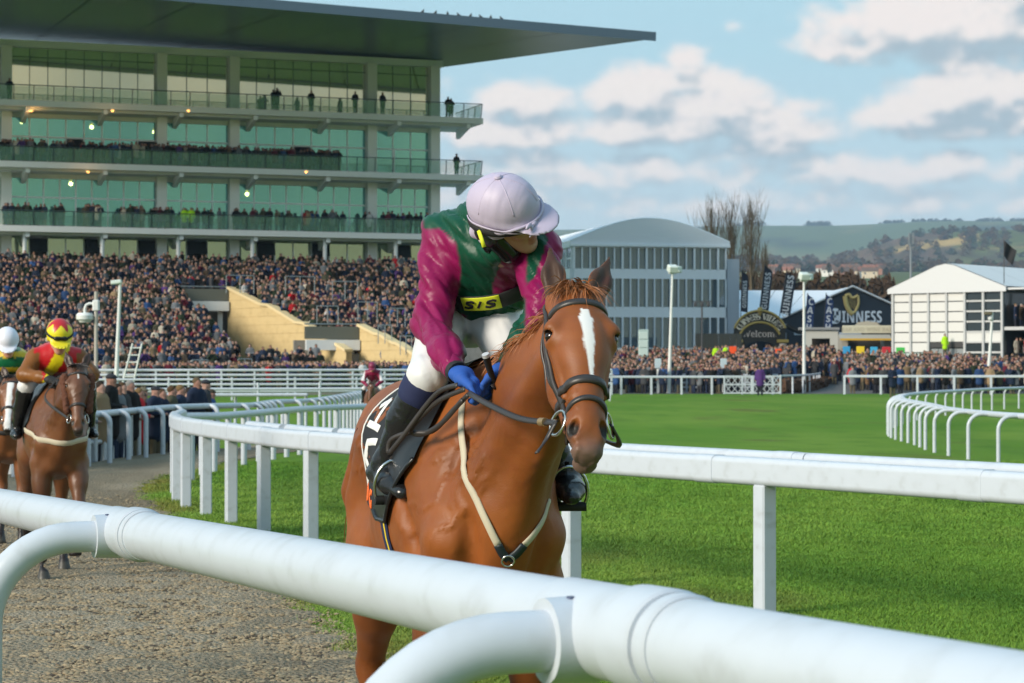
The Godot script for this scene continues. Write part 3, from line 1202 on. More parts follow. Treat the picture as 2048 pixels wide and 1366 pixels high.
func make_horse(called: String, label: String, k: Dictionary, place: Transform3D, cells: Vector2) -> Dictionary:
	var f := horse_field(k)
	var node := thing(called, label, "horse")
	node.transform = place
	var o := raw()
	var cutp := Plane((k.poll - Vector3(0, 1.36, 0.40)).normalized(), Vector3(0, 1.36, 0.40).lerp(k.poll, 0.62))
	var fb := furrowed(f) if k.get("fine", false) else f
	fb.net(cells.x, o, Plane(-cutp.normal, -cutp.d - cells.x * 2.3), true)
	f.net(cells.y, o, cutp, true, k.poll - Vector3.ONE * 0.85, k.poll + Vector3.ONE * 0.85)
	var rip := func(p: Vector3, _n: Vector3) -> float:
		# muscle and vein relief under the coat
		var big := noise_a.get_noise_3d(p.x * 55.0, p.y * 36.0, p.z * 55.0) * 0.008
		var v := noise_a.get_noise_3d(p.x * 46.0 + 40.0, p.y * 46.0, p.z * 30.0 + 9.0) * 6.0
		var vein := exp(-v * v * 9.0) * clampf(noise_a.get_noise_3d(p.x * 20.0, p.y * 20.0 + 80.0, p.z * 20.0) * 3.0, 0.0, 1.0) * 0.0075
		return (big + vein) * smoothstep(0.75, 1.0, p.y) * smoothstep(1.75, 1.5, p.y)
	var m: StandardMaterial3D = k.material
	part("body", skin(o, coat_paint(k), rip), m, node)
	# eyes
	for s: float in [-1.0, 1.0]:
		var e: Vector3 = k.head * Vector3(0.082 * s, -0.158, 0.014)
		var ball := SphereMesh.new()
		ball.radius = 0.0215
		ball.height = 0.043
		ball.radial_segments = 16
		ball.rings = 8
		part("eye", ball, mat("horse_eye", lin(0.012, 0.006, 0.004), 0.06), node, e)
	# mane and forelock
	var hair: StandardMaterial3D = k.hair
	var st := new_st()
	rng.seed = 77
	var poll: Vector3 = k.poll
	var mid: Vector3 = k.get("mid", Vector3(0, 1.36, 0.40).lerp(poll, 0.5) + Vector3(0, -0.03, 0.03))
	var crest := curve([Vector3(0, 1.62, 0.26), mid + Vector3(0, 0.17, -0.12), poll + Vector3(0, 0.01, -0.12)], 12)
	for i in int(k.mane):
		var q: Vector3 = crest[rng.randi_range(0, crest.size() - 1)] + Vector3(rng.randf_range(-0.012, 0.012), rng.randf_range(-0.03, 0.03), rng.randf_range(-0.03, 0.03))
		q = onto(f, q - Vector3(0, 0.10, 0), Vector3(0, 0.9, -0.44).normalized(), 0.3, -0.004)
		var side := -1.0 if rng.randf() < 0.75 else 1.0
		strand_to(st, q, Vector3(side * rng.randf_range(0.4, 1.0), rng.randf_range(0.05, 0.45), rng.randf_range(-0.6, 0.1)), Vector3(side * 0.05, -0.75, rng.randf_range(-0.15, 0.05)), rng.randf_range(0.08, 0.17), rng.randf_range(0.004, 0.009), 6, 0.12)
	part("mane", st.commit(), hair, node)
	st = new_st()
	for i in int(k.mane * 0.5):
		var q: Vector3 = Vector3(rng.randf_range(-0.038, 0.038), rng.randf_range(-0.01, 0.065), -0.035)
		q = k.head * q
		var t: Transform3D = k.head
		q = onto(f, q - t.basis.y * 0.06, (t.basis.y + t.basis.z * 0.5).normalized(), 0.25, -0.003)
		var sx := rng.randf_range(-0.65, 0.55)
		strand_to(st, q, t.basis * Vector3(sx * 1.2, rng.randf_range(-0.3, 0.12), 0.30), t.basis * Vector3(sx * 0.35, -0.55, -0.10), rng.randf_range(0.07, 0.15), rng.randf_range(0.004, 0.009), 7, 0.10)
	part("forelock", st.commit(), hair, node)
	st = new_st()
	for i in 150:
		var q := Vector3(rng.randf_range(-0.035, 0.035), 1.43 + rng.randf_range(-0.04, 0.03), -0.88)
		strand_to(st, q, Vector3(rng.randf_range(-0.2, 0.2), 0.1, -1), Vector3(0, -0.8, 0.02), rng.randf_range(0.5, 0.85), 0.012, 7, 0.05)
	part("tail", st.commit(), hair, node)
	return {"node": node, "field": f, "k": k}

# ---------------------------------------------------------------- tack
func band(f: Field, t: Transform3D, centre: Vector3, a0: float, a1: float, tilt: float, width: float, thick: float, n := 30, sag := 0.0) -> Mesh:
	# a strap round the head at height centre.y, from angle a0 to a1 (0 is out of the face)
	var pts := []
	var outs := []
	for i in n + 1:
		var a := lerpf(a0, a1, float(i) / n)
		var dir := Vector3(sin(a), 0, cos(a))
		var c := centre + Vector3(0, tilt * cos(a) + sag * sin(a), 0)
		var p := onto(f, t * c, (t.basis * dir).normalized(), 0.22, 0.001)
		pts.append(p)
		outs.append((t.basis * dir).normalized())
	return ribbon(pts, outs, width, thick)

func ring_mesh(r: float, thick: float, t: Transform3D, n := 24) -> Mesh:
	var pts := []
	for i in n: pts.append(t * Vector3(cos(TAU * i / n) * r, sin(TAU * i / n) * r, 0))
	var st := new_st()
	sweep_to(st, pts, circle(thick, 8), t.basis.z.normalized(), false, [], true)
	return st.commit()

func head_strap(f: Field, t: Transform3D, pts: Array, width: float, thick: float) -> Mesh:
	var q := []
	for p: Vector3 in pts: q.append(t * p)
	var l := laid(f, q, 0.002, 5)
	return ribbon(l[0], l[1], width, thick)

func make_bridle_on(h: Dictionary, leather: Material, b: Node3D, full := true) -> Node3D:
	var f: Field = h.field
	var t: Transform3D = h.k.head
	var steel := mat("bit_steel", lin(0.62, 0.60, 0.57), 0.22, 1.0)
	part("browband", band(f, t, Vector3(0, -0.058, -0.02), -1.55, 1.55, 0.0, 0.021, 0.007, 28, 0.0), leather, b)
	part("noseband", band(f, t, Vector3(0, -0.345, -0.02), -2.6, 2.6, 0.0, 0.026, 0.007, 36), leather, b)
	if full: part("drop_noseband", band(f, t, Vector3(0, -0.455, -0.02), -2.3, 2.3, 0.045, 0.016, 0.006, 34), leather, b)
	for s: float in [-1.0, 1.0]:
		part("cheek_strap", head_strap(f, t, [Vector3(0.070 * s, 0.035, -0.08), Vector3(0.096 * s, -0.06, -0.045), Vector3(0.105 * s, -0.15, -0.055), Vector3(0.093 * s, -0.27, -0.05), Vector3(0.072 * s, -0.40, -0.035)], 0.017, 0.006), leather, b)
		part("noseband_strap", head_strap(f, t, [Vector3(0.075 * s, 0.03, -0.088), Vector3(0.10 * s, -0.07, -0.062), Vector3(0.108 * s, -0.16, -0.080), Vector3(0.095 * s, -0.26, -0.062), Vector3(0.080 * s, -0.345, -0.03)], 0.012, 0.005), leather, b)
		part("throat_lash", head_strap(f, t, [Vector3(0.080 * s, 0.02, -0.10), Vector3(0.098 * s, -0.10, -0.12), Vector3(0.088 * s, -0.22, -0.165), Vector3(0.02 * s, -0.24, -0.185)], 0.011, 0.005), leather, b)
		var rt := Transform3D(t.basis * Basis(Vector3.UP, PI / 2.0 - 0.45 * s), t * Vector3(0.071 * s, -0.435, -0.028))
		part("bit_ring", ring_mesh(0.036, 0.0048, rt), steel, b)
	part("headpiece", head_strap(f, t, [Vector3(-0.072, 0.03, -0.085), Vector3(-0.035, 0.075, -0.095), Vector3(0.0, 0.085, -0.10), Vector3(0.035, 0.075, -0.095), Vector3(0.072, 0.03, -0.085)], 0.02, 0.006), leather, b)
	return b

func sight(f: Field, place: Transform3D, x: float, y: float, lift := 0.004) -> Vector3:
	# where the line of sight to a point of the photograph meets the body, in the body's own axes
	var inv := place.affine_inverse()
	var from := inv * Vector3(0, EYE, 0)
	var to := inv * at(x, y, 8.0)
	var dir := (to - from).normalized()
	var t := from.distance_to(to) - 2.2
	for i in 120:
		var v := value(f, from + dir * t) - lift
		if v < 0.0008: break
		t += maxf(v * 0.8, 0.002)
	return from + dir * t

func seen_line(f: Field, place: Transform3D, px: Array, lift := 0.004, steps := 4) -> Array:
	var pts := []
	for p: Vector2 in px: pts.append(sight(f, place, p.x, p.y, lift))
	return laid(f, pts, lift, steps)

func cloth_patch(f: Field, zs: Array, side: float, rows: Callable, lift: float, n := 14) -> Array:
	# a grid of points draped over the back: rows gives the lowest height at each z
	var grid := []
	for z: float in zs:
		var line := []
		for i in n + 1:
			var a: float = lerpf(0.0, float(rows.call(z)), float(i) / n) * side
			line.append(onto(f, Vector3(0, 1.27, z), Vector3(sin(a), cos(a), 0), 0.5, lift))
		grid.append(line)
	return grid

func sheet(grid: Array, thick: float) -> Mesh:
	# a cloth of some thickness over a grid of points
	var st := new_st()
	st.set_smooth_group(0)
	var w: int = grid.size()
	var h: int = grid[0].size()
	var c := Vector3.ZERO
	for l in grid:
		for p in l: c += p
	c /= w * h
	for i in w - 1:
		for k in h - 1:
			var a: Vector3 = grid[i][k]
			var b: Vector3 = grid[i + 1][k]
			var d: Vector3 = grid[i + 1][k + 1]
			var e: Vector3 = grid[i][k + 1]
			var n := (b - a).cross(e - a)
			var flip := n.dot(a - Vector3(0, 1.2, a.z)) < 0.0
			for p: Vector3 in ([a, b, d, a, d, e] if flip else [a, d, b, a, e, d]):
				st.add_vertex(p)
	st.generate_normals()
	var m := st.commit()
	st = new_st()
	st.append_from(m, 0, Transform3D.IDENTITY)
	return st.commit()

func stroke(grid: Array, u: Vector2, v: Vector2, strokes: Array, width: float) -> Mesh:
	# painted strokes on a draped cloth: points are (across, down) inside the window u x v of the grid
	var st := new_st()
	for line: Array in strokes:
		var pts := []
		var outs := []
		for i in line.size() - 1:
			for k in 6:
				var q: Vector2 = line[i].lerp(line[i + 1], k / 5.0)
				if k == 5 and i < line.size() - 2: continue
				var gx := clampf(lerpf(u.x, u.y, q.x) * (grid.size() - 1), 0, grid.size() - 1.01)
				var gy := clampf(lerpf(v.x, v.y, q.y) * (grid[0].size() - 1), 0, grid[0].size() - 1.01)
				var ix := int(gx)
				var iy := int(gy)
				var a: Vector3 = grid[ix][iy].lerp(grid[ix + 1][iy], gx - ix)
				var b: Vector3 = grid[ix][iy + 1].lerp(grid[ix + 1][iy + 1], gx - ix)
				var p := a.lerp(b, gy - iy)
				var nn: Vector3 = (grid[ix + 1][iy] - grid[ix][iy]).cross(grid[ix][iy + 1] - grid[ix][iy]).normalized()
				if nn.dot(p - Vector3(0, 1.2, p.z)) < 0: nn = -nn
				pts.append(p + nn * 0.002)
				outs.append(nn)
		ribbon_to(st, pts, outs, width, 0.0015)
	st.generate_normals()
	return st.commit()

func head_turn(poll: Vector3, pitch: float, yaw: float, roll: float, s := 1.0) -> Transform3D:
	return Transform3D((Basis(Vector3.UP, yaw) * Basis(Vector3.RIGHT, -pitch) * Basis(Vector3.BACK, roll)).scaled_local(Vector3(s * 0.99, s * 0.93, s)), poll)

func main_place() -> Transform3D:
	return Transform3D(Basis(Vector3.UP, deg_to_rad(15.0)).scaled(Vector3.ONE * 1.06), Vector3(-0.197, 0.0, -7.86))

func chestnut() -> Dictionary:
	var coat := vmat("chestnut_coat", 0.50, 0.42)
	coat.normal_enabled = true
	coat.normal_texture = noise_tex(61, 0.09, 256, 3.0, 4)
	coat.normal_scale = 0.55
	triplanar(coat, 7.0, false)
	coat.uv1_scale = Vector3(26, 6, 26)
	coat.rim_enabled = true
	coat.rim = 0.06
	var hair := mat("chestnut_hair", lin(0.30, 0.105, 0.030), 0.55)
	var poll := Vector3(0.100, 1.888, 1.085)
	return {
		"front": [[Vector2(0.50, 0.54), Vector2(0.47, 0.26), Vector2(0.53, 0.06)], [Vector2(0.36, 0.53), Vector2(0.26, 0.26), Vector2(0.28, 0.06)]],
		"hind": [[Vector2(-0.80, 0.60), Vector2(-0.76, 0.27), Vector2(-0.68, 0.06)], [Vector2(-0.62, 0.60), Vector2(-0.52, 0.27), Vector2(-0.43, 0.06)]],
		"poll": poll, "mid": Vector3(0.055, 1.575, 0.72),
		"head": head_turn(poll, deg_to_rad(36.0), deg_to_rad(-5.0), deg_to_rad(-4.0), 1.04),
		"ears": [Vector3(-0.012, 0.205, 0.005), Vector3(0.062, 0.185, -0.005)],
		"coat": Vector3(0.255, 0.074, 0.0145), "dark": Vector3(0.115, 0.030, 0.006), "points": Vector3(0.24, 0.08, 0.02),
		"muzzle": Vector3(0.13, 0.082, 0.062), "leg_top": 0.2,
		"blaze": [[-0.098, -0.13, 0.011, 0.020, 0.003, 0.004], [-0.13, -0.21, 0.020, 0.017, 0.004, 0.007], [-0.21, -0.335, 0.017, 0.003, 0.007, 0.013]],
		"mane": 420, "fine": true, "material": coat, "hair": hair,
	}

func in_poly(p: Vector2, poly: Array) -> bool:
	return Geometry2D.is_point_in_polygon(p, PackedVector2Array(poly))

func main_rider() -> Node3D:
	var silk := vmat("satin_silks", 0.40, 0.34)
	silk.rim_enabled = true
	silk.rim = 0.05
	var maroon := Vector3(0.215, 0.006, 0.070)
	var green := Vector3(0.004, 0.060, 0.034)
	var yoke := PackedVector2Array([Vector2(845, 455), Vector2(880, 455), Vector2(912, 486), Vector2(922, 540), Vector2(908, 625), Vector2(985, 625), Vector2(985, 568), Vector2(1014, 498), Vector2(1010, 380), Vector2(900, 380), Vector2(840, 430)])
	var strip := PackedVector2Array([Vector2(1056, 495), Vector2(1050, 575), Vector2(1068, 560), Vector2(1096, 480), Vector2(1070, 440), Vector2(1040, 470)])
	var in_green := func(q: Vector2) -> bool:
		return Geometry2D.is_point_in_polygon(q, yoke) or Geometry2D.is_point_in_polygon(q, strip) or (q.y > 598 and q.x > 930 and q.x < 1050)
	var paint := func(p: Vector3, _n: Vector3) -> Color:
		# dyed panels: a green yoke and body, maroon sleeves and one maroon front panel
		var q := Vector2(p.x * 579.0 + 1024.0, 730.0 - (p.y - EYE) * 579.0)
		var share := 0.0
		for d: Vector2 in [Vector2(0, 0), Vector2(4, 2), Vector2(-4, -2), Vector2(2, -4), Vector2(-2, 4)]: share += 0.2 if in_green.call(q + d) else 0.0
		var c := maroon.lerp(green, smoothstep(0.15, 0.85, share))
		return Color(c.x, c.y, c.z)
	var s := {
		"cell": 0.0080, "fine": true, "silk": silk, "paint": paint, "folds": 0.015, "hem": 0.36,
		"breeches": mat("white_breeches", lin(0.62, 0.62, 0.62), 0.45),
		"boots": mat("riding_boot", lin(0.012, 0.012, 0.013), 0.24), "boot_top": mat("boot_stocking", lin(0.008, 0.014, 0.060), 0.8),
		"gloves": mat("blue_glove", lin(0.012, 0.075, 0.34), 0.75), "cap": mat("lilac_cap", lin(0.44, 0.38, 0.50), 0.5),
		"goggles": 0.006,
	}
	M["lilac_cap"].rim_enabled = true
	M["lilac_cap"].rim = 0.2
	var j := {
		"base": Vector3(-0.2, 0.0, -7.8),
		"pelvis": at(930, 615, 7.98), "hip": [at(893, 628, 7.95), at(985, 628, 7.90)],
		"shoulder": [at(896, 470, 7.76), at(1072, 492, 7.58)],
		"elbow": [at(862, 640, 7.66), at(1092, 610, 7.42)], "wrist": [at(908, 740, 7.30), at(1015, 735, 7.26)], "hand": [at(945, 768, 7.18), at(985, 760, 7.22)],
		"grip": [Vector3(0.01, -0.062, 0.02), Vector3(-0.02, -0.06, 0.0)], "across": [Vector3(-0.25, -0.25, 0.9), Vector3(0.4, -0.2, -0.9)],
		"knee": [at(856, 752, 7.50), at(1040, 765, 7.56)], "ankle": [at(772, 925, 7.66), at(1128, 940, 7.62)], "toe": [at(806, 985, 7.48), at(1142, 995, 7.44)],
		"head": at(1016, 436, 7.44), "head_up": Vector3(-0.16, 0.76, 0.60), "face": Vector3(0.88, -0.18, 0.44),
	}
	var node := make_rider("jockey in maroon and green satin with a pale lilac cap", j, s)
	var base: Vector3 = j.base
	var black := mat("black_elastic", lin(0.010, 0.010, 0.011), 0.7)
	# sponsor's waistband with its yellow label
	var f := Field.new()
	var chest: Vector3 = (j.shoulder[0] + j.shoulder[1]) * 0.5
	var side: Vector3 = (j.shoulder[1] - j.shoulder[0]).normalized()
	f.bone(j.pelvis.lerp(chest, 0.10), j.pelvis.lerp(chest, 0.6), 0.150, 0.152, 0.06, 1.12, 0.86, side)
	f.bone(j.pelvis.lerp(chest, 0.5), chest, 0.155, 0.132, 0.06, 1.2, 0.88, side)
	var ax: Vector3 = (chest - j.pelvis).normalized()
	var front := side.cross(ax).normalized()
	if front.z < 0: front = -front
	var mid: Vector3 = j.pelvis.lerp(chest, 0.50)
	var pts := []
	var outs := []
	for i in 41:
		var a := TAU * i / 40.0
		var dir := side * sin(a) + front * cos(a)
		pts.append(onto(f, mid, dir, 0.3, 0.011) - base)
		outs.append(dir)
	var wb := part("waistband", ribbon(pts, outs, 0.062, 0.004), black, node)
	pts = []
	outs = []
	for i in 9:
		var a := lerpf(0.16, 0.92, i / 8.0)
		var dir := side * sin(a) + front * cos(a)
		pts.append(onto(f, mid, dir, 0.3, 0.016) - base)
		outs.append(dir)
	var patch := part("sponsor_patch", ribbon(pts, outs, 0.058, 0.002), mat("yellow_patch", lin(0.62, 0.66, 0.02), 0.7), wb)
	var es := [Vector2(1, 0.8), Vector2(0.6, 1), Vector2(0.1, 0.9), Vector2(0.05, 0.65), Vector2(0.9, 0.38), Vector2(0.95, 0.12), Vector2(0.5, 0), Vector2(0, 0.18)]
	for g in [[es, 0.24, 0.17], [[Vector2(0.5, 1), Vector2(0.5, 0)], 0.45, 0.17], [es, 0.665, 0.17]]:
		pts = []
		outs = []
		for i in g[0].size() - 1:
			for k in 3:
				var q: Vector2 = g[0][i].lerp(g[0][i + 1], k / 3.0)
				var an: float = g[1] + q.x * g[2]
				var dir := side * sin(an) + front * cos(an)
				pts.append(onto(f, mid + ax * (q.y - 0.5) * 0.036, dir, 0.3, 0.0195) - base)
				outs.append(dir)
		var last: Vector2 = g[0][-1]
		var ld := side * sin(g[1] + last.x * g[2]) + front * cos(g[1] + last.x * g[2])
		pts.append(onto(f, mid + ax * (last.y - 0.5) * 0.036, ld, 0.3, 0.0195) - base)
		outs.append(ld)
		part("letter", ribbon(pts, outs, 0.0095, 0.0015), black, wb)
	patch.set_meta("label", "yellow patch lettered in black")
	# black satin neck cover with a yellow tab, wrist straps, whip
	var nf := Field.new()
	nf.to = Transform3D(look_basis(j.head_up, j.face), j.head)
	nf.bone(Vector3(-0.070, -0.040, -0.020), Vector3(-0.052, -0.110, 0.012), 0.037, 0.030, 0.02)
	nf.bone(Vector3(-0.050, -0.115, 0.005), Vector3(-0.01, -0.130, 0.02), 0.024, 0.02, 0.02)
	nf.bone(Vector3(-0.066, -0.02, -0.065), Vector3(-0.04, -0.11, -0.06), 0.030, 0.026, 0.02)
	var o := raw()
	nf.net(0.006, o)
	part("chin_strap_cover", skin(o, null, fold_push(0.002, Vector3(1, 0.5, 0.2), 1.2), base), mat("black_vinyl", lin(0.012, 0.012, 0.014), 0.18), node)
	var tab := [at(957, 461, 7.385) - base, at(963, 478, 7.365) - base, at(968, 494, 7.37) - base]
	part("strap_tab", ribbon(tab, [Vector3(-0.4, 0, 1), Vector3(-0.4, 0, 1), Vector3(-0.3, -0.1, 1)], 0.014, 0.002), M["yellow_patch"], node)
	for i in 2:
		var w: Vector3 = j.wrist[i] - base
		var d: Vector3 = (j.hand[i] - j.wrist[i]).normalized()
		part("wrist_strap", tube([w + d * 0.004, w + d * 0.020, w + d * 0.032], 0.040, 14, Vector3.UP, [0.9, 1.0, 0.95]), black, node)
	var whip := [at(972, 712, 7.12) - base, at(978, 735, 7.16) - base, at(1000, 800, 7.24) - base, at(1040, 900, 7.34) - base]
	part("whip", tube(whip, 0.010, 10, Vector3.BACK, [1.25, 1.1, 0.7, 0.4]), black, node)
	part("whip_cap", tube([at(970.5, 708, 7.115) - base, at(972.5, 714, 7.12) - base], 0.0125, 12, Vector3.BACK), mat("whip_cap", lin(0.45, 0.45, 0.47), 0.4), node)
	return node

# ---------------------------------------------------------------- people on horseback
func head_bones(f: Field, t: Transform3D, fine := true) -> void:
	# x across, y up, z out of the face; origin between the ears
	f.to = t
	f.ball(Vector3(0, 0.030, -0.012), Vector3(0.074, 0.090, 0.096), 0.02)
	f.bone(Vector3(0, -0.01, 0.030), Vector3(0, -0.082, 0.048), 0.064, 0.040, 0.03)
	f.both(Vector3(0.046, -0.045, 0.0), Vector3(0.014, -0.098, 0.062), 0.028, 0.020, 0.02)
	f.ball(Vector3(0, -0.103, 0.070), Vector3(0.020, 0.016, 0.017), 0.015)
	f.bone(Vector3(0, 0.016, 0.088), Vector3(0, -0.030, 0.108), 0.0095, 0.0125, 0.014)
	f.balls(Vector3(0.013, -0.034, 0.098), Vector3(0.010, 0.009, 0.011), 0.008)
	if fine:
		f.ball(Vector3(0, -0.060, 0.088), Vector3(0.023, 0.007, 0.010), 0.006)
		f.ball(Vector3(0, -0.073, 0.085), Vector3(0.020, 0.008, 0.010), 0.006)
		f.both(Vector3(0.014, 0.026, 0.088), Vector3(0.045, 0.024, 0.070), 0.010, 0.009, 0.012)
		f.balls(Vector3(0.031, 0.004, 0.091), Vector3(0.017, 0.012, 0.014), 0.012, true)
		f.balls(Vector3(0.045, -0.022, 0.062), Vector3(0.022, 0.018, 0.018), 0.02)
	f.balls(Vector3(0.076, -0.012, -0.006), Vector3(0.010, 0.030, 0.018), 0.008)
	f.bone(Vector3(0, -0.05, -0.03), Vector3(0, -0.15, -0.05), 0.054, 0.056, 0.03)
	f.to = Transform3D.IDENTITY

func helmet_field(t: Transform3D) -> Field:
	var f := Field.new()
	f.to = t
	f.ball(Vector3(0, 0.052, -0.010), Vector3(0.108, 0.112, 0.128), 0.02)
	f.ball(Vector3(0, -0.245, 0.0), Vector3(0.40, 0.235, 0.40), 0.02, true)
	f.ball(Vector3(0, 0.020, 0.098), Vector3(0.090, 0.011, 0.092), 0.02, false, Basis(Vector3.RIGHT, 0.22))
	f.bone(Vector3(-0.09, 0.0, 0.02), Vector3(-0.085, -0.045, -0.06), 0.014, 0.012, 0.02)
	f.bone(Vector3(0.09, 0.0, 0.02), Vector3(0.085, -0.045, -0.06), 0.014, 0.012, 0.02)
	f.bone(Vector3(-0.06, -0.035, -0.10), Vector3(0.06, -0.035, -0.10), 0.022, 0.022, 0.04)
	f.to = Transform3D.IDENTITY
	return f

func look_basis(up: Vector3, face: Vector3) -> Basis:
	var z := face.normalized()
	var x := up.cross(z).normalized()
	return Basis(x, z.cross(x).normalized(), z)

func hand_bones(f: Field, wrist: Vector3, knuckle: Vector3, curl_to: Vector3, width: Vector3, flip := 1.0) -> void:
	# a fist closed on the reins: palm from wrist to knuckles, four fingers curling, a thumb along the top
	var palm := wrist.lerp(knuckle, 0.55)
	var w := width.normalized()
	f.bone(wrist, wrist.lerp(palm, 0.6), 0.029, 0.033, 0.02, 1.15, 0.85, w)
	f.bone(palm - w * 0.018, palm + w * 0.018, 0.028, 0.028, 0.02)
	f.bone(palm - w * 0.026, knuckle - w * 0.030, 0.020, 0.014, 0.012)
	f.bone(palm + w * 0.026, knuckle + w * 0.026, 0.020, 0.014, 0.012)
	var down := (curl_to - knuckle)
	var ahead := (knuckle - wrist).normalized()
	for i in 4:
		var k := knuckle + w * (-0.031 + 0.0205 * i) * flip
		var l: float = [0.90, 1.0, 0.96, 0.78][i]
		var a := k + ahead * 0.006
		var b := a + (ahead * 0.022 + down * 0.42) * l
		var c := b + (down * 0.52 - ahead * 0.022) * l
		var e := c + (down * 0.12 - ahead * 0.030) * l
		f.bone(k - ahead * 0.02, a, 0.0115, 0.0115, 0.006)
		f.bone(a, b, 0.0112, 0.0105, 0.003)
		f.bone(b, c, 0.0105, 0.0098, 0.003)
		f.bone(c, e, 0.0098, 0.0088, 0.003)
	var th := palm - w * 0.030 * flip
	var t1 := th + ahead * 0.020 + down * 0.10 - w * 0.012 * flip
	var t2 := t1 + ahead * 0.028 + down * 0.14
	f.bone(th, t1, 0.0150, 0.0125, 0.01)
	f.bone(t1, t2, 0.0120, 0.0095, 0.004)

func fold_push(amp: float, ax: Vector3, freq := 1.0) -> Callable:
	# creases of loose cloth, drawn out across ax
	var u := ax.normalized()
	return func(p: Vector3, _n: Vector3) -> float:
		var q := p * 22.0 * freq + u * p.dot(u) * 78.0 * freq
		var a := noise_f.get_noise_3d(q.x, q.y, q.z)
		var b := noise_f.get_noise_3d(q.y * 0.8 + 31.0, q.z * 0.8, q.x * 0.8)
		var c := noise_f.get_noise_3d(q.x * 2.3 + 7.0, q.y * 2.3, q.z * 2.3 + 19.0)
		return amp * (minf(absf(a) * 3.2, 1.3) * 0.75 + minf(absf(c) * 3.2, 1.2) * 0.42 + b * 0.6 - 0.6)

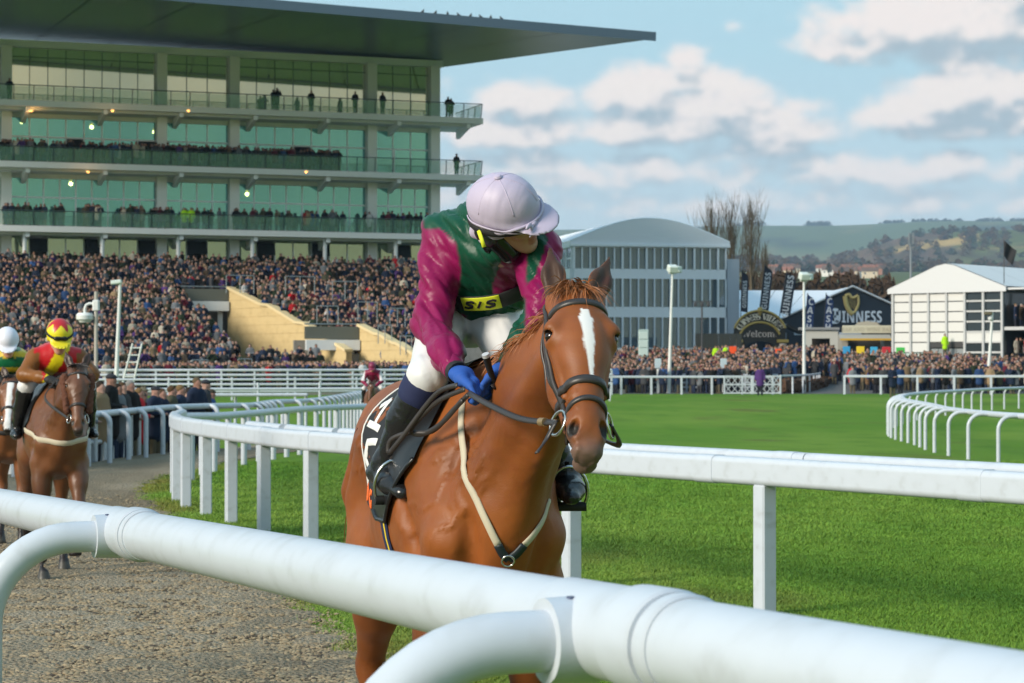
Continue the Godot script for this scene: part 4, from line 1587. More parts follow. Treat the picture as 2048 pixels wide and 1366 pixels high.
func make_rider(label: String, j: Dictionary, s: Dictionary) -> Node3D:
	# j: joints in the scene; s: what the rider wears
	var base: Vector3 = j.base
	var node := thing("person", label, "jockey", base, 0.0, "jockeys riding back along the walkway")
	var cell: float = s.cell
	var hb := look_basis(j.head_up, j.face)
	var ht := Transform3D(hb, j.head)
	# the body from head to foot
	var f := Field.new()
	var chest: Vector3 = (j.shoulder[0] + j.shoulder[1]) * 0.5
	var pel: Vector3 = j.pelvis
	var side: Vector3 = (j.shoulder[1] - j.shoulder[0]).normalized()
	f.bone(pel, pel.lerp(chest, 0.55), 0.125, 0.13, 0.06, 1.1, 0.8, side)
	f.bone(pel.lerp(chest, 0.5), chest, 0.135, 0.115, 0.06, 1.2, 0.8, side)
	for i in 2:
		f.bone(chest, j.shoulder[i], 0.08, 0.058, 0.05)
		f.bone(j.shoulder[i], j.elbow[i], 0.052, 0.040, 0.03)
		f.bone(j.elbow[i], j.wrist[i], 0.040, 0.026, 0.03)
		f.bone(j.wrist[i], j.wrist[i].lerp(j.hand[i], 0.5), 0.024, 0.018, 0.02)
		f.bone(pel, j.hip[i], 0.10, 0.10, 0.05)
		f.bone(j.hip[i], j.knee[i], 0.084, 0.053, 0.04)
		f.bone(j.knee[i], j.ankle[i], 0.050, 0.030, 0.03)
		f.bone(j.ankle[i], j.ankle[i].lerp(j.toe[i], 0.5) + (j.ankle[i] - j.knee[i]).normalized() * 0.035, 0.026, 0.018, 0.02)
	f.bone(chest, j.head + ht.basis * Vector3(0, -0.09, -0.04), 0.075, 0.055, 0.04)
	head_bones(f, ht, s.fine)
	var o := raw()
	if not s.fine: f.net(cell, o)
	else:
		var nk: Vector3 = ht * Vector3(0, -0.125, -0.03)
		var pl := Plane((j.head - nk).normalized(), nk)
		f.net(cell * 1.6, o, Plane(-pl.normal, -pl.d - cell * 3.5), true)
		f.net(0.0045, o, pl, true, j.head - Vector3.ONE * 0.22, j.head + Vector3.ONE * 0.22)
	var hinv := ht.affine_inverse()
	var tone: Vector3 = s.get("skin", Vector3(0.52, 0.29, 0.20))
	var face_paint := func(p: Vector3, _n: Vector3) -> Color:
		var q: Vector3 = hinv * p
		var c := tone * (1.0 + noise_a.get_noise_3d(p.x * 150.0, p.y * 150.0, p.z * 150.0) * 0.12)
		if q.z > 0.06 and absf(q.x) < 0.026 and q.y < -0.053 and q.y > -0.082: c = c.lerp(Vector3(0.45, 0.17, 0.14), 0.7)
		if q.z > 0.05 and absf(absf(q.x) - 0.031) < 0.015 and absf(q.y - 0.005) < 0.008: c = Vector3(0.10, 0.07, 0.055)
		return Color(c.x, c.y, c.z)
	part("body", skin(o, face_paint, null, base), vmat("skin", 0.5, 0.4), node)
	# jacket
	f = Field.new()
	f.bone(pel.lerp(chest, s.get("hem", 0.22)), pel.lerp(chest, 0.6), 0.140, 0.150, 0.06, 1.12, 0.86, side)
	f.bone(pel.lerp(chest, 0.5), chest, 0.155, 0.132, 0.06, 1.2, 0.88, side)
	f.bone(chest, j.head + ht.basis * Vector3(0, -0.13, -0.05), 0.098, 0.070, 0.04)
	for i in 2:
		var el: Vector3 = j.elbow[i]
		var wr: Vector3 = j.wrist[i]
		f.bone(chest.lerp(j.shoulder[i], 0.3), j.shoulder[i], 0.110, 0.082, 0.05)
		f.bone(j.shoulder[i], el, 0.078, 0.064, 0.03)
		f.bone(el, el.lerp(wr, 0.75), 0.064, 0.046, 0.03)
		f.bone(el.lerp(wr, 0.7), el.lerp(wr, 0.93), 0.052, 0.036, 0.03)
	o = raw()
	f.net(cell, o)
	var silk: StandardMaterial3D = s.silk
	part("jacket", skin(o, s.paint, fold_push(s.get("folds", 0.005), Vector3(0.75, 0.65, 0.1)), base), silk, node)
	for i in 2:
		var el: Vector3 = j.elbow[i]
		var wr: Vector3 = j.wrist[i]
		var cf := Field.new()
		cf.bone(el.lerp(wr, 0.90), el.lerp(wr, 0.975), 0.040, 0.038, 0.01)
		o = raw()
		cf.net(maxf(cell * 0.8, 0.006), o)
		part("cuff", skin(o, s.paint, fold_push(0.004, wr - el, 2.0), base), silk, node)
	# breeches
	f = Field.new()
	f.bone(pel.lerp(chest, -0.05), pel.lerp(chest, 0.15), 0.128, 0.125, 0.05, 1.12, 0.86, side)
	for i in 2:
		f.bone(pel, j.hip[i], 0.115, 0.112, 0.05)
		f.bone(j.hip[i], j.knee[i], 0.096, 0.064, 0.04)
		f.bone(j.knee[i], j.knee[i].lerp(j.ankle[i], 0.22), 0.062, 0.058, 0.03)
	o = raw()
	f.net(cell, o)
	part("breeches", skin(o, null, fold_push(0.0035, Vector3(1, 0.4, 0)), base), s.breeches, node)
	# boots and gloves
	for i in 2:
		var kn: Vector3 = j.knee[i]
		var an: Vector3 = j.ankle[i]
		var to: Vector3 = j.toe[i]
		var bf := Field.new()
		bf.bone(kn.lerp(an, 0.16), kn.lerp(an, 0.5), 0.068, 0.066, 0.02, 1.0, 1.05)
		bf.bone(kn.lerp(an, 0.5), an, 0.063, 0.043, 0.03)
		var heel := an + (an - kn).normalized() * 0.055 - (to - an).normalized() * 0.02
		bf.bone(an, heel, 0.044, 0.036, 0.03)
		bf.bone(heel, heel.lerp(to, 0.6), 0.036, 0.043, 0.03, 1.0, 0.85)
		bf.bone(heel.lerp(to, 0.5), to, 0.043, 0.030, 0.03, 1.05, 0.8)
		o = raw()
		bf.net(cell * 0.85, o)
		var boot := part("boot", skin(o, null, fold_push(0.0025, an - kn, 1.2), base), s.boots, node)
		var cuff := Field.new()
		cuff.bone(kn.lerp(an, 0.10), kn.lerp(an, 0.20), 0.074, 0.074, 0.01)
		o = raw()
		cuff.net(cell, o)
		part("boot_top", skin(o, null, null, base), s.get("boot_top", s.boots), boot)
		var gf := Field.new()
		if s.fine:
			hand_bones(gf, j.wrist[i], j.hand[i], j.hand[i] + j.grip[i], j.across[i], 1.0)
		else:
			hand_bones(gf, j.wrist[i], j.hand[i], j.hand[i] + Vector3(0, -0.055, 0.0), Vector3(1, 0, 0), 1.0)
		o = raw()
		gf.net(0.0036 if s.fine else 0.008, o)
		part("glove", skin(o, null, null, base), s.gloves, node)
	# helmet with its silk cover
	var hf := helmet_field(ht)
	o = raw()
	hf.net(0.0055 if s.fine else 0.009, o)
	var helm := part("helmet", skin(o, s.cap_paint if s.has("cap_paint") else null, fold_push(0.0010 if s.fine else 0.0, j.face, 1.3), base), s.cap, node)
	if s.fine:
		for i in 6:
			var a := TAU * i / 6.0 + 0.3
			var pts := []
			for q in 9:
				var e := deg_to_rad(88.0 - q * 9.5)
				pts.append(ht * (Vector3(0, 0.052, -0.01) + Vector3(cos(a) * cos(e) * 0.108, sin(e) * 0.112, sin(a) * cos(e) * 0.128)))
			var l := laid(hf, pts, -0.0002, 2)
			var q2 := []
			for p: Vector3 in l[0]: q2.append(p - base)
			part("seam", ribbon(q2, l[1], 0.004, 0.0014), s.cap, helm)
		var knob := Transform3D(hb, ht * Vector3(0, 0.166, -0.01) - base)
		var kst := new_st()
		lathe_to(kst, [Vector2(0.0, -0.004), Vector2(0.013, -0.003), Vector2(0.014, 0.003), Vector2(0.010, 0.008), Vector2(0.0, 0.010)], 16, knob)
		part("button", kst.commit(), s.cap, helm)
		for band_y: float in [0.012, 0.030]:
			var pts := []
			for q in 25:
				var a := lerpf(-2.6, 2.6, q / 24.0)
				pts.append(ht * Vector3(sin(a) * 0.112, band_y + 0.004 * sin(a * 3.0), -0.01 + cos(a) * 0.132))
			var l := laid(hf, pts, 0.004, 2)
			var q2 := []
			for p: Vector3 in l[0]: q2.append(p - base)
			part("tie", ribbon(q2, l[1], 0.010, 0.003), s.cap, helm)
		var bow := Field.new()
		bow.to = Transform3D(hb, ht * Vector3(-0.055, 0.030, 0.122))
		bow.ball(Vector3(-0.018, 0.010, 0), Vector3(0.019, 0.009, 0.007), 0.006)
		bow.ball(Vector3(0.016, -0.004, 0.002), Vector3(0.019, 0.009, 0.007), 0.006)
		bow.bone(Vector3(-0.005, -0.004, 0.004), Vector3(-0.022, -0.030, 0.002), 0.006, 0.004, 0.004)
		o = raw()
		bow.net(0.0035, o)
		part("bow", skin(o, null, null, base), s.cap, helm)
	# goggles
	if s.has("goggles"):
		var gf := Field.new()
		var up: float = s.goggles
		gf.to = ht * Transform3D(Basis.IDENTITY, Vector3(0, up, 0.012 if up > 0.03 else 0.0))
		gf.balls(Vector3(0.030, 0.004, 0.098), Vector3(0.032, 0.022, 0.014), 0.02)
		o = raw()
		gf.net(0.005, o)
		var gog := part("goggles", skin(o, null, null, base), mat("goggle_lens", lin(0.012, 0.016, 0.018), 0.06), node)
		var pts := []
		for q in 21:
			var a := lerpf(0.5, TAU - 0.5, q / 20.0)
			pts.append(ht * Vector3(sin(a) * 0.112, up + 0.006, -0.01 + cos(a) * 0.130))
		var l := laid(hf, pts, 0.003, 2) if up > 0.03 else [pts, []]
		if up <= 0.03:
			for p: Vector3 in pts: l[1].append((p - j.head).normalized())
		var q2 := []
		for p: Vector3 in l[0]: q2.append(p - base)
		part("strap", ribbon(q2, l[1], 0.022, 0.003), mat("goggle_strap", lin(0.012, 0.012, 0.013), 0.8), gog)
	return node

func main_tack(h: Dictionary) -> void:
	var f: Field = h.field
	var place := main_place()
	var leather := mat("dark_leather", lin(0.030, 0.024, 0.022), 0.42)
	var black := mat("saddle_leather", lin(0.010, 0.010, 0.011), 0.34)
	var cloth := mat("number_cloth", lin(0.012, 0.014, 0.018), 0.85)
	var steel := mat("stirrup_steel", lin(0.55, 0.55, 0.55), 0.25, 1.0)
	var node := thing("racing_saddle", "small black racing saddle with number cloth and cream breast straps on chestnut horse", "saddle")
	node.transform = place
	var low := func(z: float) -> float: return 1.70 + 0.20 * smoothstep(-0.28, 0.1, z)
	var grids := []
	for s: float in [-1.0, 1.0]:
		var g := cloth_patch(f, spaced(-0.345, 0.14, 14), s, low, 0.006, 18)
		grids.append(g)
		part("number_cloth", sheet(g, 0.004), cloth, node)
		var edge := []
		var outs := []
		for k in g[0].size():
			edge.append(g[0][k])
			outs.append((g[0][k] - Vector3(0, 1.2, g[0][k].z)).normalized())
		part("piping", ribbon(edge, outs, 0.008, 0.003), mat("white_piping", lin(0.7, 0.7, 0.68), 0.7), node)
	var white: Material = M["white_piping"]
	var orange := mat("orange_print", lin(0.80, 0.13, 0.015), 0.7)
	part("numeral", stroke(grids[0], Vector2(0.03, 0.50), Vector2(0.28, 0.60), [[Vector2(0.05, 0.62), Vector2(0.6, 0.62)], [Vector2(0.32, 0.62), Vector2(0.32, 0.05)], [Vector2(0.1, 0.25), Vector2(0.32, 0.05)]], 0.026), white, node)
	part("numeral", stroke(grids[0], Vector2(0.04, 0.50), Vector2(0.54, 0.84), [[Vector2(0.7, 0.05), Vector2(0.15, 0.15), Vector2(0.0, 0.5), Vector2(0.15, 0.85), Vector2(0.7, 0.95)]], 0.026), white, node)
	var word := [
		[[Vector2(0.16, 0.1), Vector2(0.04, 0.3), Vector2(0.04, 0.7), Vector2(0.16, 0.9)]],
		[[Vector2(0.27, 0.05), Vector2(0.27, 0.9), Vector2(0.40, 0.9)]],
		[[Vector2(0.50, 0.05), Vector2(0.50, 0.9), Vector2(0.62, 0.7), Vector2(0.62, 0.25), Vector2(0.50, 0.05)]],
		[[Vector2(0.88, 0.15), Vector2(0.76, 0.15), Vector2(0.73, 0.5), Vector2(0.78, 0.88), Vector2(0.88, 0.85), Vector2(0.88, 0.5)]],
	]
	for w: Array in word:
		part("letter", stroke(grids[0], Vector2(0.02, 0.62), Vector2(0.86, 0.985), w, 0.017), orange, node)
	# flaps and seat
	for s: float in [-1.0, 1.0]:
		var flap := cloth_patch(f, spaced(0.02, 0.37, 14), s, func(z: float) -> float: return 1.84 - 4.6 * maxf(z - 0.20, 0.0) - 2.0 * maxf(0.06 - z, 0.0), 0.016, 16)
		part("flap", sheet(flap, 0.006), black, node)
		var edge := []
		var outs := []
		for i in flap.size():
			edge.append(flap[i][-1])
			outs.append(slope(f, flap[i][-1]))
		part("flap_edge", ribbon(edge, outs, 0.012, 0.007), black, node)
	var sf := Field.new()
	sf.bone(Vector3(0, 1.57, -0.26), Vector3(0, 1.555, 0.02), 0.050, 0.045, 0.05, 2.2, 0.6)
	sf.bone(Vector3(0, 1.57, -0.02), Vector3(0, 1.615, 0.16), 0.045, 0.035, 0.05, 1.4, 0.8)
	sf.bone(Vector3(-0.08, 1.60, -0.28), Vector3(0.08, 1.60, -0.28), 0.022, 0.022, 0.05)
	var o := raw()
	sf.net(0.012, o)
	part("seat", skin(o), black, node)
	# girth
	var pts := []
	var outs := []
	for i in 40:
		var a := TAU * i / 40.0
		var dir := Vector3(sin(a), cos(a), 0)
		pts.append(onto(f, Vector3(0, 1.22, 0.13), dir, 0.5, 0.007))
		outs.append(dir)
	part("girth", ribbon(pts, outs, 0.085, 0.005, true), mat("navy_webbing", lin(0.006, 0.014, 0.065), 0.8), node)
	for z in [0.155]:
		pts = []
		outs = []
		for i in 40:
			var a := TAU * i / 40.0
			var dir := Vector3(sin(a), cos(a), 0)
			pts.append(onto(f, Vector3(0, 1.22, z), dir, 0.5, 0.013))
			outs.append(dir)
		part("girth_stripe", ribbon(pts, outs, 0.010, 0.002, true), mat("yellow_stripe", lin(0.75, 0.55, 0.02), 0.7), node)
	# breast straps
	var cream := mat("cream_webbing", lin(0.50, 0.44, 0.33), 0.8)
	var l := seen_line(f, place, [Vector2(926, 800), Vector2(922, 850), Vector2(928, 920), Vector2(946, 985), Vector2(974, 1045), Vector2(996, 1090)], 0.004)
	part("breast_strap", ribbon(l[0], l[1], 0.024, 0.005), cream, node)
	l = seen_line(f, place, [Vector2(1099, 1000), Vector2(1090, 1030), Vector2(1072, 1062), Vector2(1048, 1090)], 0.004)
	part("breast_strap", ribbon(l[0], l[1], 0.024, 0.005), cream, node)
	l = seen_line(f, place, [Vector2(996, 1090), Vector2(1006, 1108), Vector2(1017, 1118)], 0.006)
	part("strap_end", ribbon(l[0], l[1], 0.028, 0.007), mat("blue_rubber", lin(0.008, 0.016, 0.022), 0.5), node)
	l = seen_line(f, place, [Vector2(1048, 1090), Vector2(1032, 1108), Vector2(1017, 1118)], 0.006)
	part("strap_end", ribbon(l[0], l[1], 0.028, 0.007), M["blue_rubber"], node)
	var rp := sight(f, place, 1016, 1122, 0.010)
	var rn := slope(f, rp)
	part("ring", ring_mesh(0.019, 0.0035, Transform3D(look_basis(Vector3.UP, rn), rp)), steel, node)
	# stirrups
	var inv := place.affine_inverse()
	for s in 2:
		var an: Vector3 = [at(772, 950, 7.66), at(1134, 965, 7.60)][s]
		var to: Vector3 = [at(806, 985, 7.48), at(1142, 995, 7.44)][s]
		var mid: Vector3 = inv * (an.lerp(to, 0.42))
		var ax: Vector3 = (inv.basis * (to - an)).normalized()
		var up := (Vector3.UP - ax * ax.y).normalized()
		var sd := up.cross(ax).normalized()
		var iron := []
		for i in 15:
			var a := lerpf(-0.6, PI + 0.6, i / 14.0)
			iron.append(mid + sd * cos(a) * 0.062 + up * (sin(a) * 0.085 - 0.01))
		var ir := part("stirrup_iron", tube(iron, 0.006, 8, ax), steel, node)
		part("tread", tube([mid - sd * 0.058 - up * 0.060, mid + sd * 0.058 - up * 0.060], 0.016, 10, ax), mat("black_rubber", lin(0.012, 0.012, 0.012), 0.7), ir)
		var sg := -1.0 if s == 0 else 1.0
		var hang := [Vector3(0.20 * sg, 1.50, 0.07), Vector3(0.29 * sg, 1.38, 0.04), mid + up * 0.08]
		part("stirrup_leather", ribbon(curve(hang, 6), curve([Vector3(sg, 0.6, 0), Vector3(sg, 0.1, 0), Vector3(sg, 0.1, 0.2)], 6), 0.022, 0.004), leather, node)
	# bridle, reins
	var b := thing("bridle", "dark leather bridle with steel bit rings on the chestnut horse's head", "bridle")
	b.transform = place
	make_bridle_on(h, leather, b)
	var grip := inv * at(938, 786, 7.13)
	var t: Transform3D = h.k.head
	var bit := t * Vector3(-0.075, -0.435, -0.028)
	var bit2 := t * Vector3(0.075, -0.435, -0.028)
	var r1 := curve([bit, bit.lerp(grip, 0.35) + Vector3(-0.01, -0.02, 0), bit.lerp(grip, 0.75) + Vector3(-0.01, -0.012, 0.02), grip], 8)
	var o1 := []
	for p in r1: o1.append(Vector3(-0.5, 0.55, 0.6))
	part("rein", ribbon(r1, o1, 0.019, 0.005), leather, b)
	part("rein_stop", tube([r1[3], r1[4]], 0.013, 10), mat("rein_ring", lin(0.35, 0.24, 0.12), 0.4, 0.6), b)
	var r2 := curve([bit2, bit2 + Vector3(0.06, -0.06, -0.15), Vector3(0.16, 1.55, 0.62), Vector3(0.10, 1.66, 0.36), inv * at(985, 775, 7.15)], 8)
	var o2 := []
	for p in r2: o2.append(Vector3(0.6, 0.6, 0.2))
	part("rein", ribbon(r2, o2, 0.019, 0.005), leather, b)
	for loop in [[Vector3(936, 790, 7.12), Vector3(905, 822, 7.22), Vector3(865, 862, 7.32), Vector3(815, 866, 7.38), Vector3(782, 880, 7.42), Vector3(778, 905, 7.42), Vector3(800, 880, 7.37), Vector3(870, 790, 7.28), Vector3(915, 770, 7.16)],
			[Vector3(930, 778, 7.12), Vector3(880, 800, 7.27), Vector3(840, 835, 7.33), Vector3(822, 862, 7.36), Vector3(846, 868, 7.35), Vector3(885, 845, 7.26), Vector3(925, 800, 7.13)]]:
		var pts2 := []
		for v: Vector3 in loop: pts2.append(inv * at(v.x, v.y, v.z))
		pts2 = curve(pts2, 6)
		var o3 := []
		for p in pts2: o3.append(Vector3(-0.45, 0.2, 0.85))
		part("rein_loop", ribbon(pts2, o3, 0.016, 0.004), leather, b)
	var keep := [bit + Vector3(-0.01, 0, 0.02), t * Vector3(-0.105, -0.49, -0.04), t * Vector3(-0.135, -0.55, -0.02)]
	part("strap_end", ribbon(curve(keep, 5), curve([Vector3(-1, 0, 0.4), Vector3(-1, 0, 0.4), Vector3(-0.7, 0.4, 0.4)], 5), 0.014, 0.004), leather, b)

# ---------------------------------------------------------------- the other horses and riders
func rider_joints(place: Transform3D, k: Dictionary) -> Dictionary:
	var lean: float = k.get("lean", 0.0)
	var g := func(x: float, y: float, z: float) -> Vector3: return place * Vector3(x, y, z)
	var j := {"base": place.origin}
	j.pelvis = g.call(0, 1.84, -0.16)
	j.hip = [g.call(-0.09, 1.82, -0.14), g.call(0.09, 1.82, -0.14)]
	j.shoulder = [g.call(-0.185, 2.10 - lean, 0.20), g.call(0.185, 2.10 - lean, 0.20)]
	j.elbow = [g.call(-0.29, 1.84 - lean * 0.5, 0.30), g.call(0.29, 1.84 - lean * 0.5, 0.30)]
	j.wrist = [g.call(-0.13, 1.69, 0.50), g.call(0.13, 1.69, 0.50)]
	j.hand = [g.call(-0.06, 1.665, 0.575), g.call(0.06, 1.665, 0.575)]
	j.knee = [g.call(-0.27, 1.62, 0.20), g.call(0.27, 1.62, 0.20)]
	j.ankle = [g.call(-0.32, 1.26, -0.04), g.call(0.32, 1.26, -0.04)]
	j.toe = [g.call(-0.345, 1.20, 0.12), g.call(0.345, 1.20, 0.12)]
	j.head = g.call(k.get("head_x", 0.0), 2.265 - lean, 0.36)
	j.head_up = place.basis * Vector3(0, 0.82, 0.57)
	j.face = place.basis * Vector3(k.get("face_x", 0.0), -0.5, 0.86)
	return j

func bay(poll: Vector3, mid: Vector3, pitch: float, yaw: float, legs: Array, blaze: Array, tone := 1.0) -> Dictionary:
	var coat := vmat("bay_coat", 0.46, 0.5)
	var hair := mat("black_hair", lin(0.018, 0.012, 0.010), 0.6)
	return {
		"front": legs[0], "hind": legs[1], "poll": poll, "mid": mid, "head": head_turn(poll, pitch, yaw, 0.0, 1.04),
		"ears": [Vector3(-0.05, 0.17, 0.01), Vector3(0.05, 0.17, 0.01)],
		"coat": Vector3(0.185, 0.068, 0.024) * tone, "dark": Vector3(0.085, 0.030, 0.012) * tone, "points": Vector3(0.014, 0.010, 0.009),
		"muzzle": Vector3(0.022, 0.016, 0.014), "leg_top": 0.42, "blaze": blaze, "mane": 160, "material": coat, "hair": hair,
	}

func bay_tack(h: Dictionary, place: Transform3D, label: String, strap: Material, sheepskin := false) -> void:
	var f: Field = h.field
	var black := mat("saddle_leather", lin(0.010, 0.010, 0.011), 0.34)
	var s := thing("racing_saddle", label, "saddle")
	s.transform = place
	for sg: float in [-1.0, 1.0]:
		part("flap", sheet(cloth_patch(f, spaced(-0.34, 0.30, 8), sg, func(z: float) -> float: return 1.75 - 2.4 * maxf(z - 0.12, 0.0), 0.012, 10), 0.004), black, s)
	var pts := []
	var outs := []
	for i in 25:
		var a := lerpf(-1.9, 1.9, i / 24.0)
		var dir := Vector3(sin(a), -0.10 - 0.16 * cos(a), cos(a)).normalized()
		pts.append(onto(f, Vector3(0, 1.27, 0.28), dir, 0.7, 0.004))
		outs.append(dir)
	part("breast_strap", ribbon(pts, outs, 0.045, 0.006), strap, s)
	var b := thing("bridle", "%s" % label.replace("racing saddle", "bridle and reins").replace("black bridle", "dark bridle"), "bridle")
	b.transform = place
	var leather := mat("dark_leather", lin(0.030, 0.024, 0.022), 0.42)
	make_bridle_on(h, leather, b, false)
	var t: Transform3D = h.k.head
	for sg: float in [-1.0, 1.0]:
		var bit := t * Vector3(0.075 * sg, -0.435, -0.028)
		var line := curve([bit, Vector3(0.16 * sg, 1.52, 0.72), Vector3(0.06 * sg, 1.66, 0.58)], 6)
		var up := []
		for p in line: up.append(Vector3(sg, 0.4, 0.2))
		part("rein", ribbon(line, up, 0.022, 0.006), leather, b)
		if sheepskin:
			var fl := Field.new()
			fl.to = t
			fl.bone(Vector3(0.105 * sg, -0.06, -0.03), Vector3(0.088 * sg, -0.36, -0.02), 0.040, 0.032, 0.02)
			var o := raw()
			fl.net(0.012, o)
			part("sheepskin_cheekpiece", skin(o, null, func(p: Vector3, _n: Vector3) -> float: return noise_a.get_noise_3d(p.x * 420.0, p.y * 420.0, p.z * 420.0) * 0.016), mat("brown_fleece", lin(0.10, 0.035, 0.018), 0.95), b)

func two_tone(place: Transform3D, f: Callable) -> Callable:
	var inv := place.affine_inverse()
	return func(p: Vector3, _n: Vector3) -> Color:
		var c: Vector3 = f.call(inv * p)
		return Color(c.x, c.y, c.z)

func make_others() -> void:
	var silk := vmat("satin_silks", 0.36, 0.34)
	var white := mat("white_breeches", lin(0.66, 0.65, 0.63), 0.45)
	var boots := mat("riding_boot", lin(0.012, 0.012, 0.013), 0.24)
	var black := mat("black_glove", lin(0.012, 0.012, 0.013), 0.7)
	# second horse, cantering behind
	var p2 := Transform3D(Basis(Vector3.UP, deg_to_rad(19.0)).scaled(Vector3(0.95, 1.0, 1.0)), Vector3(-3.90, 0.0, -18.75))
	var legs2 := [[[Vector2(0.44, 0.53), Vector2(0.40, 0.25), Vector2(0.46, 0.05)], [Vector2(0.60, 0.62), Vector2(0.42, 0.42), Vector2(0.36, 0.26)]], [[Vector2(-0.88, 0.62), Vector2(-0.98, 0.34), Vector2(-1.02, 0.14)], [Vector2(-0.60, 0.60), Vector2(-0.46, 0.28), Vector2(-0.38, 0.06)]]]
	var poll2 := Vector3(0.07, 1.76, 1.07)
	var k2 := bay(poll2, Vector3(0.03, 1.53, 0.74), deg_to_rad(26.0), deg_to_rad(-6.0), legs2, [[-0.07, -0.105, 0.007, 0.005, 0.0, 0.0]], 0.8)
	var h2 := make_horse("racehorse", "dark bay horse in brown sheepskin cheekpieces cantering on the sand walkway", k2, p2, Vector2(0.020, 0.011))
	bay_tack(h2, p2, "black racing saddle on the bay horse in sheepskin cheekpieces", mat("cream_webbing", lin(0.50, 0.44, 0.33), 0.8), true)
	var red := Vector3(0.46, 0.012, 0.016)
	var yellow := Vector3(0.72, 0.60, 0.012)
	var brown := Vector3(0.20, 0.075, 0.018)
	var j2 := rider_joints(p2, {"lean": 0.24})
	var hi := Transform3D(look_basis(j2.head_up, j2.face), j2.head).affine_inverse()
	make_rider("jockey in red with a yellow sash, brown sleeves and a red and yellow starred cap", j2, {
		"cell": 0.016, "fine": false, "silk": silk, "breeches": white, "boots": boots, "gloves": black, "goggles": 0.052, "folds": 0.004,
		"cap": vmat("starred_cap", 0.4, 0.5),
		"paint": two_tone(p2, func(q: Vector3) -> Vector3:
			if absf(q.x) > 0.205 or (absf(q.x) > 0.16 and q.y < 1.9): return brown
			return yellow if absf(q.x - (q.y - 1.95) * 0.55 - 0.05) < 0.055 else red),
		"cap_paint": func(p: Vector3, _n: Vector3) -> Color:
			var q: Vector3 = hi * p
			var a := atan2(q.x, q.z + 0.01)
			var r := Vector2(q.x, q.z + 0.01).length()
			var edge := 0.060 + 0.050 * absf(fposmod(a / TAU * 6.0 + 0.5, 1.0) - 0.5) * 2.0
			var c := red if r < edge and q.y > 0.02 else yellow
			return Color(c.x, c.y, c.z),
	})
	# third horse, at the edge of the view
	var p3 := Transform3D(Basis(Vector3.UP, deg_to_rad(8.0)), Vector3(-4.92, 0.0, -21.6))
	var poll3 := Vector3(0.10, 1.66, 1.10)
	var legs3 := [[[Vector2(0.56, 0.56), Vector2(0.42, 0.32), Vector2(0.40, 0.12)], [Vector2(0.44, 0.53), Vector2(0.42, 0.25), Vector2(0.48, 0.05)]], [[Vector2(-0.66, 0.60), Vector2(-0.54, 0.28), Vector2(-0.45, 0.06)], [Vector2(-0.9, 0.62), Vector2(-0.98, 0.34), Vector2(-1.0, 0.12)]]]
	var k3 := bay(poll3, Vector3(0.04, 1.49, 0.76), deg_to_rad(32.0), deg_to_rad(-2.0), legs3, [[-0.06, -0.25, 0.030, 0.026, 0.0, 0.0], [-0.25, -0.56, 0.026, 0.030, 0.0, 0.0]], 1.25)
	var h3 := make_horse("racehorse", "bay horse with a broad white blaze beside the sheepskin cheekpieced horse", k3, p3, Vector2(0.024, 0.012))
	bay_tack(h3, p3, "black racing saddle on the bay horse with the broad white blaze", black)
	var green := Vector3(0.006, 0.11, 0.045)
	var gold := Vector3(0.60, 0.42, 0.02)
	make_rider("jockey in green and gold hoops with a white cap", rider_joints(p3, {"lean": 0.26, "face_x": 0.1}), {
		"cell": 0.018, "fine": false, "silk": silk, "breeches": white, "boots": boots, "gloves": black, "goggles": 0.005, "folds": 0.004,
		"cap": mat("white_cap", lin(0.66, 0.66, 0.74), 0.45),
		"paint": two_tone(p3, func(q: Vector3) -> Vector3: return gold if fposmod(q.y * 1.05 + q.z * 0.15, 0.155) < 0.055 and q.y < 2.02 else green),
	})
	# fourth horse far off by the bend of the rails
	var p4 := Transform3D(Basis(Vector3.UP, deg_to_rad(-4.0)).scaled(Vector3.ONE * 0.98), Vector3(-4.15, dip(-4.15, -66.0) + 0.0, -66.0))
	var h4 := copy_of(h2.node, p4.origin, 0.0, "small dark horse far off beyond the bend of the white rails")
	h4.transform = p4
	var maroon := Vector3(0.20, 0.008, 0.045)
	make_rider("jockey in maroon with white banded sleeves far off beyond the bend of the rails", rider_joints(p4, {}), {
		"cell": 0.030, "fine": false, "silk": silk, "breeches": white, "boots": boots, "gloves": black, "folds": 0.0,
		"cap": mat("maroon_cap", lin(0.20, 0.012, 0.06), 0.5),
		"paint": two_tone(p4, func(q: Vector3) -> Vector3: return Vector3(0.62, 0.60, 0.62) if absf(q.x) > 0.235 and q.y > 1.86 else maroon),
	})

# ---------------------------------------------------------------- white running rails
func plastic(key := "white_plastic", c := Vector3(0.50, 0.54, 0.60)) -> StandardMaterial3D:
	if M.has(key): return M[key]
	var m := mat(key, lin(c.x, c.y, c.z), 0.34, 0.0, 0.45)
	m.albedo_texture = ramp_tex(41, 0.02, 256, [Vector3(0.80, 0.79, 0.76), Vector3(0.975, 0.975, 0.97), Vector3(1, 1, 1), Vector3(1, 1, 1)], 6)
	triplanar(m, 1.3)
	return m

func along(line: Array, a: Vector3, b: Vector3) -> Array:
	# the stretch of a line between two of its points
	var ia := 0
	var ib := 0
	var da := 1e9
	var db := 1e9
	for i in line.size():
		var p: Vector3 = line[i]
		if p.distance_to(a) < da:
			da = p.distance_to(a)
			ia = i
		if p.distance_to(b) < db:
			db = p.distance_to(b)
			ib = i
	var out := [a]
	for i in range(ia + 1, ib): out.append(line[i])
	out.append(b)
	return out

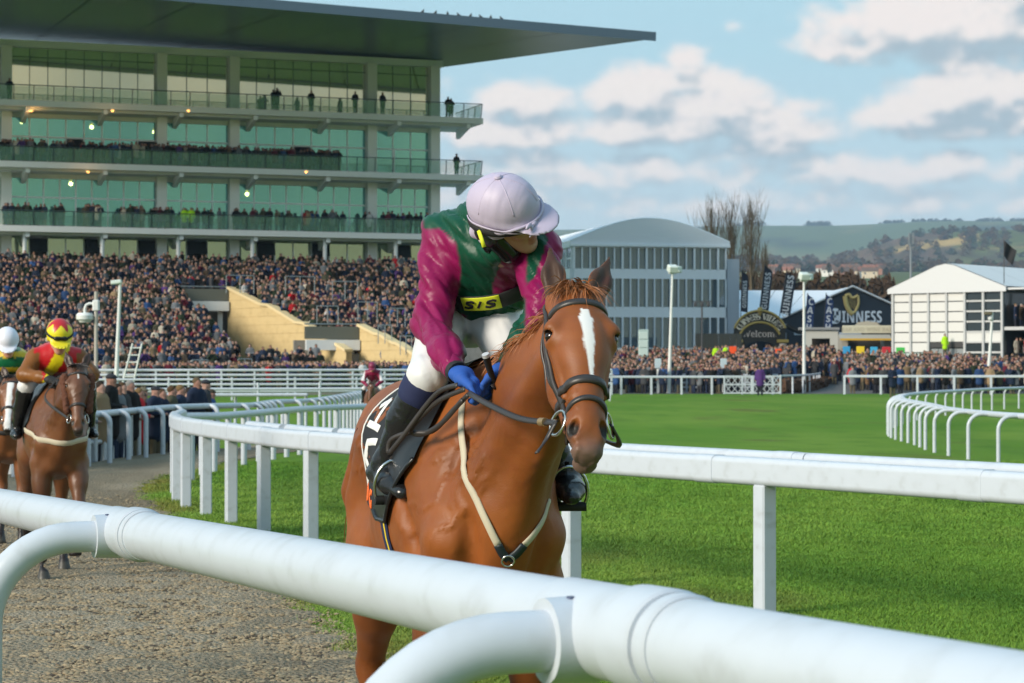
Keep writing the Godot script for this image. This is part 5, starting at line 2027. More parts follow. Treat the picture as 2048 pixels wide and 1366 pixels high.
func post_on(called: String, top: Vector3, dir: Vector3, kind: Dictionary, parent: Node, from: Vector3) -> void:
	var g := Vector3(top.x, dip(top.x, top.z), top.z)
	var m: Material = kind.material
	if kind.post == "square":
		var h: float = top.y - g.y - float(kind.get("under", 0.0))
		var o := part(called, soft_box(Vector3(kind.size, h + 0.1, kind.size), kind.size * 0.12), m, parent, g + Vector3(0, h * 0.5 - 0.05, 0) - from)
		o.rotation.y = atan2(dir.x, dir.z)
	elif kind.post == "round":
		var h := top.y - g.y + float(kind.get("over", 0.0))
		part(called, tube([Vector3(0, -0.05, 0), Vector3(0, h, 0)], kind.size, 8, Vector3.BACK), m, parent, g - from)
	else:
		var side: Vector3 = Vector3(-dir.z, 0, dir.x) * float(kind.side)
		var reach: float = kind.reach
		var r: float = kind.bend
		var pts := [top - from]
		pts.append(top + side * (reach - r) - from)
		for i in range(1, 7):
			var a := PI / 2.0 * i / 6.0
			pts.append(top + side * (reach - r + sin(a) * r) + Vector3(0, -(1.0 - cos(a)) * r, 0) - from)
		var foot := top + side * reach
		foot.y = dip(foot.x, foot.z) - 0.05
		pts.append(foot - from)
		var st := new_st()
		sweep_to(st, pts, circle(kind.size, 10), Vector3.ZERO)
		part(called, st.commit(), m, parent)

func fence(called: String, label: String, tops: Array, gap: float, kind: Dictionary, group := "white running rails") -> Node3D:
	# tops: the line of the top rail in the scene; rails: how far each rail lies below it
	var line := curve(tops, int(kind.get("smooth", 8)))
	var from: Vector3 = Vector3(line[0].x, dip(line[0].x, line[0].z), line[0].z)
	var node := thing(called, label, "fence", from, 0.0, group)
	var spots := even(line, gap)
	if spots[-1].distance_to(line[-1]) > gap * 0.3: spots.append(line[-1])
	var m: Material = kind.material
	for i in spots.size():
		var d: Vector3 = (spots[mini(i + 1, spots.size() - 1)] - spots[maxi(i - 1, 0)])
		d.y = 0
		post_on("post", spots[i], d.normalized(), kind, node, from)
		if i < spots.size() - 1:
			for drop: float in kind.rails:
				var pts := []
				for p: Vector3 in along(line, spots[i], spots[i + 1]): pts.append(p - from - Vector3(0, drop, 0))
				var st := new_st()
				sweep_to(st, pts, kind.profile)
				part("rail", st.commit(), m, node)
		if kind.has("sleeve"):
			var dd := d.normalized()
			var st := new_st()
			var big := []
			for q: Vector2 in kind.profile: big.append(q * float(kind.sleeve))
			var w: float = kind.get("sleeve_length", 0.12)
			sweep_to(st, [spots[i] - from - dd * w + Vector3(0, 0, 0), spots[i] - from + dd * w], big)
			part("sleeve", st.commit(), m, node)
	return node

func round_rect(w: float, h: float, r: float, n := 4) -> Array:
	var out := []
	for c in [[1, 1, 0.0], [-1, 1, PI / 2], [-1, -1, PI], [1, -1, PI * 1.5]]:
		for i in n + 1:
			var a: float = c[2] + PI / 2.0 * i / n
			out.append(Vector2(c[0] * (w / 2 - r) + cos(a) * r, c[1] * (h / 2 - r) + sin(a) * r))
	return out

func near_rail() -> void:
	var m := plastic()
	var a := at(0, 1011, 8.33)
	var b := at(2048, 1434, 2.16)
	var u := (b - a).normalized()
	var flat := Vector3(u.x, 0, u.z).normalized()
	var side := Vector3(flat.z, 0, -flat.x)
	if side.x > 0: side = -side
	var start := a - u * 4.0
	var stop := b + u * 1.4
	var from := Vector3(a.x, 0, a.z)
	var node := thing("running_rail", "thick white tubular rail on swan-neck posts crossing in front of the chestnut horse", "fence", from, 0.0, "white running rails")
	var spots := []
	var k := -2
	var p0 := at(243, 1080, 6.24)
	p0 = a + u * (p0 - a).dot(u)
	var step := 3.30
	while k < 4:
		spots.append(p0 + u * step * k)
		k += 1
	var cuts := [start]
	for s: Vector3 in spots: cuts.append(s)
	cuts.append(stop)
	for i in cuts.size() - 1:
		if cuts[i].distance_to(cuts[i + 1]) < 0.05 or (cuts[i + 1] - cuts[i]).dot(u) < 0: continue
		part("rail", tube([cuts[i] - from, cuts[i].lerp(cuts[i + 1], 0.5) - from, cuts[i + 1] - from], 0.064, 40), m, node)
	for s: Vector3 in spots:
		if (s - start).dot(u) < 0.2 or (stop - s).dot(u) < 0.2: continue
		# coupling: a long socket, a raised collar with a groove, a clamp to the post
		var q := s - from
		part("socket", tube([q - u * 0.05, q + u * 0.20], 0.0675, 40), m, node)
		var st := new_st()
		tube_to(st, [q + u * 0.20, q + u * 0.205, q + u * 0.30, q + u * 0.305], 0.0735, 40, Vector3.UP, [0.95, 1.0, 1.0, 0.95])
		part("collar", st.commit(), m, node)
		st = new_st()
		tube_to(st, [q + u * 0.315, q + u * 0.32, q + u * 0.345, q + u * 0.35], 0.0700, 40, Vector3.UP, [0.95, 1.0, 1.0, 0.95])
		part("collar", st.commit(), m, node)
		var c := q + u * 0.06 + Vector3(0, -0.012, 0)
		part("clamp", tube([c + side * 0.01, c + side * 0.085], 0.060, 28, Vector3.UP, [1.05, 1.0]), m, node)
		var bolt := mat("bolt", lin(0.10, 0.12, 0.20), 0.5, 0.4)
		part("bolt", lathe([Vector2(0.006, -0.002), Vector2(0.006, 0.003), Vector2(0.0, 0.004)], 10), bolt, node, c + side * 0.05 + Vector3(0, 0.059, 0.0) + u * 0.012)
		var pts := [c + side * 0.06, c + side * 0.14]
		for i in range(1, 13):
			var an := PI / 2.0 * i / 12.0
			pts.append(c + side * (0.14 + sin(an) * 0.24) + Vector3(0, -(1.0 - cos(an)) * 0.24, 0))
		var foot: Vector3 = pts[-1]
		pts.append(Vector3(foot.x, -0.05 - from.y, foot.z))
		st = new_st()
		sweep_to(st, pts, circle(0.0435, 28), Vector3.ZERO)
		part("post", st.commit(), m, node)

func inner_rail() -> void:
	# the flat white rail round the corner of the walkway
	var m := plastic()
	var k := [[7.2, 6.5], [5.3, 10.0], [3.22, 13.54], [0.48, 17.8], [-2.02, 22.1], [-2.66, 23.6], [-3.19, 25.0], [-3.67, 26.4], [-4.12, 27.8], [-4.45, 29.2], [-4.72, 30.8], [-4.95, 33.0]]
	var tops := []
	for p in k: tops.append(Vector3(p[0], 1.137 - 0.10, -p[1]))
	var line := curve(tops, 40)
	var from := Vector3(0.48, 0, -17.8)
	var node := thing("flat_rail", "broad flat-topped white rail on square posts along the edge of the turf", "fence", from, 0.0, "white running rails")
	var posts := [Vector3(6.0, 0, -8.6), Vector3(4.75, 0, -10.9), Vector3(3.25, 0, -13.45), Vector3(1.75, 0, -15.75), Vector3(0.48, 0, -17.8), Vector3(-0.82, 0, -19.95), Vector3(-2.02, 0, -22.1), Vector3(-2.66, 0, -23.6), Vector3(-3.19, 0, -25.0), Vector3(-3.67, 0, -26.4), Vector3(-4.12, 0, -27.8), Vector3(-4.45, 0, -29.2), Vector3(-4.72, 0, -30.8), Vector3(-4.95, 0, -33.0)]
	var prof := round_rect(0.15, 0.20, 0.045, 5)
	var near := []
	for p: Vector3 in posts:
		var best: Vector3 = line[0]
		var q := p + Vector3(0, 1.037, 0)
		for l: Vector3 in line:
			if l.distance_to(q) < best.distance_to(q): best = l
		near.append(best)
	var ends := [line[0]] + near.slice(0) + [line[-1]]
	for i in near.size():
		var b: Vector3 = near[i]
		var d: Vector3 = (near[mini(i + 1, near.size() - 1)] - near[maxi(i - 1, 0)]).normalized()
		var o := part("post", soft_box(Vector3(0.125, 1.05, 0.125), 0.012), m, node, Vector3(b.x, dip(b.x, b.z) + 0.42, b.z) - from)
		o.rotation.y = atan2(d.x, d.z)
	for i in near.size() - 1:
		var pts := []
		for p: Vector3 in along(line, near[i], near[i + 1]): pts.append(p - from)
		var st := new_st()
		sweep_to(st, pts, prof)
		part("rail", st.commit(), m, node)
		# joints: a thin sleeve with a dark line on either side
		var mid: Vector3 = pts[0].lerp(pts[1], 0.02) + (pts[1] - pts[0]).normalized() * 0.62
		if pts[0].distance_to(pts[-1]) < 1.8: mid = pts[0]
		var d: Vector3 = (pts[1] - pts[0]).normalized()
		var big := []
		for q: Vector2 in prof: big.append(q * 1.045)
		st = new_st()
		sweep_to(st, [mid - d * 0.11, mid + d * 0.11], big)
		part("sleeve", st.commit(), m, node)
		if i < 8:
			# the second beam, carried a hand's breadth behind the first
			var n2 := Vector3(d.z, 0, -d.x)
			if n2.z > 0: n2 = -n2
			var back := []
			for p: Vector3 in pts: back.append(p + n2 * lerpf(0.42, 0.16, clampf((i - 4) / 4.0, 0, 1)) + Vector3(0, 0.045, 0))
			st = new_st()
			sweep_to(st, back, round_rect(0.13, 0.16, 0.045, 5))
			part("back_rail", st.commit(), m, node)
			st = new_st()
			sweep_to(st, [mid + n2 * 0.42 + Vector3(0, 0.045, 0) - d * 0.5, mid + n2 * 0.42 + Vector3(0, 0.045, 0) - d * 0.28], round_rect(0.137, 0.168, 0.046, 5))
			if i < 5: part("sleeve", st.commit(), m, node)
			part("bracket", box(Vector3(0.04, 0.04, 0.42)), m, node, near[i] - from + n2 * 0.2 + Vector3(0, 0.02, 0)).rotation.y = atan2(n2.x, n2.z)

func make_rails() -> void:
	var m := plastic()
	near_rail()
	inner_rail()
	var r2 := []
	for p in [[-4.95, 33.0, 1.02], [-5.02, 35.0, 0.98], [-5.0, 37.5, 0.93], [-4.82, 40.0, 0.91], [-4.55, 43.0, 0.90], [-4.30, 45.5, 0.89], [-3.85, 47.6, 0.88], [-3.1, 49.5, 0.87], [-1.4, 53.0, 0.85], [0.4, 56.0, 0.85]]: r2.append(Vector3(p[0], p[2], -p[1]))
	fence("walkway_rail", "round white rail on slim posts curving away between the sand and the turf", r2, 1.35, {"post": "round", "size": 0.055, "rails": [0.0], "profile": circle(0.065, 12), "material": m})
	var r3 := []
	for p in [[-8.9, 27.0, 0.90], [-8.15, 35.0, 0.90], [-7.61, 40.4, 0.90], [-7.12, 45.5, 0.92], [-6.2, 47.6, 0.92], [-5.85, 49.5, 0.90], [-5.95, 55.0, 0.88], [-5.24, 59.1, 0.87], [-5.06, 77.6, 0.9]]: r3.append(Vector3(p[0], p[2], -p[1]))
	fence("crowd_rail", "white swan-neck rail with spectators leaning on it beside the sand walkway", r3, 1.35, {"post": "swan", "side": 1.0, "reach": 0.22, "bend": 0.16, "size": 0.05, "rails": [0.0], "profile": circle(0.06, 12), "material": m})
	var low := []
	for p in [[-9.1, 27.0, 0.95], [-8.35, 35.0, 0.95], [-7.85, 40.4, 0.95], [-7.40, 45.0, 0.95]]: low.append(Vector3(p[0] - 0.25, p[2], -p[1]))
	fence("paling_fence", "pale upright paling fence just behind the spectators' white rail", low, 0.62, {"post": "square", "size": 0.16, "rails": [0.62], "profile": circle(0.045, 8), "material": plastic("grey_white_plastic", Vector3(0.46, 0.49, 0.53))})
	var r4 := []
	for p in [[-10.2, 64.0], [-9.0, 64.4], [-6.06, 65.0]]: r4.append(Vector3(p[0], 0.92, -p[1]))
	fence("course_rail", "short white swan-neck rail beyond the crowd corner", r4, 2.2, {"post": "swan", "side": -1.0, "reach": 0.3, "bend": 0.2, "size": 0.045, "rails": [0.0], "profile": circle(0.055, 10), "material": m})
	var r5 := []
	for p in [[-14.5, 84.0], [-10.0, 85.0], [-5.6, 86.0]]: r5.append(Vector3(p[0], 0.87, -p[1]))
	fence("course_rail", "long white rail on plain posts crossing the turf in front of the double fence", r5, 2.4, {"post": "round", "over": 0.25, "size": 0.05, "rails": [0.0], "profile": circle(0.06, 10), "material": m})
	# double fences before the terraces
	var f1 := []
	for p in [[-30.0, 128.0], [-15.0, 127.0], [0.0, 131.0], [6.0, 132.5]]: f1.append(Vector3(p[0], 1.50, -p[1]))
	fence("boundary_fence", "tall white three-bar fence below the crowded terraces", f1, 1.9, {"post": "square", "size": 0.11, "rails": [0.0, 0.28, 0.82], "profile": circle(0.075, 8), "material": m})
	var f1b := []
	for p in [[-27.0, 112.0], [-12.0, 112.0], [4.5, 118.0]]: f1b.append(Vector3(p[0], 1.18, -p[1]))
	fence("boundary_fence", "lower white two-bar fence standing before the three-bar fence", f1b, 3.2, {"post": "square", "size": 0.10, "rails": [0.12, 0.72], "profile": circle(0.06, 8), "material": m})
	var f2 := []
	for p in [[4.8, 133.5], [10.0, 134.0], [16.4, 134.0]]: f2.append(Vector3(p[0], 1.14, -p[1]))
	fence("course_fence", "straight white fence at the end of the turf before the pavilion crowd", f2, 1.85, {"post": "square", "size": 0.13, "rails": [0.06], "profile": round_rect(0.12, 0.14, 0.03, 2), "material": m})
	var f2b := []
	for p in [[4.5, 141.0], [12.0, 141.5], [17.0, 141.0]]: f2b.append(Vector3(p[0], 1.22, -p[1]))
	fence("paling_fence", "white fence of close uprights standing behind the course fence", f2b, 0.75, {"post": "square", "size": 0.10, "rails": [0.05, 0.55, 0.85], "profile": circle(0.05, 8), "material": m})
	var f3 := []
	for p in [[16.6, 136.0], [19.0, 141.0], [21.0, 150.0], [22.5, 164.0]]: f3.append(Vector3(p[0], 1.18 + (p[1] - 136.0) * 0.008, -p[1]))
	fence("hedge_rail", "white rail curving away along the brown hedge", f3, 2.0, {"post": "square", "size": 0.10, "rails": [0.05], "profile": round_rect(0.10, 0.12, 0.03, 2), "material": m})
	var f4 := []
	for p in [[20.4, 135.0], [26.0, 134.0], [33.0, 133.0], [40.0, 132.5]]: f4.append(Vector3(p[0], 1.17, -p[1]))
	fence("course_fence", "white fence with spectators and officials standing along it by the gabled marquee", f4, 2.2, {"post": "square", "size": 0.14, "rails": [0.06], "profile": round_rect(0.12, 0.15, 0.03, 2), "material": m})
	# the swan-necked loop out on the turf
	var r6 := []
	for p in [[31.0, 101.0], [21.4, 91.0], [15.6, 78.5], [13.1, 71.5], [11.75, 66.0], [10.85, 61.0], [10.3, 57.0], [9.75, 51.0], [9.25, 46.5], [9.15, 43.0], [9.4, 40.2], [10.6, 36.5], [12.5, 33.0]]: r6.append(Vector3(p[0], 0.86, -p[1]))
	fence("course_rail", "white swan-neck rail looping across the open turf", r6, 1.75, {"post": "swan", "side": 1.0, "reach": 0.42, "bend": 0.26, "size": 0.038, "rails": [0.0], "profile": circle(0.058, 12), "material": m})
	for q in [[1207, 803], [1219, 802]]:
		var d: float = 7920.0 / (q[1] - 730.0)
		var x: float = (q[0] - 1024.0) * d / FPX
		var o := thing("marker_post", "short leaning white marker post standing on the turf by the far rail", "post", gp(x, d), 0.0, "marker posts on the turf")
		o.rotation.z = -0.12
		part("stake", soft_box(Vector3(0.09, 1.0, 0.05), 0.008), m, o, Vector3(0, 0.45, 0))
		part("tip", soft_box(Vector3(0.095, 0.06, 0.055), 0.008), mat("black_paint", lin(0.02, 0.02, 0.02), 0.6), o, Vector3(0, 0.97, 0))
	gate()

func gate() -> void:
	# lattice gate in the course fence
	var m := plastic()
	var a := at(1447, 788, 133.2)
	var b := at(1562, 788, 133.2)
	a.y = 0.0
	b.y = 0.0
	var w := a.distance_to(b)
	var g := thing("lattice_gate", "white double gate with crossed lattice bars in the course fence", "gate", a)
	var half := w / 2.0
	for leaf in 2:
		var x0 := leaf * half
		for x: float in [x0 + 0.05, x0 + half - 0.05]: part("stile", soft_box(Vector3(0.10, 1.12, 0.08), 0.01), m, g, Vector3(x, 0.60, 0))
		for y: float in [0.10, 0.62, 1.12]: part("bar", soft_box(Vector3(half - 0.2, 0.08, 0.06), 0.01), m, g, Vector3(x0 + half / 2, y, 0.0))
		var n := 4
		for i in n:
			for row in 2:
				for s: float in [-1.0, 1.0]:
					var cell := (half - 0.2) / n
					var o := part("lattice_bar", box(Vector3(0.035, sqrt(cell * cell + 0.25) * 0.98, 0.03)), m, g, Vector3(x0 + 0.1 + cell * (i + 0.5), 0.36 + row * 0.51, 0.012 * s))
					o.rotation.z = s * atan2(cell, 0.5)

# ---------------------------------------------------------------- grandstand
const FA := Vector3(-38.4, 0, -165.0)
const FT := Vector3(0.941, 0, -0.339)
const FN := Vector3(0.339, 0, 0.941)

func fp(t: float, o: float, y: float) -> Vector3:
	return FA + FT * t + FN * o + Vector3(0, y, 0)

func f_basis() -> Basis:
	return Basis(FT, Vector3.UP, FN)

func f_box(called: String, t0: float, t1: float, o0: float, o1: float, y0: float, y1: float, m: Material, parent: Node3D) -> MeshInstance3D:
	# a box laid out along the stand: t along its front, o out from the glass, y up
	var o := part(called, box(Vector3(t1 - t0, y1 - y0, o1 - o0)), m, parent)
	o.transform = Transform3D(f_basis(), fp((t0 + t1) / 2, (o0 + o1) / 2, (y0 + y1) / 2) - parent.position)
	return o

func glass_mat(key: String, c: Vector3, alpha: float, metal := 0.85) -> StandardMaterial3D:
	var m := mat(key, lin(c.x, c.y, c.z, alpha), 0.03, metal)
	m.transparency = BaseMaterial3D.TRANSPARENCY_ALPHA
	return m

func terrace_height(o: float) -> float:
	if o > 29.0: return 0.25
	return 0.95 + floorf((29.0 - o) / 1.32) * 0.40

func make_grandstand() -> void:
	var base := fp(12.0, 0, 0)
	var s := thing("grandstand", "five-storey glass grandstand with white balconies under a long dark cantilevered roof", "grandstand", base)
	var white := mat("stand_white", lin(0.80, 0.81, 0.82), 0.6)
	var cream := mat("stand_column", lin(0.78, 0.77, 0.74), 0.6)
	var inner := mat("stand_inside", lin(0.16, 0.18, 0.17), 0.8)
	var dark := mat("stand_dark", lin(0.025, 0.035, 0.04), 0.5)
	var frame := mat("window_frame_white", lin(0.76, 0.78, 0.78), 0.5)
	var thin := mat("window_frame_dark", lin(0.05, 0.09, 0.09), 0.4)
	var pane_top := glass_mat("mirror_glass", Vector3(0.84, 0.84, 0.76), 0.82)
	var pane := glass_mat("teal_glass", Vector3(0.24, 0.58, 0.58), 0.58)
	var pane_low := glass_mat("pale_glass", Vector3(0.45, 0.55, 0.42), 0.55)
	var clear := glass_mat("balcony_glass", Vector3(0.30, 0.55, 0.50), 0.13, 0.1)
	var open_pane := mat("open_vent", lin(0.015, 0.02, 0.022), 0.3)
	var floors := [21.4, 16.86, 12.1, 7.9]
	var tops := [26.05, 21.0, 16.45, 11.7]
	var t_lo := -14.0
	var t_hi := 34.2
	var cols := [-11.3, -5.3, 0.37, 12.06, 17.72, 28.8, 34.05]
	# floor slabs and the balcony edges
	for i in 4:
		var y: float = floors[i]
		f_box("slab", t_lo, 35.0, -9.0, 0.0, y - 0.45, y, white, s)
		if i < 3:
			f_box("balcony_slab", t_lo, 37.3, 0.0, 3.0, y - 0.42, y + 0.03, white, s)
			f_box("balcony_slab", 35.0, 37.3, -4.0, 0.0, y - 0.40, y + 0.02, white, s)
			f_box("soffit", t_lo, 36.6, 0.02, 2.3, y - 0.62, y - 0.42, mat("stand_soffit", lin(0.66, 0.68, 0.68), 0.7), s)
			var k := 0
			for t in spaced(-10.0, 36.0, 8):
				# tapered bracket under the balcony with a square white end
				var prof := [Vector2(0, 0), Vector2(2.75, 0), Vector2(2.75, -0.34), Vector2(2.2, -0.42), Vector2(0, -0.95)]
				var b := part("bracket", prism(prof, 0.32), white, s)
				b.transform = Transform3D(Basis(FN, Vector3.UP, -FT), fp(t, 0.0, y - 0.44) - base)
				k += 1
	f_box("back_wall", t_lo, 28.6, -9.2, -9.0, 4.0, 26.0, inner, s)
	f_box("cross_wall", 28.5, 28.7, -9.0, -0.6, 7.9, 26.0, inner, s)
	f_box("ceiling_void", t_lo, 34.9, -9.0, 0.02, 25.75, 26.3, white, s)
	# wall bands above the glass of the middle storeys
	for i in range(1, 4):
		f_box("head_band", t_lo, 34.2, -0.25, 0.0, tops[i] - (0.55 if i < 3 else 0.2), tops[i] + 0.0, white, s)
	# columns
	for t: float in cols:
		for i in 4:
			f_box("column", t - 0.38, t + 0.38, -0.3, 0.75, floors[i] + 0.03, tops[i] - 0.05 if i > 0 else 25.74, cream, s)
	# glass
	for b in cols.size() - 1:
		var t0: float = cols[b] + 0.40
		var t1: float = cols[b + 1] - 0.40
		for i in 4:
			var y0: float = floors[i] + 0.05
			var y1: float = 25.7 if i == 0 else tops[i] - (0.58 if i < 3 else 0.22)
			var n := int(round((t1 - t0) / (1.45 if i != 2 else 1.25)))
			var w := (t1 - t0) / n
			var split: float = [0.84, 0.60, 0.62, 0.50][i]
			var ys := y0 + (y1 - y0) * split
			var mm: Material = [pane_top, pane, pane, pane_low][i]
			var fm: Material = thin if i == 0 else frame
			var bar := 0.05 if i == 0 else 0.10
			for k in n:
				var ta := t0 + w * k
				var door := i == 1 and k % 4 == 1
				var away := i == 1 and k % 4 == 3 and b < 5
				if not (away): f_box("pane", ta + 0.02, ta + w - 0.02, -0.02, 0.0, y0, ys - 0.03, mm, s)
				if i == 3 and k % 3 == 1:
					# a vent window propped open
					var v := f_box("vent_window", ta + 0.04, ta + w - 0.04, -0.02, 0.03, y1 - 1.15, y1 - 0.1, open_pane, s)
					v.rotate_object_local(Vector3.RIGHT, -0.35)
					v.position += FN * 0.25
				else:
					f_box("pane", ta + 0.02, ta + w - 0.02, -0.02, 0.0, ys + 0.03, y1, mm, s)
				if k > 0: f_box("mullion", ta - bar / 2, ta + bar / 2, -0.06, 0.06, y0, y1, fm, s)
				if door: f_box("door_frame", ta + 0.04, ta + 0.18, -0.05, 0.08, y0, ys, frame, s)
			f_box("transom", t0, t1, -0.06, 0.055, ys - bar * 0.6, ys + bar * 0.6, fm, s)
			if i == 2: f_box("transom", t0, t1, -0.06, 0.055, y0 + 0.05, y0 + 0.18, fm, s)
	# glazed end and back of the last bay: the sky shows through
	for i in 4:
		var y0: float = floors[i] + 0.05
		var y1: float = tops[i] - 0.3
		for k in 5:
			var o := part("pane", box(Vector3(0.02, y1 - y0, 1.55)), pane, s)
			o.transform = Transform3D(f_basis(), fp(34.2, -0.95 - 1.62 * k, (y0 + y1) / 2) - base)
			f_box("mullion", 34.12, 34.28, -0.14 - 1.62 * k, -0.06 - 1.62 * k, y0, y1, thin, s)
		for k in 4:
			f_box("pane", 28.8 + 1.32 * k, 28.8 + 1.32 * k + 1.28, -8.92, -8.90, y0, y1, pane, s)
			f_box("mullion", 28.76 + 1.32 * k, 28.84 + 1.32 * k, -8.98, -8.86, y0, y1, thin, s)
	# balustrades: glass panels between posts, leaning a little outwards
	for i in 3:
		var y: float = floors[i] + 0.03
		var line := [fp(t_lo, 2.85, y), fp(37.15, 2.85, y), fp(37.15, -3.9, y)]
		for leg in 2:
			var a: Vector3 = line[leg]
			var b: Vector3 = line[leg + 1]
			var d := (b - a).normalized()
			var out := d.cross(Vector3.UP) * -1.0
			if out.dot(FN if leg == 0 else FT) < 0: out = -out
			var n := int(a.distance_to(b) / 1.45)
			for k in n:
				var p := a + d * (a.distance_to(b) / n) * (k + 0.5)
				var up := (Vector3.UP + out * 0.10).normalized()
				var bs := Basis(d, up, d.cross(up).normalized())
				var g := part("balustrade_glass", box(Vector3(1.36, 0.98, 0.02)), clear, s)
				g.transform = Transform3D(bs, p + up * 0.55 - base)
				var q := a + d * (a.distance_to(b) / n) * k
				var ps := part("balustrade_post", box(Vector3(0.06, 1.12, 0.06)), thin, s)
				ps.transform = Transform3D(bs, q + up * 0.56 - base)
			var rail := part("handrail", tube([a + Vector3(0, 1.12, 0) + out * 0.11 - base, b + Vector3(0, 1.12, 0) + out * 0.11 - base], 0.04, 6), thin, s)
			rail.name = "handrail"
	# slim white props under the lowest balcony
	for t in spaced(-10.0, 36.0, 8):
		part("prop", tube([fp(t, 2.3, 6.5) - base, fp(t, 2.3, 11.6) - base], 0.16, 10, Vector3.BACK), white, s)
	# roof
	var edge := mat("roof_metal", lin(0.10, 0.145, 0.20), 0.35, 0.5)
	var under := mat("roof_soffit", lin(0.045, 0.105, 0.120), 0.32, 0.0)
	var tip := at(1303, 68, 163.5)
	var fl := at(500, 0, 153.2)
	var dirl := (fl - tip).normalized()
	var far_l := tip + dirl * 75.0
	var back_r := at(868, 136, 182.0)
	var back_l := back_r - FT * 60.0 + Vector3(0, 1.0, 0)
	var low := Vector3(0, -0.35, 0)
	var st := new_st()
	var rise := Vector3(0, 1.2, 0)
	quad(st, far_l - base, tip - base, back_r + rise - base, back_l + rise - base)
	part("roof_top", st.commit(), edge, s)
	st = new_st()
	var prof := [Vector2(0.0, 0.0), Vector2(0.16, -0.06), Vector2(0.2, -0.2), Vector2(0.05, -0.42), Vector2(-0.9, -0.62), Vector2(-0.9, 0.05)]
	sweep_to(st, [far_l - base, tip - base], prof, Vector3.UP, true, [], false, true)
	part("roof_edge", st.commit(), edge, s)
	# soffit panels, each its own board
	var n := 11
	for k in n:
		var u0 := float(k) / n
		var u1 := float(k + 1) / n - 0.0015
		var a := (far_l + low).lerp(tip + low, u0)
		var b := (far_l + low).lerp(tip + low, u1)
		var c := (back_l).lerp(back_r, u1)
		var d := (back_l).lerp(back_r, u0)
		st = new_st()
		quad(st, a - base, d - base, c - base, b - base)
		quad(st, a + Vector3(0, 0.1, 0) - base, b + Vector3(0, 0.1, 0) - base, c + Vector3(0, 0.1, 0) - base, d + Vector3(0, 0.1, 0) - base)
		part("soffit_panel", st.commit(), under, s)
	st = new_st()
	quad(st, tip + low - base, back_r - base, back_r + rise - base, tip + Vector3(0, 0.0, 0) - base)
	part("roof_end", st.commit(), edge, s)
	# lamps in the balcony soffits
	var glow := mat("lamp_glow", lin(1.0, 0.72, 0.40), 0.4)
	glow.emission_enabled = true
	glow.emission = Color(1.0, 0.72, 0.38)
	glow.emission_energy_multiplier = 1.0
	for q in [[62, 222], [224, 227], [376, 234], [175, 344], [612, 356]]:
		var y: float = floors[0] - 0.72 if q[1] < 300 else floors[1] - 0.72
		var p := at(q[0], q[1], 163.0)
		p.y = y
		var l := thing("ceiling_lamp", "small glowing round lamp under the grandstand balcony", "lamp", p, 0.0, "lamps under the balconies")
		part("lamp_bowl", lathe([Vector2(0, -0.09), Vector2(0.10, -0.07), Vector2(0.13, 0.0), Vector2(0.12, 0.06), Vector2(0.0, 0.08)], 12), glow, l)
		var om := OmniLight3D.new()
		om.name = "lamp_light"
		om.light_color = Color(1.0, 0.75, 0.45)
		om.light_energy = 0.35
		om.omni_range = 12.0
		om.omni_attenuation = 2.0
		om.light_size = 0.15
		om.shadow_enabled = true
		om.position = Vector3(0, -0.25, 0)
		l.add_child(om)
	# birds on the roof edge are small dark shapes
	rng.seed = 9
	for k in 8:
		var u := 0.155 + k * 0.0115 + rng.randf_range(-0.003, 0.003)
		var p := tip + dirl * (u * 75.0) + Vector3(0, 0.02, 0)
		var bf := Field.new()
		bf.bone(Vector3(0, 0.16, -0.08), Vector3(0, 0.22, 0.06), 0.07, 0.09, 0.05)
		bf.bone(Vector3(0, 0.22, 0.06), Vector3(0, 0.36, 0.13), 0.06, 0.045, 0.05)
		bf.bone(Vector3(0, 0.14, -0.1), Vector3(0, 0.06, -0.3), 0.05, 0.02, 0.04)
		bf.bone(Vector3(0, 0.37, 0.16), Vector3(0, 0.36, 0.24), 0.015, 0.004, 0.01)
		bf.both(Vector3(0.03, 0.14, 0.02), Vector3(0.03, 0.0, 0.03), 0.012, 0.01, 0.02)
		var o := raw()
		bf.net(0.03, o)
		var bird := part("pigeon", skin(o), mat("bird_grey", lin(0.04, 0.045, 0.05), 0.8), self, p)
		bird.rotation.y = rng.randf_range(-1.5, 1.5)
		tag(bird, "small dark pigeon perched on the edge of the grandstand roof", "bird", "pigeons on the roof edge")

func stair_cuts(o: float) -> Array:
	# where the two stairwells cut through the terrace at o metres out from the glass: from and to, along the stand
	var out := []
	if o > 9.6 and o < 27.0:
		var w := 15.1 + (o - 10.2) * 0.313
		out.append(Vector2(12.0 + (o - 10.2) * 0.06, w + 0.34))
	if o > 23.4 and o < 31.0:
		var w := 21.2 + (o - 23.6) * 0.21
		out.append(Vector2(maxf(17.7 + (o - 23.6) * 0.1, 20.3 if o < 27.0 else 0.0), w + 0.3))
	return out

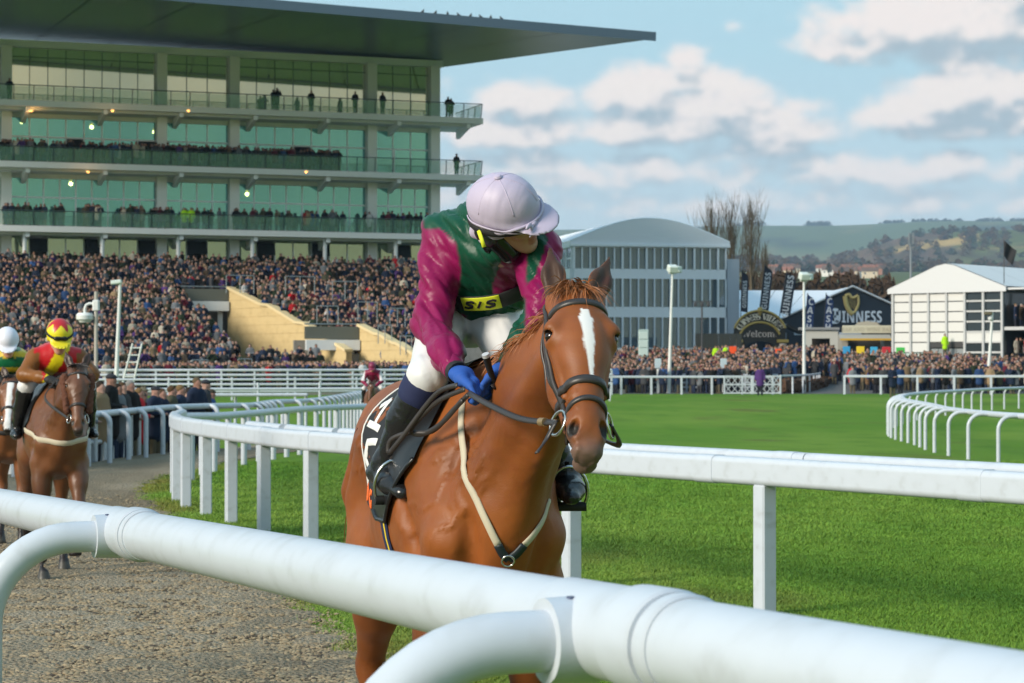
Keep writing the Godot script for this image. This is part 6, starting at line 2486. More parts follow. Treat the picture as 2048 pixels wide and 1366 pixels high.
func make_terrace() -> void:
	# stepped concrete standing in front of the grandstand, with tan stair walls
	var concrete := mat("terrace_concrete", lin(0.24, 0.23, 0.21), 0.9)
	concrete.albedo_texture = ramp_tex(51, 0.03, 256, [Vector3(0.5, 0.5, 0.5), Vector3(0.9, 0.9, 0.9), Vector3(1, 1, 1), Vector3(1, 1, 1)], 5)
	triplanar(concrete, 0.25)
	var base := fp(10, 20, 0)
	var st := new_st()
	var o := 29.0
	var slab_of := func(t0: float, t1: float, o0: float, o1: float, h: float) -> void:
		box_to(st, Transform3D(f_basis(), fp((t0 + t1) / 2, (o0 + o1) / 2, h / 2) - base), Vector3(t1 - t0, h, o1 - o0))
	slab_of.call(-20.0, 34.0, 29.0, 40.0, 0.25)
	slab_of.call(-20.0, 34.0, 3.0, 29.0, 0.24)
	while o > 3.0:
		var h := terrace_height(o - 0.05)
		var from := -20.0
		for c in stair_cuts(o - 0.66):
			slab_of.call(from, c.x, o - 1.32, o, h)
			from = c.y
		slab_of.call(from, 34.0, o - 1.32, o, h)
		o -= 1.32
	var t := part("terrace_ground", st.commit(), concrete, self, base)
	tag(t, "stepped concrete terrace packed with spectators", "", "", "structure")
	var stone := mat("sandstone", lin(0.58, 0.44, 0.22), 0.9)
	stone.albedo_texture = ramp_tex(52, 0.02, 256, [Vector3(0.72, 0.70, 0.66), Vector3(0.95, 0.94, 0.92), Vector3(1, 1, 1), Vector3(1, 1, 1)], 5)
	triplanar(stone, 0.3)
	var coping := mat("sandstone_coping", lin(0.66, 0.53, 0.30), 0.85)
	var grey := mat("lintel_white", lin(0.60, 0.62, 0.63), 0.6)
	var para := mat("parapet_green", lin(0.10, 0.105, 0.085), 0.6)
	for w in [[Vector3(455, 577, 160.5), Vector3(692, 703, 148.0), 82.0, "tall tan stone stair wall sloping down through the terrace crowd"], [Vector3(716, 652, 150.0), Vector3(836, 716, 143.0), 100.0, "short tan stone stair wall beside the smaller terrace entrance"]]:
		var a := at(w[0].x, w[0].y, w[0].z)
		var b := at(w[1].x, w[1].y, w[1].z)
		var u := Vector3(b.x - a.x, 0, b.z - a.z)
		var l := u.length()
		u = u.normalized()
		var n := Vector3(-u.z, 0, u.x)
		if n.z < 0: n = -n
		var foot := Vector3(a.x, 0, a.z)
		var th := thing("stair_wall", w[3], "wall", foot, 0.0, "tan walls of the terrace stairs")
		var bs := Basis(u, Vector3.UP, u.cross(Vector3.UP))
		if bs.z.dot(n) < 0: bs = Basis(-u, Vector3.UP, (-u).cross(Vector3.UP))
		var sg := 1.0 if bs.x.dot(u) > 0 else -1.0
		var poly := [Vector2(0, 0.3), Vector2(0, a.y), Vector2(sg * l * 0.30, lerpf(a.y, b.y, 0.285)), Vector2(sg * l * 0.36, lerpf(a.y, b.y, 0.30)), Vector2(sg * l * 0.60, lerpf(a.y, b.y, 0.575)), Vector2(sg * l * 0.66, lerpf(a.y, b.y, 0.59)), Vector2(sg * l, b.y), Vector2(sg * l, 0.3)]
		# courses of stone, one above the other, each a slab of the wall
		var course := 0.62
		var y := 0.3
		while y < a.y:
			var strip := PackedVector2Array([Vector2(-60, y + 0.008), Vector2(60, y + 0.008), Vector2(60, y + course - 0.008), Vector2(-60, y + course - 0.008)])
			for piece in Geometry2D.intersect_polygons(PackedVector2Array(poly), strip):
				if piece.size() > 2:
					var pr := part("stone_course", prism(Array(piece), 0.45, Transform3D(bs, Vector3.ZERO)), stone, th)
					pr.position = n * rng.randf_range(-0.006, 0.006)
			y += course
		part("core", prism(poly, 0.38, Transform3D(bs, -n * 0.03)), stone, th)
		var cp := []
		for i in range(1, 7): cp.append(bs * Vector3(poly[i].x, poly[i].y + 0.06, -0.2))
		st = new_st()
		sweep_to(st, cp, [Vector2(-0.32, -0.08), Vector2(0.32, -0.08), Vector2(0.32, 0.10), Vector2(-0.32, 0.10)], Vector3.UP, true, [], false, true)
		part("coping", st.commit(), coping, th)
		# the entrance beside it
		var wd: float = float(w[2]) * w[0].z / FPX * (1.6 if w[2] < 90 else 1.1)
		var e := thing("stair_entrance", "white lintel over a dark terrace entrance beside the %s tan stair wall" % ("tall" if w[2] < 90 else "short"), "entrance", foot - FT * wd * 0.5)
		var rel := Vector3.ZERO
		for q in [["parapet", para, a.y - 0.05, 0.85, 0.10], ["lintel", grey, a.y - 0.95, 0.70, 0.35], ["doorway", concrete, a.y - 2.9, 1.95, -3.0]]:
			var bx := part(q[0], box(Vector3(wd, q[3], 0.3)), q[1], e)
			bx.transform = Transform3D(f_basis(), Vector3(0, q[2] - q[3] * 0.5 if q[0] != "doorway" else q[2] + q[3] * 0.5 - 0.0, 0) + FN * float(q[4]) + rel)
		part("handrail", tube([FT * -wd * 0.5 + Vector3(0, a.y + 0.12, 0), FT * wd * 0.5 + Vector3(0, a.y + 0.12, 0)], 0.05, 6), mat("galvanised", lin(0.26, 0.30, 0.32), 0.45, 0.6), e)
		for k: float in [-0.36, 0.40]: part("pillar", box(Vector3(0.35, 2.6, 0.35)), grey, e, FT * wd * k + Vector3(0, a.y - 2.9, 0) - FN * 0.25)
	# crush barriers among the crowd
	var gal := M["galvanised"] as Material
	rng.seed = 31
	var bars := [[735, 604, 20], [795, 617, 16], [655, 612, 22], [690, 563, 26], [600, 553, 30], [770, 650, 14], [812, 672, 12], [480, 551, 28], [400, 720, 16], [490, 718, 14]]
	for q in bars:
		var d: float = 155.0 - (q[1] - 550.0) * 0.09
		var p := at(q[0], q[1], d)
		var g := Vector3(p.x, 0, p.z)
		var w: float = q[2] * d / FPX
		var b := thing("crush_barrier", ["long", "short", "middling"][int(q[2]) % 3] + " grey tubular crush barrier among the terrace spectators", "barrier", p - Vector3(0, 1.15, 0), 0.0, "crush barriers on the terrace")
		b.rotation.y = atan2(-FT.z, FT.x)
		part("top_bar", tube([Vector3(-w, 1.15, 0), Vector3(w, 1.15, 0)], 0.035, 8), gal, b)
		for x: float in [-w, 0.0, w]: part("leg", tube([Vector3(x, -0.1, 0), Vector3(x, 1.15, 0)], 0.03, 8, Vector3.BACK), gal, b)

# ---------------------------------------------------------------- pavilion, marquees, stalls
func bank(x: float, z: float) -> float:
	# ground rises gently behind the far fence towards the tents
	return clampf((-z - 140.0) / 45.0, 0.0, 1.0) * 2.0 + clampf((-z - 185.0) / 40.0, 0.0, 1.0) * 0.4

func make_bank() -> void:
	var m := mat("tarmac", lin(0.10, 0.095, 0.09), 0.9)
	var g := part("forecourt_ground", grid_mesh([3.0, 10.0, 18.0, 26.0, 36.0, 50.0, 70.0], [-260.0, -226.0, -205.0, -185.0, -170.0, -155.0, -140.0, -136.6], func(x, z): return 0.012 + bank(x, z)), m, self)
	tag(g, "paved forecourt rising gently towards the tents", "", "", "structure")

func make_pavilion() -> void:
	var white := mat("marquee_frame", lin(0.80, 0.83, 0.87), 0.5)
	var pvc := mat("marquee_pvc", lin(0.72, 0.74, 0.78), 0.45)
	var glass := glass_mat("pavilion_glass", Vector3(0.22, 0.28, 0.32), 0.66, 0.4)
	var dark := mat("pavilion_inside", lin(0.09, 0.10, 0.10), 0.9)
	var a := 0.21
	var u := Vector3(cos(a), 0, -sin(a))
	var n := Vector3(sin(a), 0, cos(a))
	var w := 13.7
	var base := at(1148, 700, 190)
	base.y = bank(base.x, base.z)
	var s := thing("pavilion", "white three-storey hospitality pavilion with an arched roof and rows of tall windows", "pavilion", base)
	var bs := Basis(u, Vector3.UP, n)
	var y0 := -base.y
	var put := func(called: String, c: Vector3, size: Vector3, m: Material) -> MeshInstance3D:
		var o := part(called, box(size), m, s)
		o.transform = Transform3D(bs, u * c.x + Vector3(0, c.y + y0, 0) + n * c.z)
		return o
	var deep := 26.0
	var rows := [[10.15, 12.0], [6.85, 9.3], [3.3, 5.95]]
	for b in [[12.0, 12.5], [9.3, 10.15], [5.95, 6.85], [2.0, 3.3]]:
		put.call("spandrel", Vector3(w / 2, (b[0] + b[1]) / 2, -0.15), Vector3(w, b[1] - b[0], 0.3), white)
		put.call("side_spandrel", Vector3(-0.15, (b[0] + b[1]) / 2, -deep / 2 - 0.3), Vector3(0.3, b[1] - b[0], deep), white)
		put.call("floor", Vector3(w / 2, (b[0] + b[1]) / 2, -deep / 2 - 0.4), Vector3(w - 0.4, 0.3, deep - 0.5), dark)
	put.call("back_wall", Vector3(w / 2, 7, -7.0), Vector3(w - 0.5, 10, 0.2), dark)
	put.call("side_wall", Vector3(w - 0.15, 7.2, -deep / 2 - 0.4), Vector3(0.3, 10.4, deep), white)
	var count := 19
	for r in rows:
		var h: float = r[1] - r[0]
		for k in count + 1:
			put.call("mullion", Vector3(w * k / count, (r[0] + r[1]) / 2, -0.05 if k % 3 else 0.0), Vector3(0.16 if k % 3 == 0 else 0.11, h, 0.2), white)
			if k < count: put.call("pane", Vector3(w * (k + 0.5) / count, (r[0] + r[1]) / 2, -0.18), Vector3(w / count - 0.12, h, 0.02), glass)
		for k in 14:
			put.call("side_mullion", Vector3(-0.05, (r[0] + r[1]) / 2, -0.4 - k * 1.9), Vector3(0.2, h, 0.2), white)
			put.call("side_pane", Vector3(-0.08, (r[0] + r[1]) / 2, -1.35 - k * 1.9), Vector3(0.02, h, 1.7), glass)
			if k % 2 == 0: put.call("side_transom", Vector3(-0.06, (r[0] + r[1]) / 2, -1.35 - k * 1.9), Vector3(0.12, 0.12, 1.7), white)
	# the arched roof: bays of sheeting between ribs
	var arc := []
	for i in 21:
		var t := i / 20.0
		arc.append(Vector2(lerpf(-0.35, w + 0.35, t), 12.45 + 2.35 * pow(sin(PI * (0.06 + 0.88 * t)), 1.15) - 0.28 + y0))
	var gable := arc.duplicate()
	gable.append(Vector2(w + 0.35, 12.3 + y0))
	gable.append(Vector2(-0.35, 12.3 + y0))
	part("gable", prism(gable, 0.12, Transform3D(bs, n * 0.1)), pvc, s)
	for k in 5:
		var st := new_st()
		var z0 := -k * 5.2
		var z1 := -(k + 1) * 5.2 + 0.06
		for i in 20:
			var p := bs * Vector3(arc[i].x, arc[i].y + 0.05, z0)
			var q := bs * Vector3(arc[i + 1].x, arc[i + 1].y + 0.05, z0)
			var p2 := bs * Vector3(arc[i].x, arc[i].y + 0.05, z1)
			var q2 := bs * Vector3(arc[i + 1].x, arc[i + 1].y + 0.05, z1)
			quad(st, p, q, q2, p2)
		st.index()
		part("roof_bay", st.commit(), pvc, s)
		var rib := []
		for q: Vector2 in arc: rib.append(bs * Vector3(q.x, q.y + 0.06, z0))
		part("roof_rib", tube(rib, 0.06, 6, n), white, s)
	put.call("eaves_beam", Vector3(w / 2, 12.2, 0.12), Vector3(w + 0.7, 0.22, 0.2), white)
	put.call("stair_tower", Vector3(w + 0.75, 5.8, -1.2), Vector3(1.1, 10.6, 2.0), mat("tower_grey", lin(0.42, 0.46, 0.52), 0.6))

func make_brewery_tent() -> void:
	var navy := mat("tent_navy", lin(0.008, 0.018, 0.034), 0.55)
	var pvc := mat("tent_roof", lin(0.72, 0.74, 0.78), 0.45)
	var trim := mat("tent_trim", lin(0.55, 0.57, 0.60), 0.5)
	var d := 196.0
	var base := at(1705, 700, d)
	base.y = bank(base.x, base.z)
	var s := thing("beer_tent", "white roofed tent with a black gable lettered in white beneath a golden harp", "tent", base)
	var px := d / FPX
	var g := func(x: float, y: float, z := 0.0) -> Vector3:
		var p := at(x, y, d)
		return Vector3(p.x, p.y, -d + z) - base
	var foot: float = 0.0
	var l: Vector3 = g.call(1548, 646)
	var apex: Vector3 = g.call(1705, 575)
	var r: Vector3 = g.call(1862, 646)
	part("gable", prism([Vector2(l.x, foot), Vector2(l.x, l.y), Vector2(apex.x, apex.y), Vector2(r.x, r.y), Vector2(r.x, foot)], 0.1), navy, s)
	# roof of the gabled wing and of the long wing behind it
	var back := Vector3(0, 0, -14.0)
	for q in [[l, apex], [apex, r]]:
		var st := new_st()
		var a: Vector3 = q[0] + Vector3(0, 0.12, 0.25)
		var b: Vector3 = q[1] + Vector3(0, 0.12, 0.25)
		quad(st, a, b, b + back, a + back)
		quad(st, a - Vector3(0, 0.1, 0), a + back - Vector3(0, 0.1, 0), b + back - Vector3(0, 0.1, 0), b - Vector3(0, 0.1, 0))
		part("roof_sheet", st.commit(), pvc, s)
		part("verge", tube([a, b], 0.09, 6), trim, s)
	var ridge_l: Vector3 = g.call(1380, 571, -9.0)
	var ridge_r := apex + Vector3(0, 0.05, -9.0)
	var eave_l := Vector3(ridge_l.x, l.y - 1.6, -1.0)
	var eave_r := Vector3(l.x + 0.6, l.y - 1.6, -1.0)
	ridge_l.y = ridge_r.y
	for k in 5:
		var st := new_st()
		var u0 := k / 5.0
		var u1 := (k + 1) / 5.0 - 0.003
		quad(st, eave_l.lerp(eave_r, u0), eave_l.lerp(eave_r, u1), ridge_l.lerp(ridge_r, u1), ridge_l.lerp(ridge_r, u0))
		part("roof_bay", st.commit(), pvc, s)
	var st2 := new_st()
	quad(st2, eave_r, apex + Vector3(0, 0.0, -1.0), ridge_r, eave_r.lerp(ridge_r, 0.98))
	part("roof_valley", st2.commit(), pvc, s)
	part("long_wall", box(Vector3(eave_r.x - eave_l.x, eave_l.y, 0.15)), navy, s, Vector3((eave_l.x + eave_r.x) / 2, eave_l.y / 2, -1.2))
	# lettering and harp
	var ink := mat("white_letters", lin(0.62, 0.68, 0.76), 0.6)
	var word: Vector3 = g.call(1709, 634, 0.06)
	var big := part("lettering", text_mesh("UINNESS", 1.02, 0.05, "Droid Sans", true), ink, s, word + Vector3(0.30, 0, 0))
	big.scale = Vector3(0.72, 1.0, 1.0)
	var first := part("lettering", text_mesh("G", 1.36, 0.05, "Droid Sans", true), ink, s, g.call(1667, 633, 0.06))
	first.scale = Vector3(0.80, 1.0, 1.0)
	var gold := mat("harp_gold", lin(0.45, 0.36, 0.14), 0.5)
	var harp := [[Vector2(1690, 592), Vector2(1693, 610), Vector2(1700, 624), Vector2(1705, 628)], [Vector2(1690, 592), Vector2(1698, 589), Vector2(1705, 596), Vector2(1716, 591)], [Vector2(1716, 591), Vector2(1717, 606), Vector2(1712, 620), Vector2(1705, 628)]]
	var hw := [0.22, 0.14, 0.12]
	for i in 3:
		var pts := []
		for q: Vector2 in harp[i]: pts.append(g.call(q.x, q.y, 0.10))
		part("harp_frame", tube(curve(pts, 5), hw[i], 8, Vector3.BACK), gold, s)
	for i in 7:
		part("harp_string", tube([g.call(1694 + i * 3.0, 594, 0.08), g.call(1695.5 + i * 2.4, 612 + i * 1.2, 0.08)], 0.022, 5, Vector3.BACK), gold, s)
	part("lettering", text_mesh("EST 1759", 0.28, 0.02), mat("faint_letters", lin(0.15, 0.17, 0.2), 0.6), s, g.call(1704, 626, 0.05) - Vector3(0, 0.12, 0))
	# lit openings along the foot of the gable
	for i in 6:
		part("window", box(Vector3(0.62, 0.55, 0.04)), mat("tent_window", lin(0.40, 0.48, 0.55), 0.3), s, g.call(1595 + i * 15.0, 664, 0.04))

func feather_flag(called: String, label: String, foot: Vector3, tilt: float, h: float, w: float, word: String, c: Material, ink: Material, up := true) -> void:
	var f := thing(called, label, "flag", foot, 0.0, "feather flags by the beer tent")
	f.rotation.z = -tilt
	part("pole", tube([Vector3(0, 0, 0), Vector3(0, h + 0.1, 0)], 0.035, 8, Vector3.BACK), mat("flag_pole", lin(0.05, 0.05, 0.055), 0.5), f)
	var st := new_st()
	var rows := 14
	var low := h * 0.24
	for i in rows:
		var pts := []
		for k in [i, i + 1]:
			var t := float(k) / rows
			var y := lerpf(low, h, t)
			var ww := w * (1.0 if t < 0.8 else sqrt(maxf(1.0 - pow((t - 0.8) / 0.2, 2.0), 0.02)))
			var z := sin(t * 7.0 + tilt * 9.0) * 0.07
			pts.append([Vector3(0.03, y, 0), Vector3(0.03 + ww, y - 0.1, z)])
		quad(st, pts[0][0], pts[0][1], pts[1][1], pts[1][0])
		quad(st, pts[0][0] - Vector3(0, 0, 0.012), pts[1][0] - Vector3(0, 0, 0.012), pts[1][1] - Vector3(0, 0, 0.012), pts[0][1] - Vector3(0, 0, 0.012))
	part("banner", st.commit(), c, f)
	var n := word.length()
	if up:
		var o := part("lettering", text_mesh(word, w * 0.62, 0.01, "Droid Sans", true), ink, f, Vector3(w * 0.5, h * 0.56, 0.10))
		o.rotation.z = PI / 2
	else:
		for i in n:
			part("letter", text_mesh(word[i], w * 0.85, 0.01, "Droid Sans", true), ink, f, Vector3(w * 0.5, h * 0.86 - i * h * 0.66 / n, 0.10))

func make_village() -> void:
	var black := mat("arch_black", lin(0.016, 0.016, 0.014), 0.5)
	var gold := mat("arch_gold", lin(0.36, 0.27, 0.07), 0.5)
	var cream := mat("arch_letters", lin(0.66, 0.62, 0.50), 0.6)
	var d := 188.0
	var base := at(1520, 700, d)
	base.y = bank(base.x, base.z)
	var s := thing("entrance_arch", "black and gold arched gateway with curved lettering and beer glass emblems on its pillars", "archway", base)
	var g := func(x: float, y: float, z := 0.0) -> Vector3:
		var p := at(x, y, d)
		return Vector3(p.x, p.y, -d + z) - base
	var outer := []
	var inner := []
	for i in 17:
		var a := PI * (0.10 + 0.80 * i / 16.0)
		outer.append(Vector2(-cos(a) * 2.28, 4.25 + sin(a) * 2.15 - base.y))
		inner.append(Vector2(-cos(a) * 1.72, 3.25 + sin(a) * 1.72 - base.y))
	var ring := outer.duplicate()
	var inr := inner.duplicate()
	inr.reverse()
	ring += [Vector2(2.15, 3.6 - base.y), Vector2(1.62, 3.3 - base.y)] + inr.slice(1, 16) + [Vector2(-1.62, 3.3 - base.y), Vector2(-2.15, 3.6 - base.y)]
	part("arch_band", prism(ring, 0.8), black, s)
	for q in [[2.28, 2.15, 4.30], [1.78, 1.50, 3.95]]:
		var pts := []
		for i in 17:
			var a := PI * (0.10 + 0.80 * i / 16.0)
			pts.append(Vector3(-cos(a) * q[0], q[2] + sin(a) * q[1] - base.y, 0.05))
		part("gold_trim", tube(pts, 0.10, 8, Vector3.BACK), gold, s)
	var sub := []
	for i in 17:
		var a := PI * (0.08 + 0.84 * i / 16.0)
		sub.append(Vector2(-cos(a) * 1.7, 3.55 + sin(a) * 1.62 - base.y))
	var under := [Vector2(1.6, 3.2 - base.y)]
	for i in 9:
		var a := PI * (0.15 + 0.70 * i / 8.0)
		under.append(Vector2(cos(a) * 1.55, 2.9 + sin(a) * 0.95 - base.y))
	under.append(Vector2(-1.6, 3.2 - base.y))
	part("sign_board", prism(sub + under, 0.3, Transform3D(Basis.IDENTITY, Vector3(0, 0, -0.1))), black, s)
	var o := part("lettering", text_mesh("Welcome", 0.52, 0.03, "Droid Serif"), mat("arch_pale", lin(0.62, 0.55, 0.50), 0.6), s, Vector3(0.05, 4.45 - base.y, -0.06))
	o.rotation.z = 0.0
	var words := "GUINNESS VILLAGE"
	for i in words.length():
		if words[i] == " ": continue
		var a := lerpf(0.83, 0.17, i / 15.0) * PI
		var t := part("letter", text_mesh(words[i], 0.52, 0.03, "Droid Serif", true), cream, s, Vector3(cos(a) * 2.02, 4.12 + sin(a) * 1.82 - base.y, 0.06))
		t.rotation.z = a - PI / 2
	part("crest", lathe([Vector2(0.0, -0.45), Vector2(0.10, -0.2), Vector2(0.26, 0.1), Vector2(0.2, 0.35), Vector2(0.0, 0.42)], 12), gold, s, Vector3(0, 6.35 - base.y, 0.1))
	for x: float in [-1.95, 1.95]:
		part("pillar", soft_box(Vector3(0.85, 3.75 - base.y + 0.0, 0.85), 0.03), black, s, Vector3(x, (3.75 - base.y) / 2, -0.4))
		part("pillar_cap", soft_box(Vector3(1.0, 0.26, 1.0), 0.03), gold, s, Vector3(x, 3.85 - base.y, -0.4))
		var em := part("glass_emblem", lathe([Vector2(0.16, 0.0), Vector2(0.18, 0.4), Vector2(0.24, 0.75)], 14), mat("stout_amber", lin(0.42, 0.16, 0.02), 0.4), s, Vector3(x, 2.55 - base.y, 0.06))
		part("foam", lathe([Vector2(0.24, 0.75), Vector2(0.30, 0.85), Vector2(0.30, 1.05), Vector2(0.0, 1.10)], 14), mat("stout_foam", lin(0.66, 0.52, 0.42), 0.6), em)
	part("side_wall", box(Vector3(0.15, 4.6 - base.y, 4.5)), black, s, Vector3(2.45, (4.6 - base.y) / 2, -2.8))
	part("canopy", box(Vector3(1.6, 0.2, 3.0)), black, s, Vector3(3.0, 4.9 - base.y, -1.6)).rotation.z = -0.45
	# flags
	var navy := mat("flag_navy", lin(0.012, 0.020, 0.040), 0.7)
	var ink := mat("flag_ink", lin(0.60, 0.62, 0.66), 0.7)
	var blue := mat("flag_blue", lin(0.014, 0.040, 0.14), 0.7)
	var word := "GUINNESS"
	feather_flag("feather_flag", "slim black feather flag lettered upwards beside the arch's pavilion side", at(1481, 625, 189) - Vector3(0, 1.0, 0), 0.03, 4.6, 0.55, word, navy, ink)
	feather_flag("feather_flag", "tallest black feather flag rising behind the crest of the arch", at(1516, 622, 190) - Vector3(0, 1.0, 0), 0.12, 5.0, 0.75, word, navy, ink)
	feather_flag("feather_flag", "black feather flag leaning away from the arch towards the beer tent", at(1556, 628, 186) - Vector3(0, 1.0, 0), 0.16, 4.6, 0.85, word, navy, ink)
	feather_flag("feather_flag", "blue feather flag lettered downwards beside the tall floodlight", at(1606, 664, 185) - Vector3(0, 1.2, 0), 0.09, 4.4, 0.65, "CASH", blue, ink, false)
	feather_flag("feather_flag", "blue feather flag lettered downwards in front of the black gable", at(1645, 664, 185) - Vector3(0, 1.2, 0), 0.07, 4.4, 0.65, "CASH", blue, ink, false)
	# stalls
	var stall := at(1732, 705, 176.0)
	stall.y = bank(stall.x, stall.z)
	var k := thing("bar_kiosk", "cream fronted bar kiosk with a long sign board and yellow awning", "kiosk", stall)
	var wood := mat("kiosk_cream", lin(0.55, 0.52, 0.40), 0.7)
	part("side", box(Vector3(0.5, 2.6, 2.0)), mat("kiosk_wall", lin(0.32, 0.30, 0.26), 0.8), k, Vector3(-1.7, 1.3, -1))
	part("side", box(Vector3(0.5, 2.6, 2.0)), M["kiosk_wall"], k, Vector3(1.7, 1.3, -1))
	part("back", box(Vector3(3.4, 2.6, 0.2)), mat("kiosk_dark", lin(0.04, 0.035, 0.03), 0.8), k, Vector3(0, 1.3, -1.9))
	part("counter", soft_box(Vector3(3.2, 0.95, 0.4), 0.03), M["kiosk_wall"], k, Vector3(0, 0.5, -0.2))
	part("sign_board", soft_box(Vector3(3.9, 0.62, 0.16), 0.03), wood, k, Vector3(0.05, 3.05, 0.1))
	part("sign_crest", prism([Vector2(-1.0, 0), Vector2(1.0, 0), Vector2(0.75, 0.25), Vector2(0, 0.34), Vector2(-0.75, 0.25)], 0.14), mat("kiosk_crest", lin(0.40, 0.37, 0.30), 0.7), k, Vector3(0.1, 3.37, 0.14))
	part("lettering", text_mesh("BAR AND WINE BAR", 0.30, 0.02, "Droid Serif"), mat("kiosk_letters", lin(0.36, 0.33, 0.25), 0.7), k, Vector3(0.05, 3.03, 0.19))
	var st := new_st()
	quad(st, Vector3(-2.2, 2.30, 0.95), Vector3(1.9, 2.30, 0.95), Vector3(1.9, 2.65, 0.0), Vector3(-2.2, 2.65, 0.0))
	part("awning", st.commit(), mat("awning_grey", lin(0.35, 0.34, 0.30), 0.8), k)
	part("awning_edge", box(Vector3(4.1, 0.16, 0.04)), mat("awning_yellow", lin(0.55, 0.33, 0.04), 0.7), k, Vector3(-0.15, 2.24, 0.96))
	var cab := at(1642, 705, 180.0)
	cab.y = bank(cab.x, cab.z)
	var c := thing("ticket_cabin", "small white cabin with a dark doorway behind the tall floodlight", "cabin", cab)
	part("front", prism([Vector2(-1.4, 0), Vector2(-1.4, 2.9), Vector2(1.4, 2.9), Vector2(1.4, 0), Vector2(0.75, 0), Vector2(0.75, 2.2), Vector2(-0.75, 2.2), Vector2(-0.75, 0)], 0.15), mat("cabin_white", lin(0.60, 0.58, 0.52), 0.7), c)
	part("inside", box(Vector3(2.4, 2.6, 0.1)), M["kiosk_dark"], c, Vector3(0, 1.3, -1.2))
	part("annexe", box(Vector3(1.8, 2.7, 1.2)), mat("cabin_blue", lin(0.34, 0.40, 0.48), 0.7), c, Vector3(2.4, 1.35, -0.6))
	part("roof", box(Vector3(3.2, 0.2, 1.6)), mat("cabin_roof", lin(0.30, 0.30, 0.30), 0.7), c, Vector3(-0.1, 3.0, -0.6))
	# dark hoarding by the pavilion
	var hd := at(1440, 690, 180)
	hd.y = bank(hd.x, hd.z)
	var ho := thing("hoarding", "dark boarded hoarding between the pavilion and the arch", "hoarding", hd)
	for i in 8: part("board", box(Vector3(0.46, 2.4, 0.06)), mat("hoarding_dark", lin(0.035, 0.04, 0.035), 0.7), ho, Vector3(-1.8 + i * 0.48, 1.4, 0.01 * (i % 2)))
	# bookmakers' boards among the crowd
	for q in [[1693, 700, 0.42, Vector3(0.03, 0.28, 0.55), "light blue"], [1721, 700, 0.45, Vector3(0.75, 0.52, 0.02), "yellow"], [1748, 701, 0.42, Vector3(0.04, 0.35, 0.6), "pale blue"], [1773, 701, 0.5, Vector3(0.5, 0.02, 0.03), "red"], [1801, 702, 0.5, Vector3(0.06, 0.5, 0.08), "green"], [1466, 700, 0.40, Vector3(0.8, 0.08, 0.01), "orange"], [1557, 705, 0.35, Vector3(0.8, 0.08, 0.01), "small orange"]]:
		var p := at(q[0], q[1], 166.0)
		var b := thing("bookmaker_board", "%s bookmaker's board on a stand among the crowd" % q[4], "board", Vector3(p.x, bank(p.x, p.z), p.z))
		part("panel", soft_box(Vector3(q[2] * 1.3, 0.55, 0.12), 0.02), mat("board_" + q[4].replace(" ", "_"), lin(q[3].x, q[3].y, q[3].z), 0.6), b, Vector3(0, p.y - b.position.y, 0))
		for x: float in [-0.25, 0.25]: part("leg", tube([Vector3(x, 0, 0), Vector3(x, p.y - b.position.y - 0.36, 0)], 0.03, 6, Vector3.BACK), M["flag_pole"], b)

const MARQUEE_TURN := 0.72

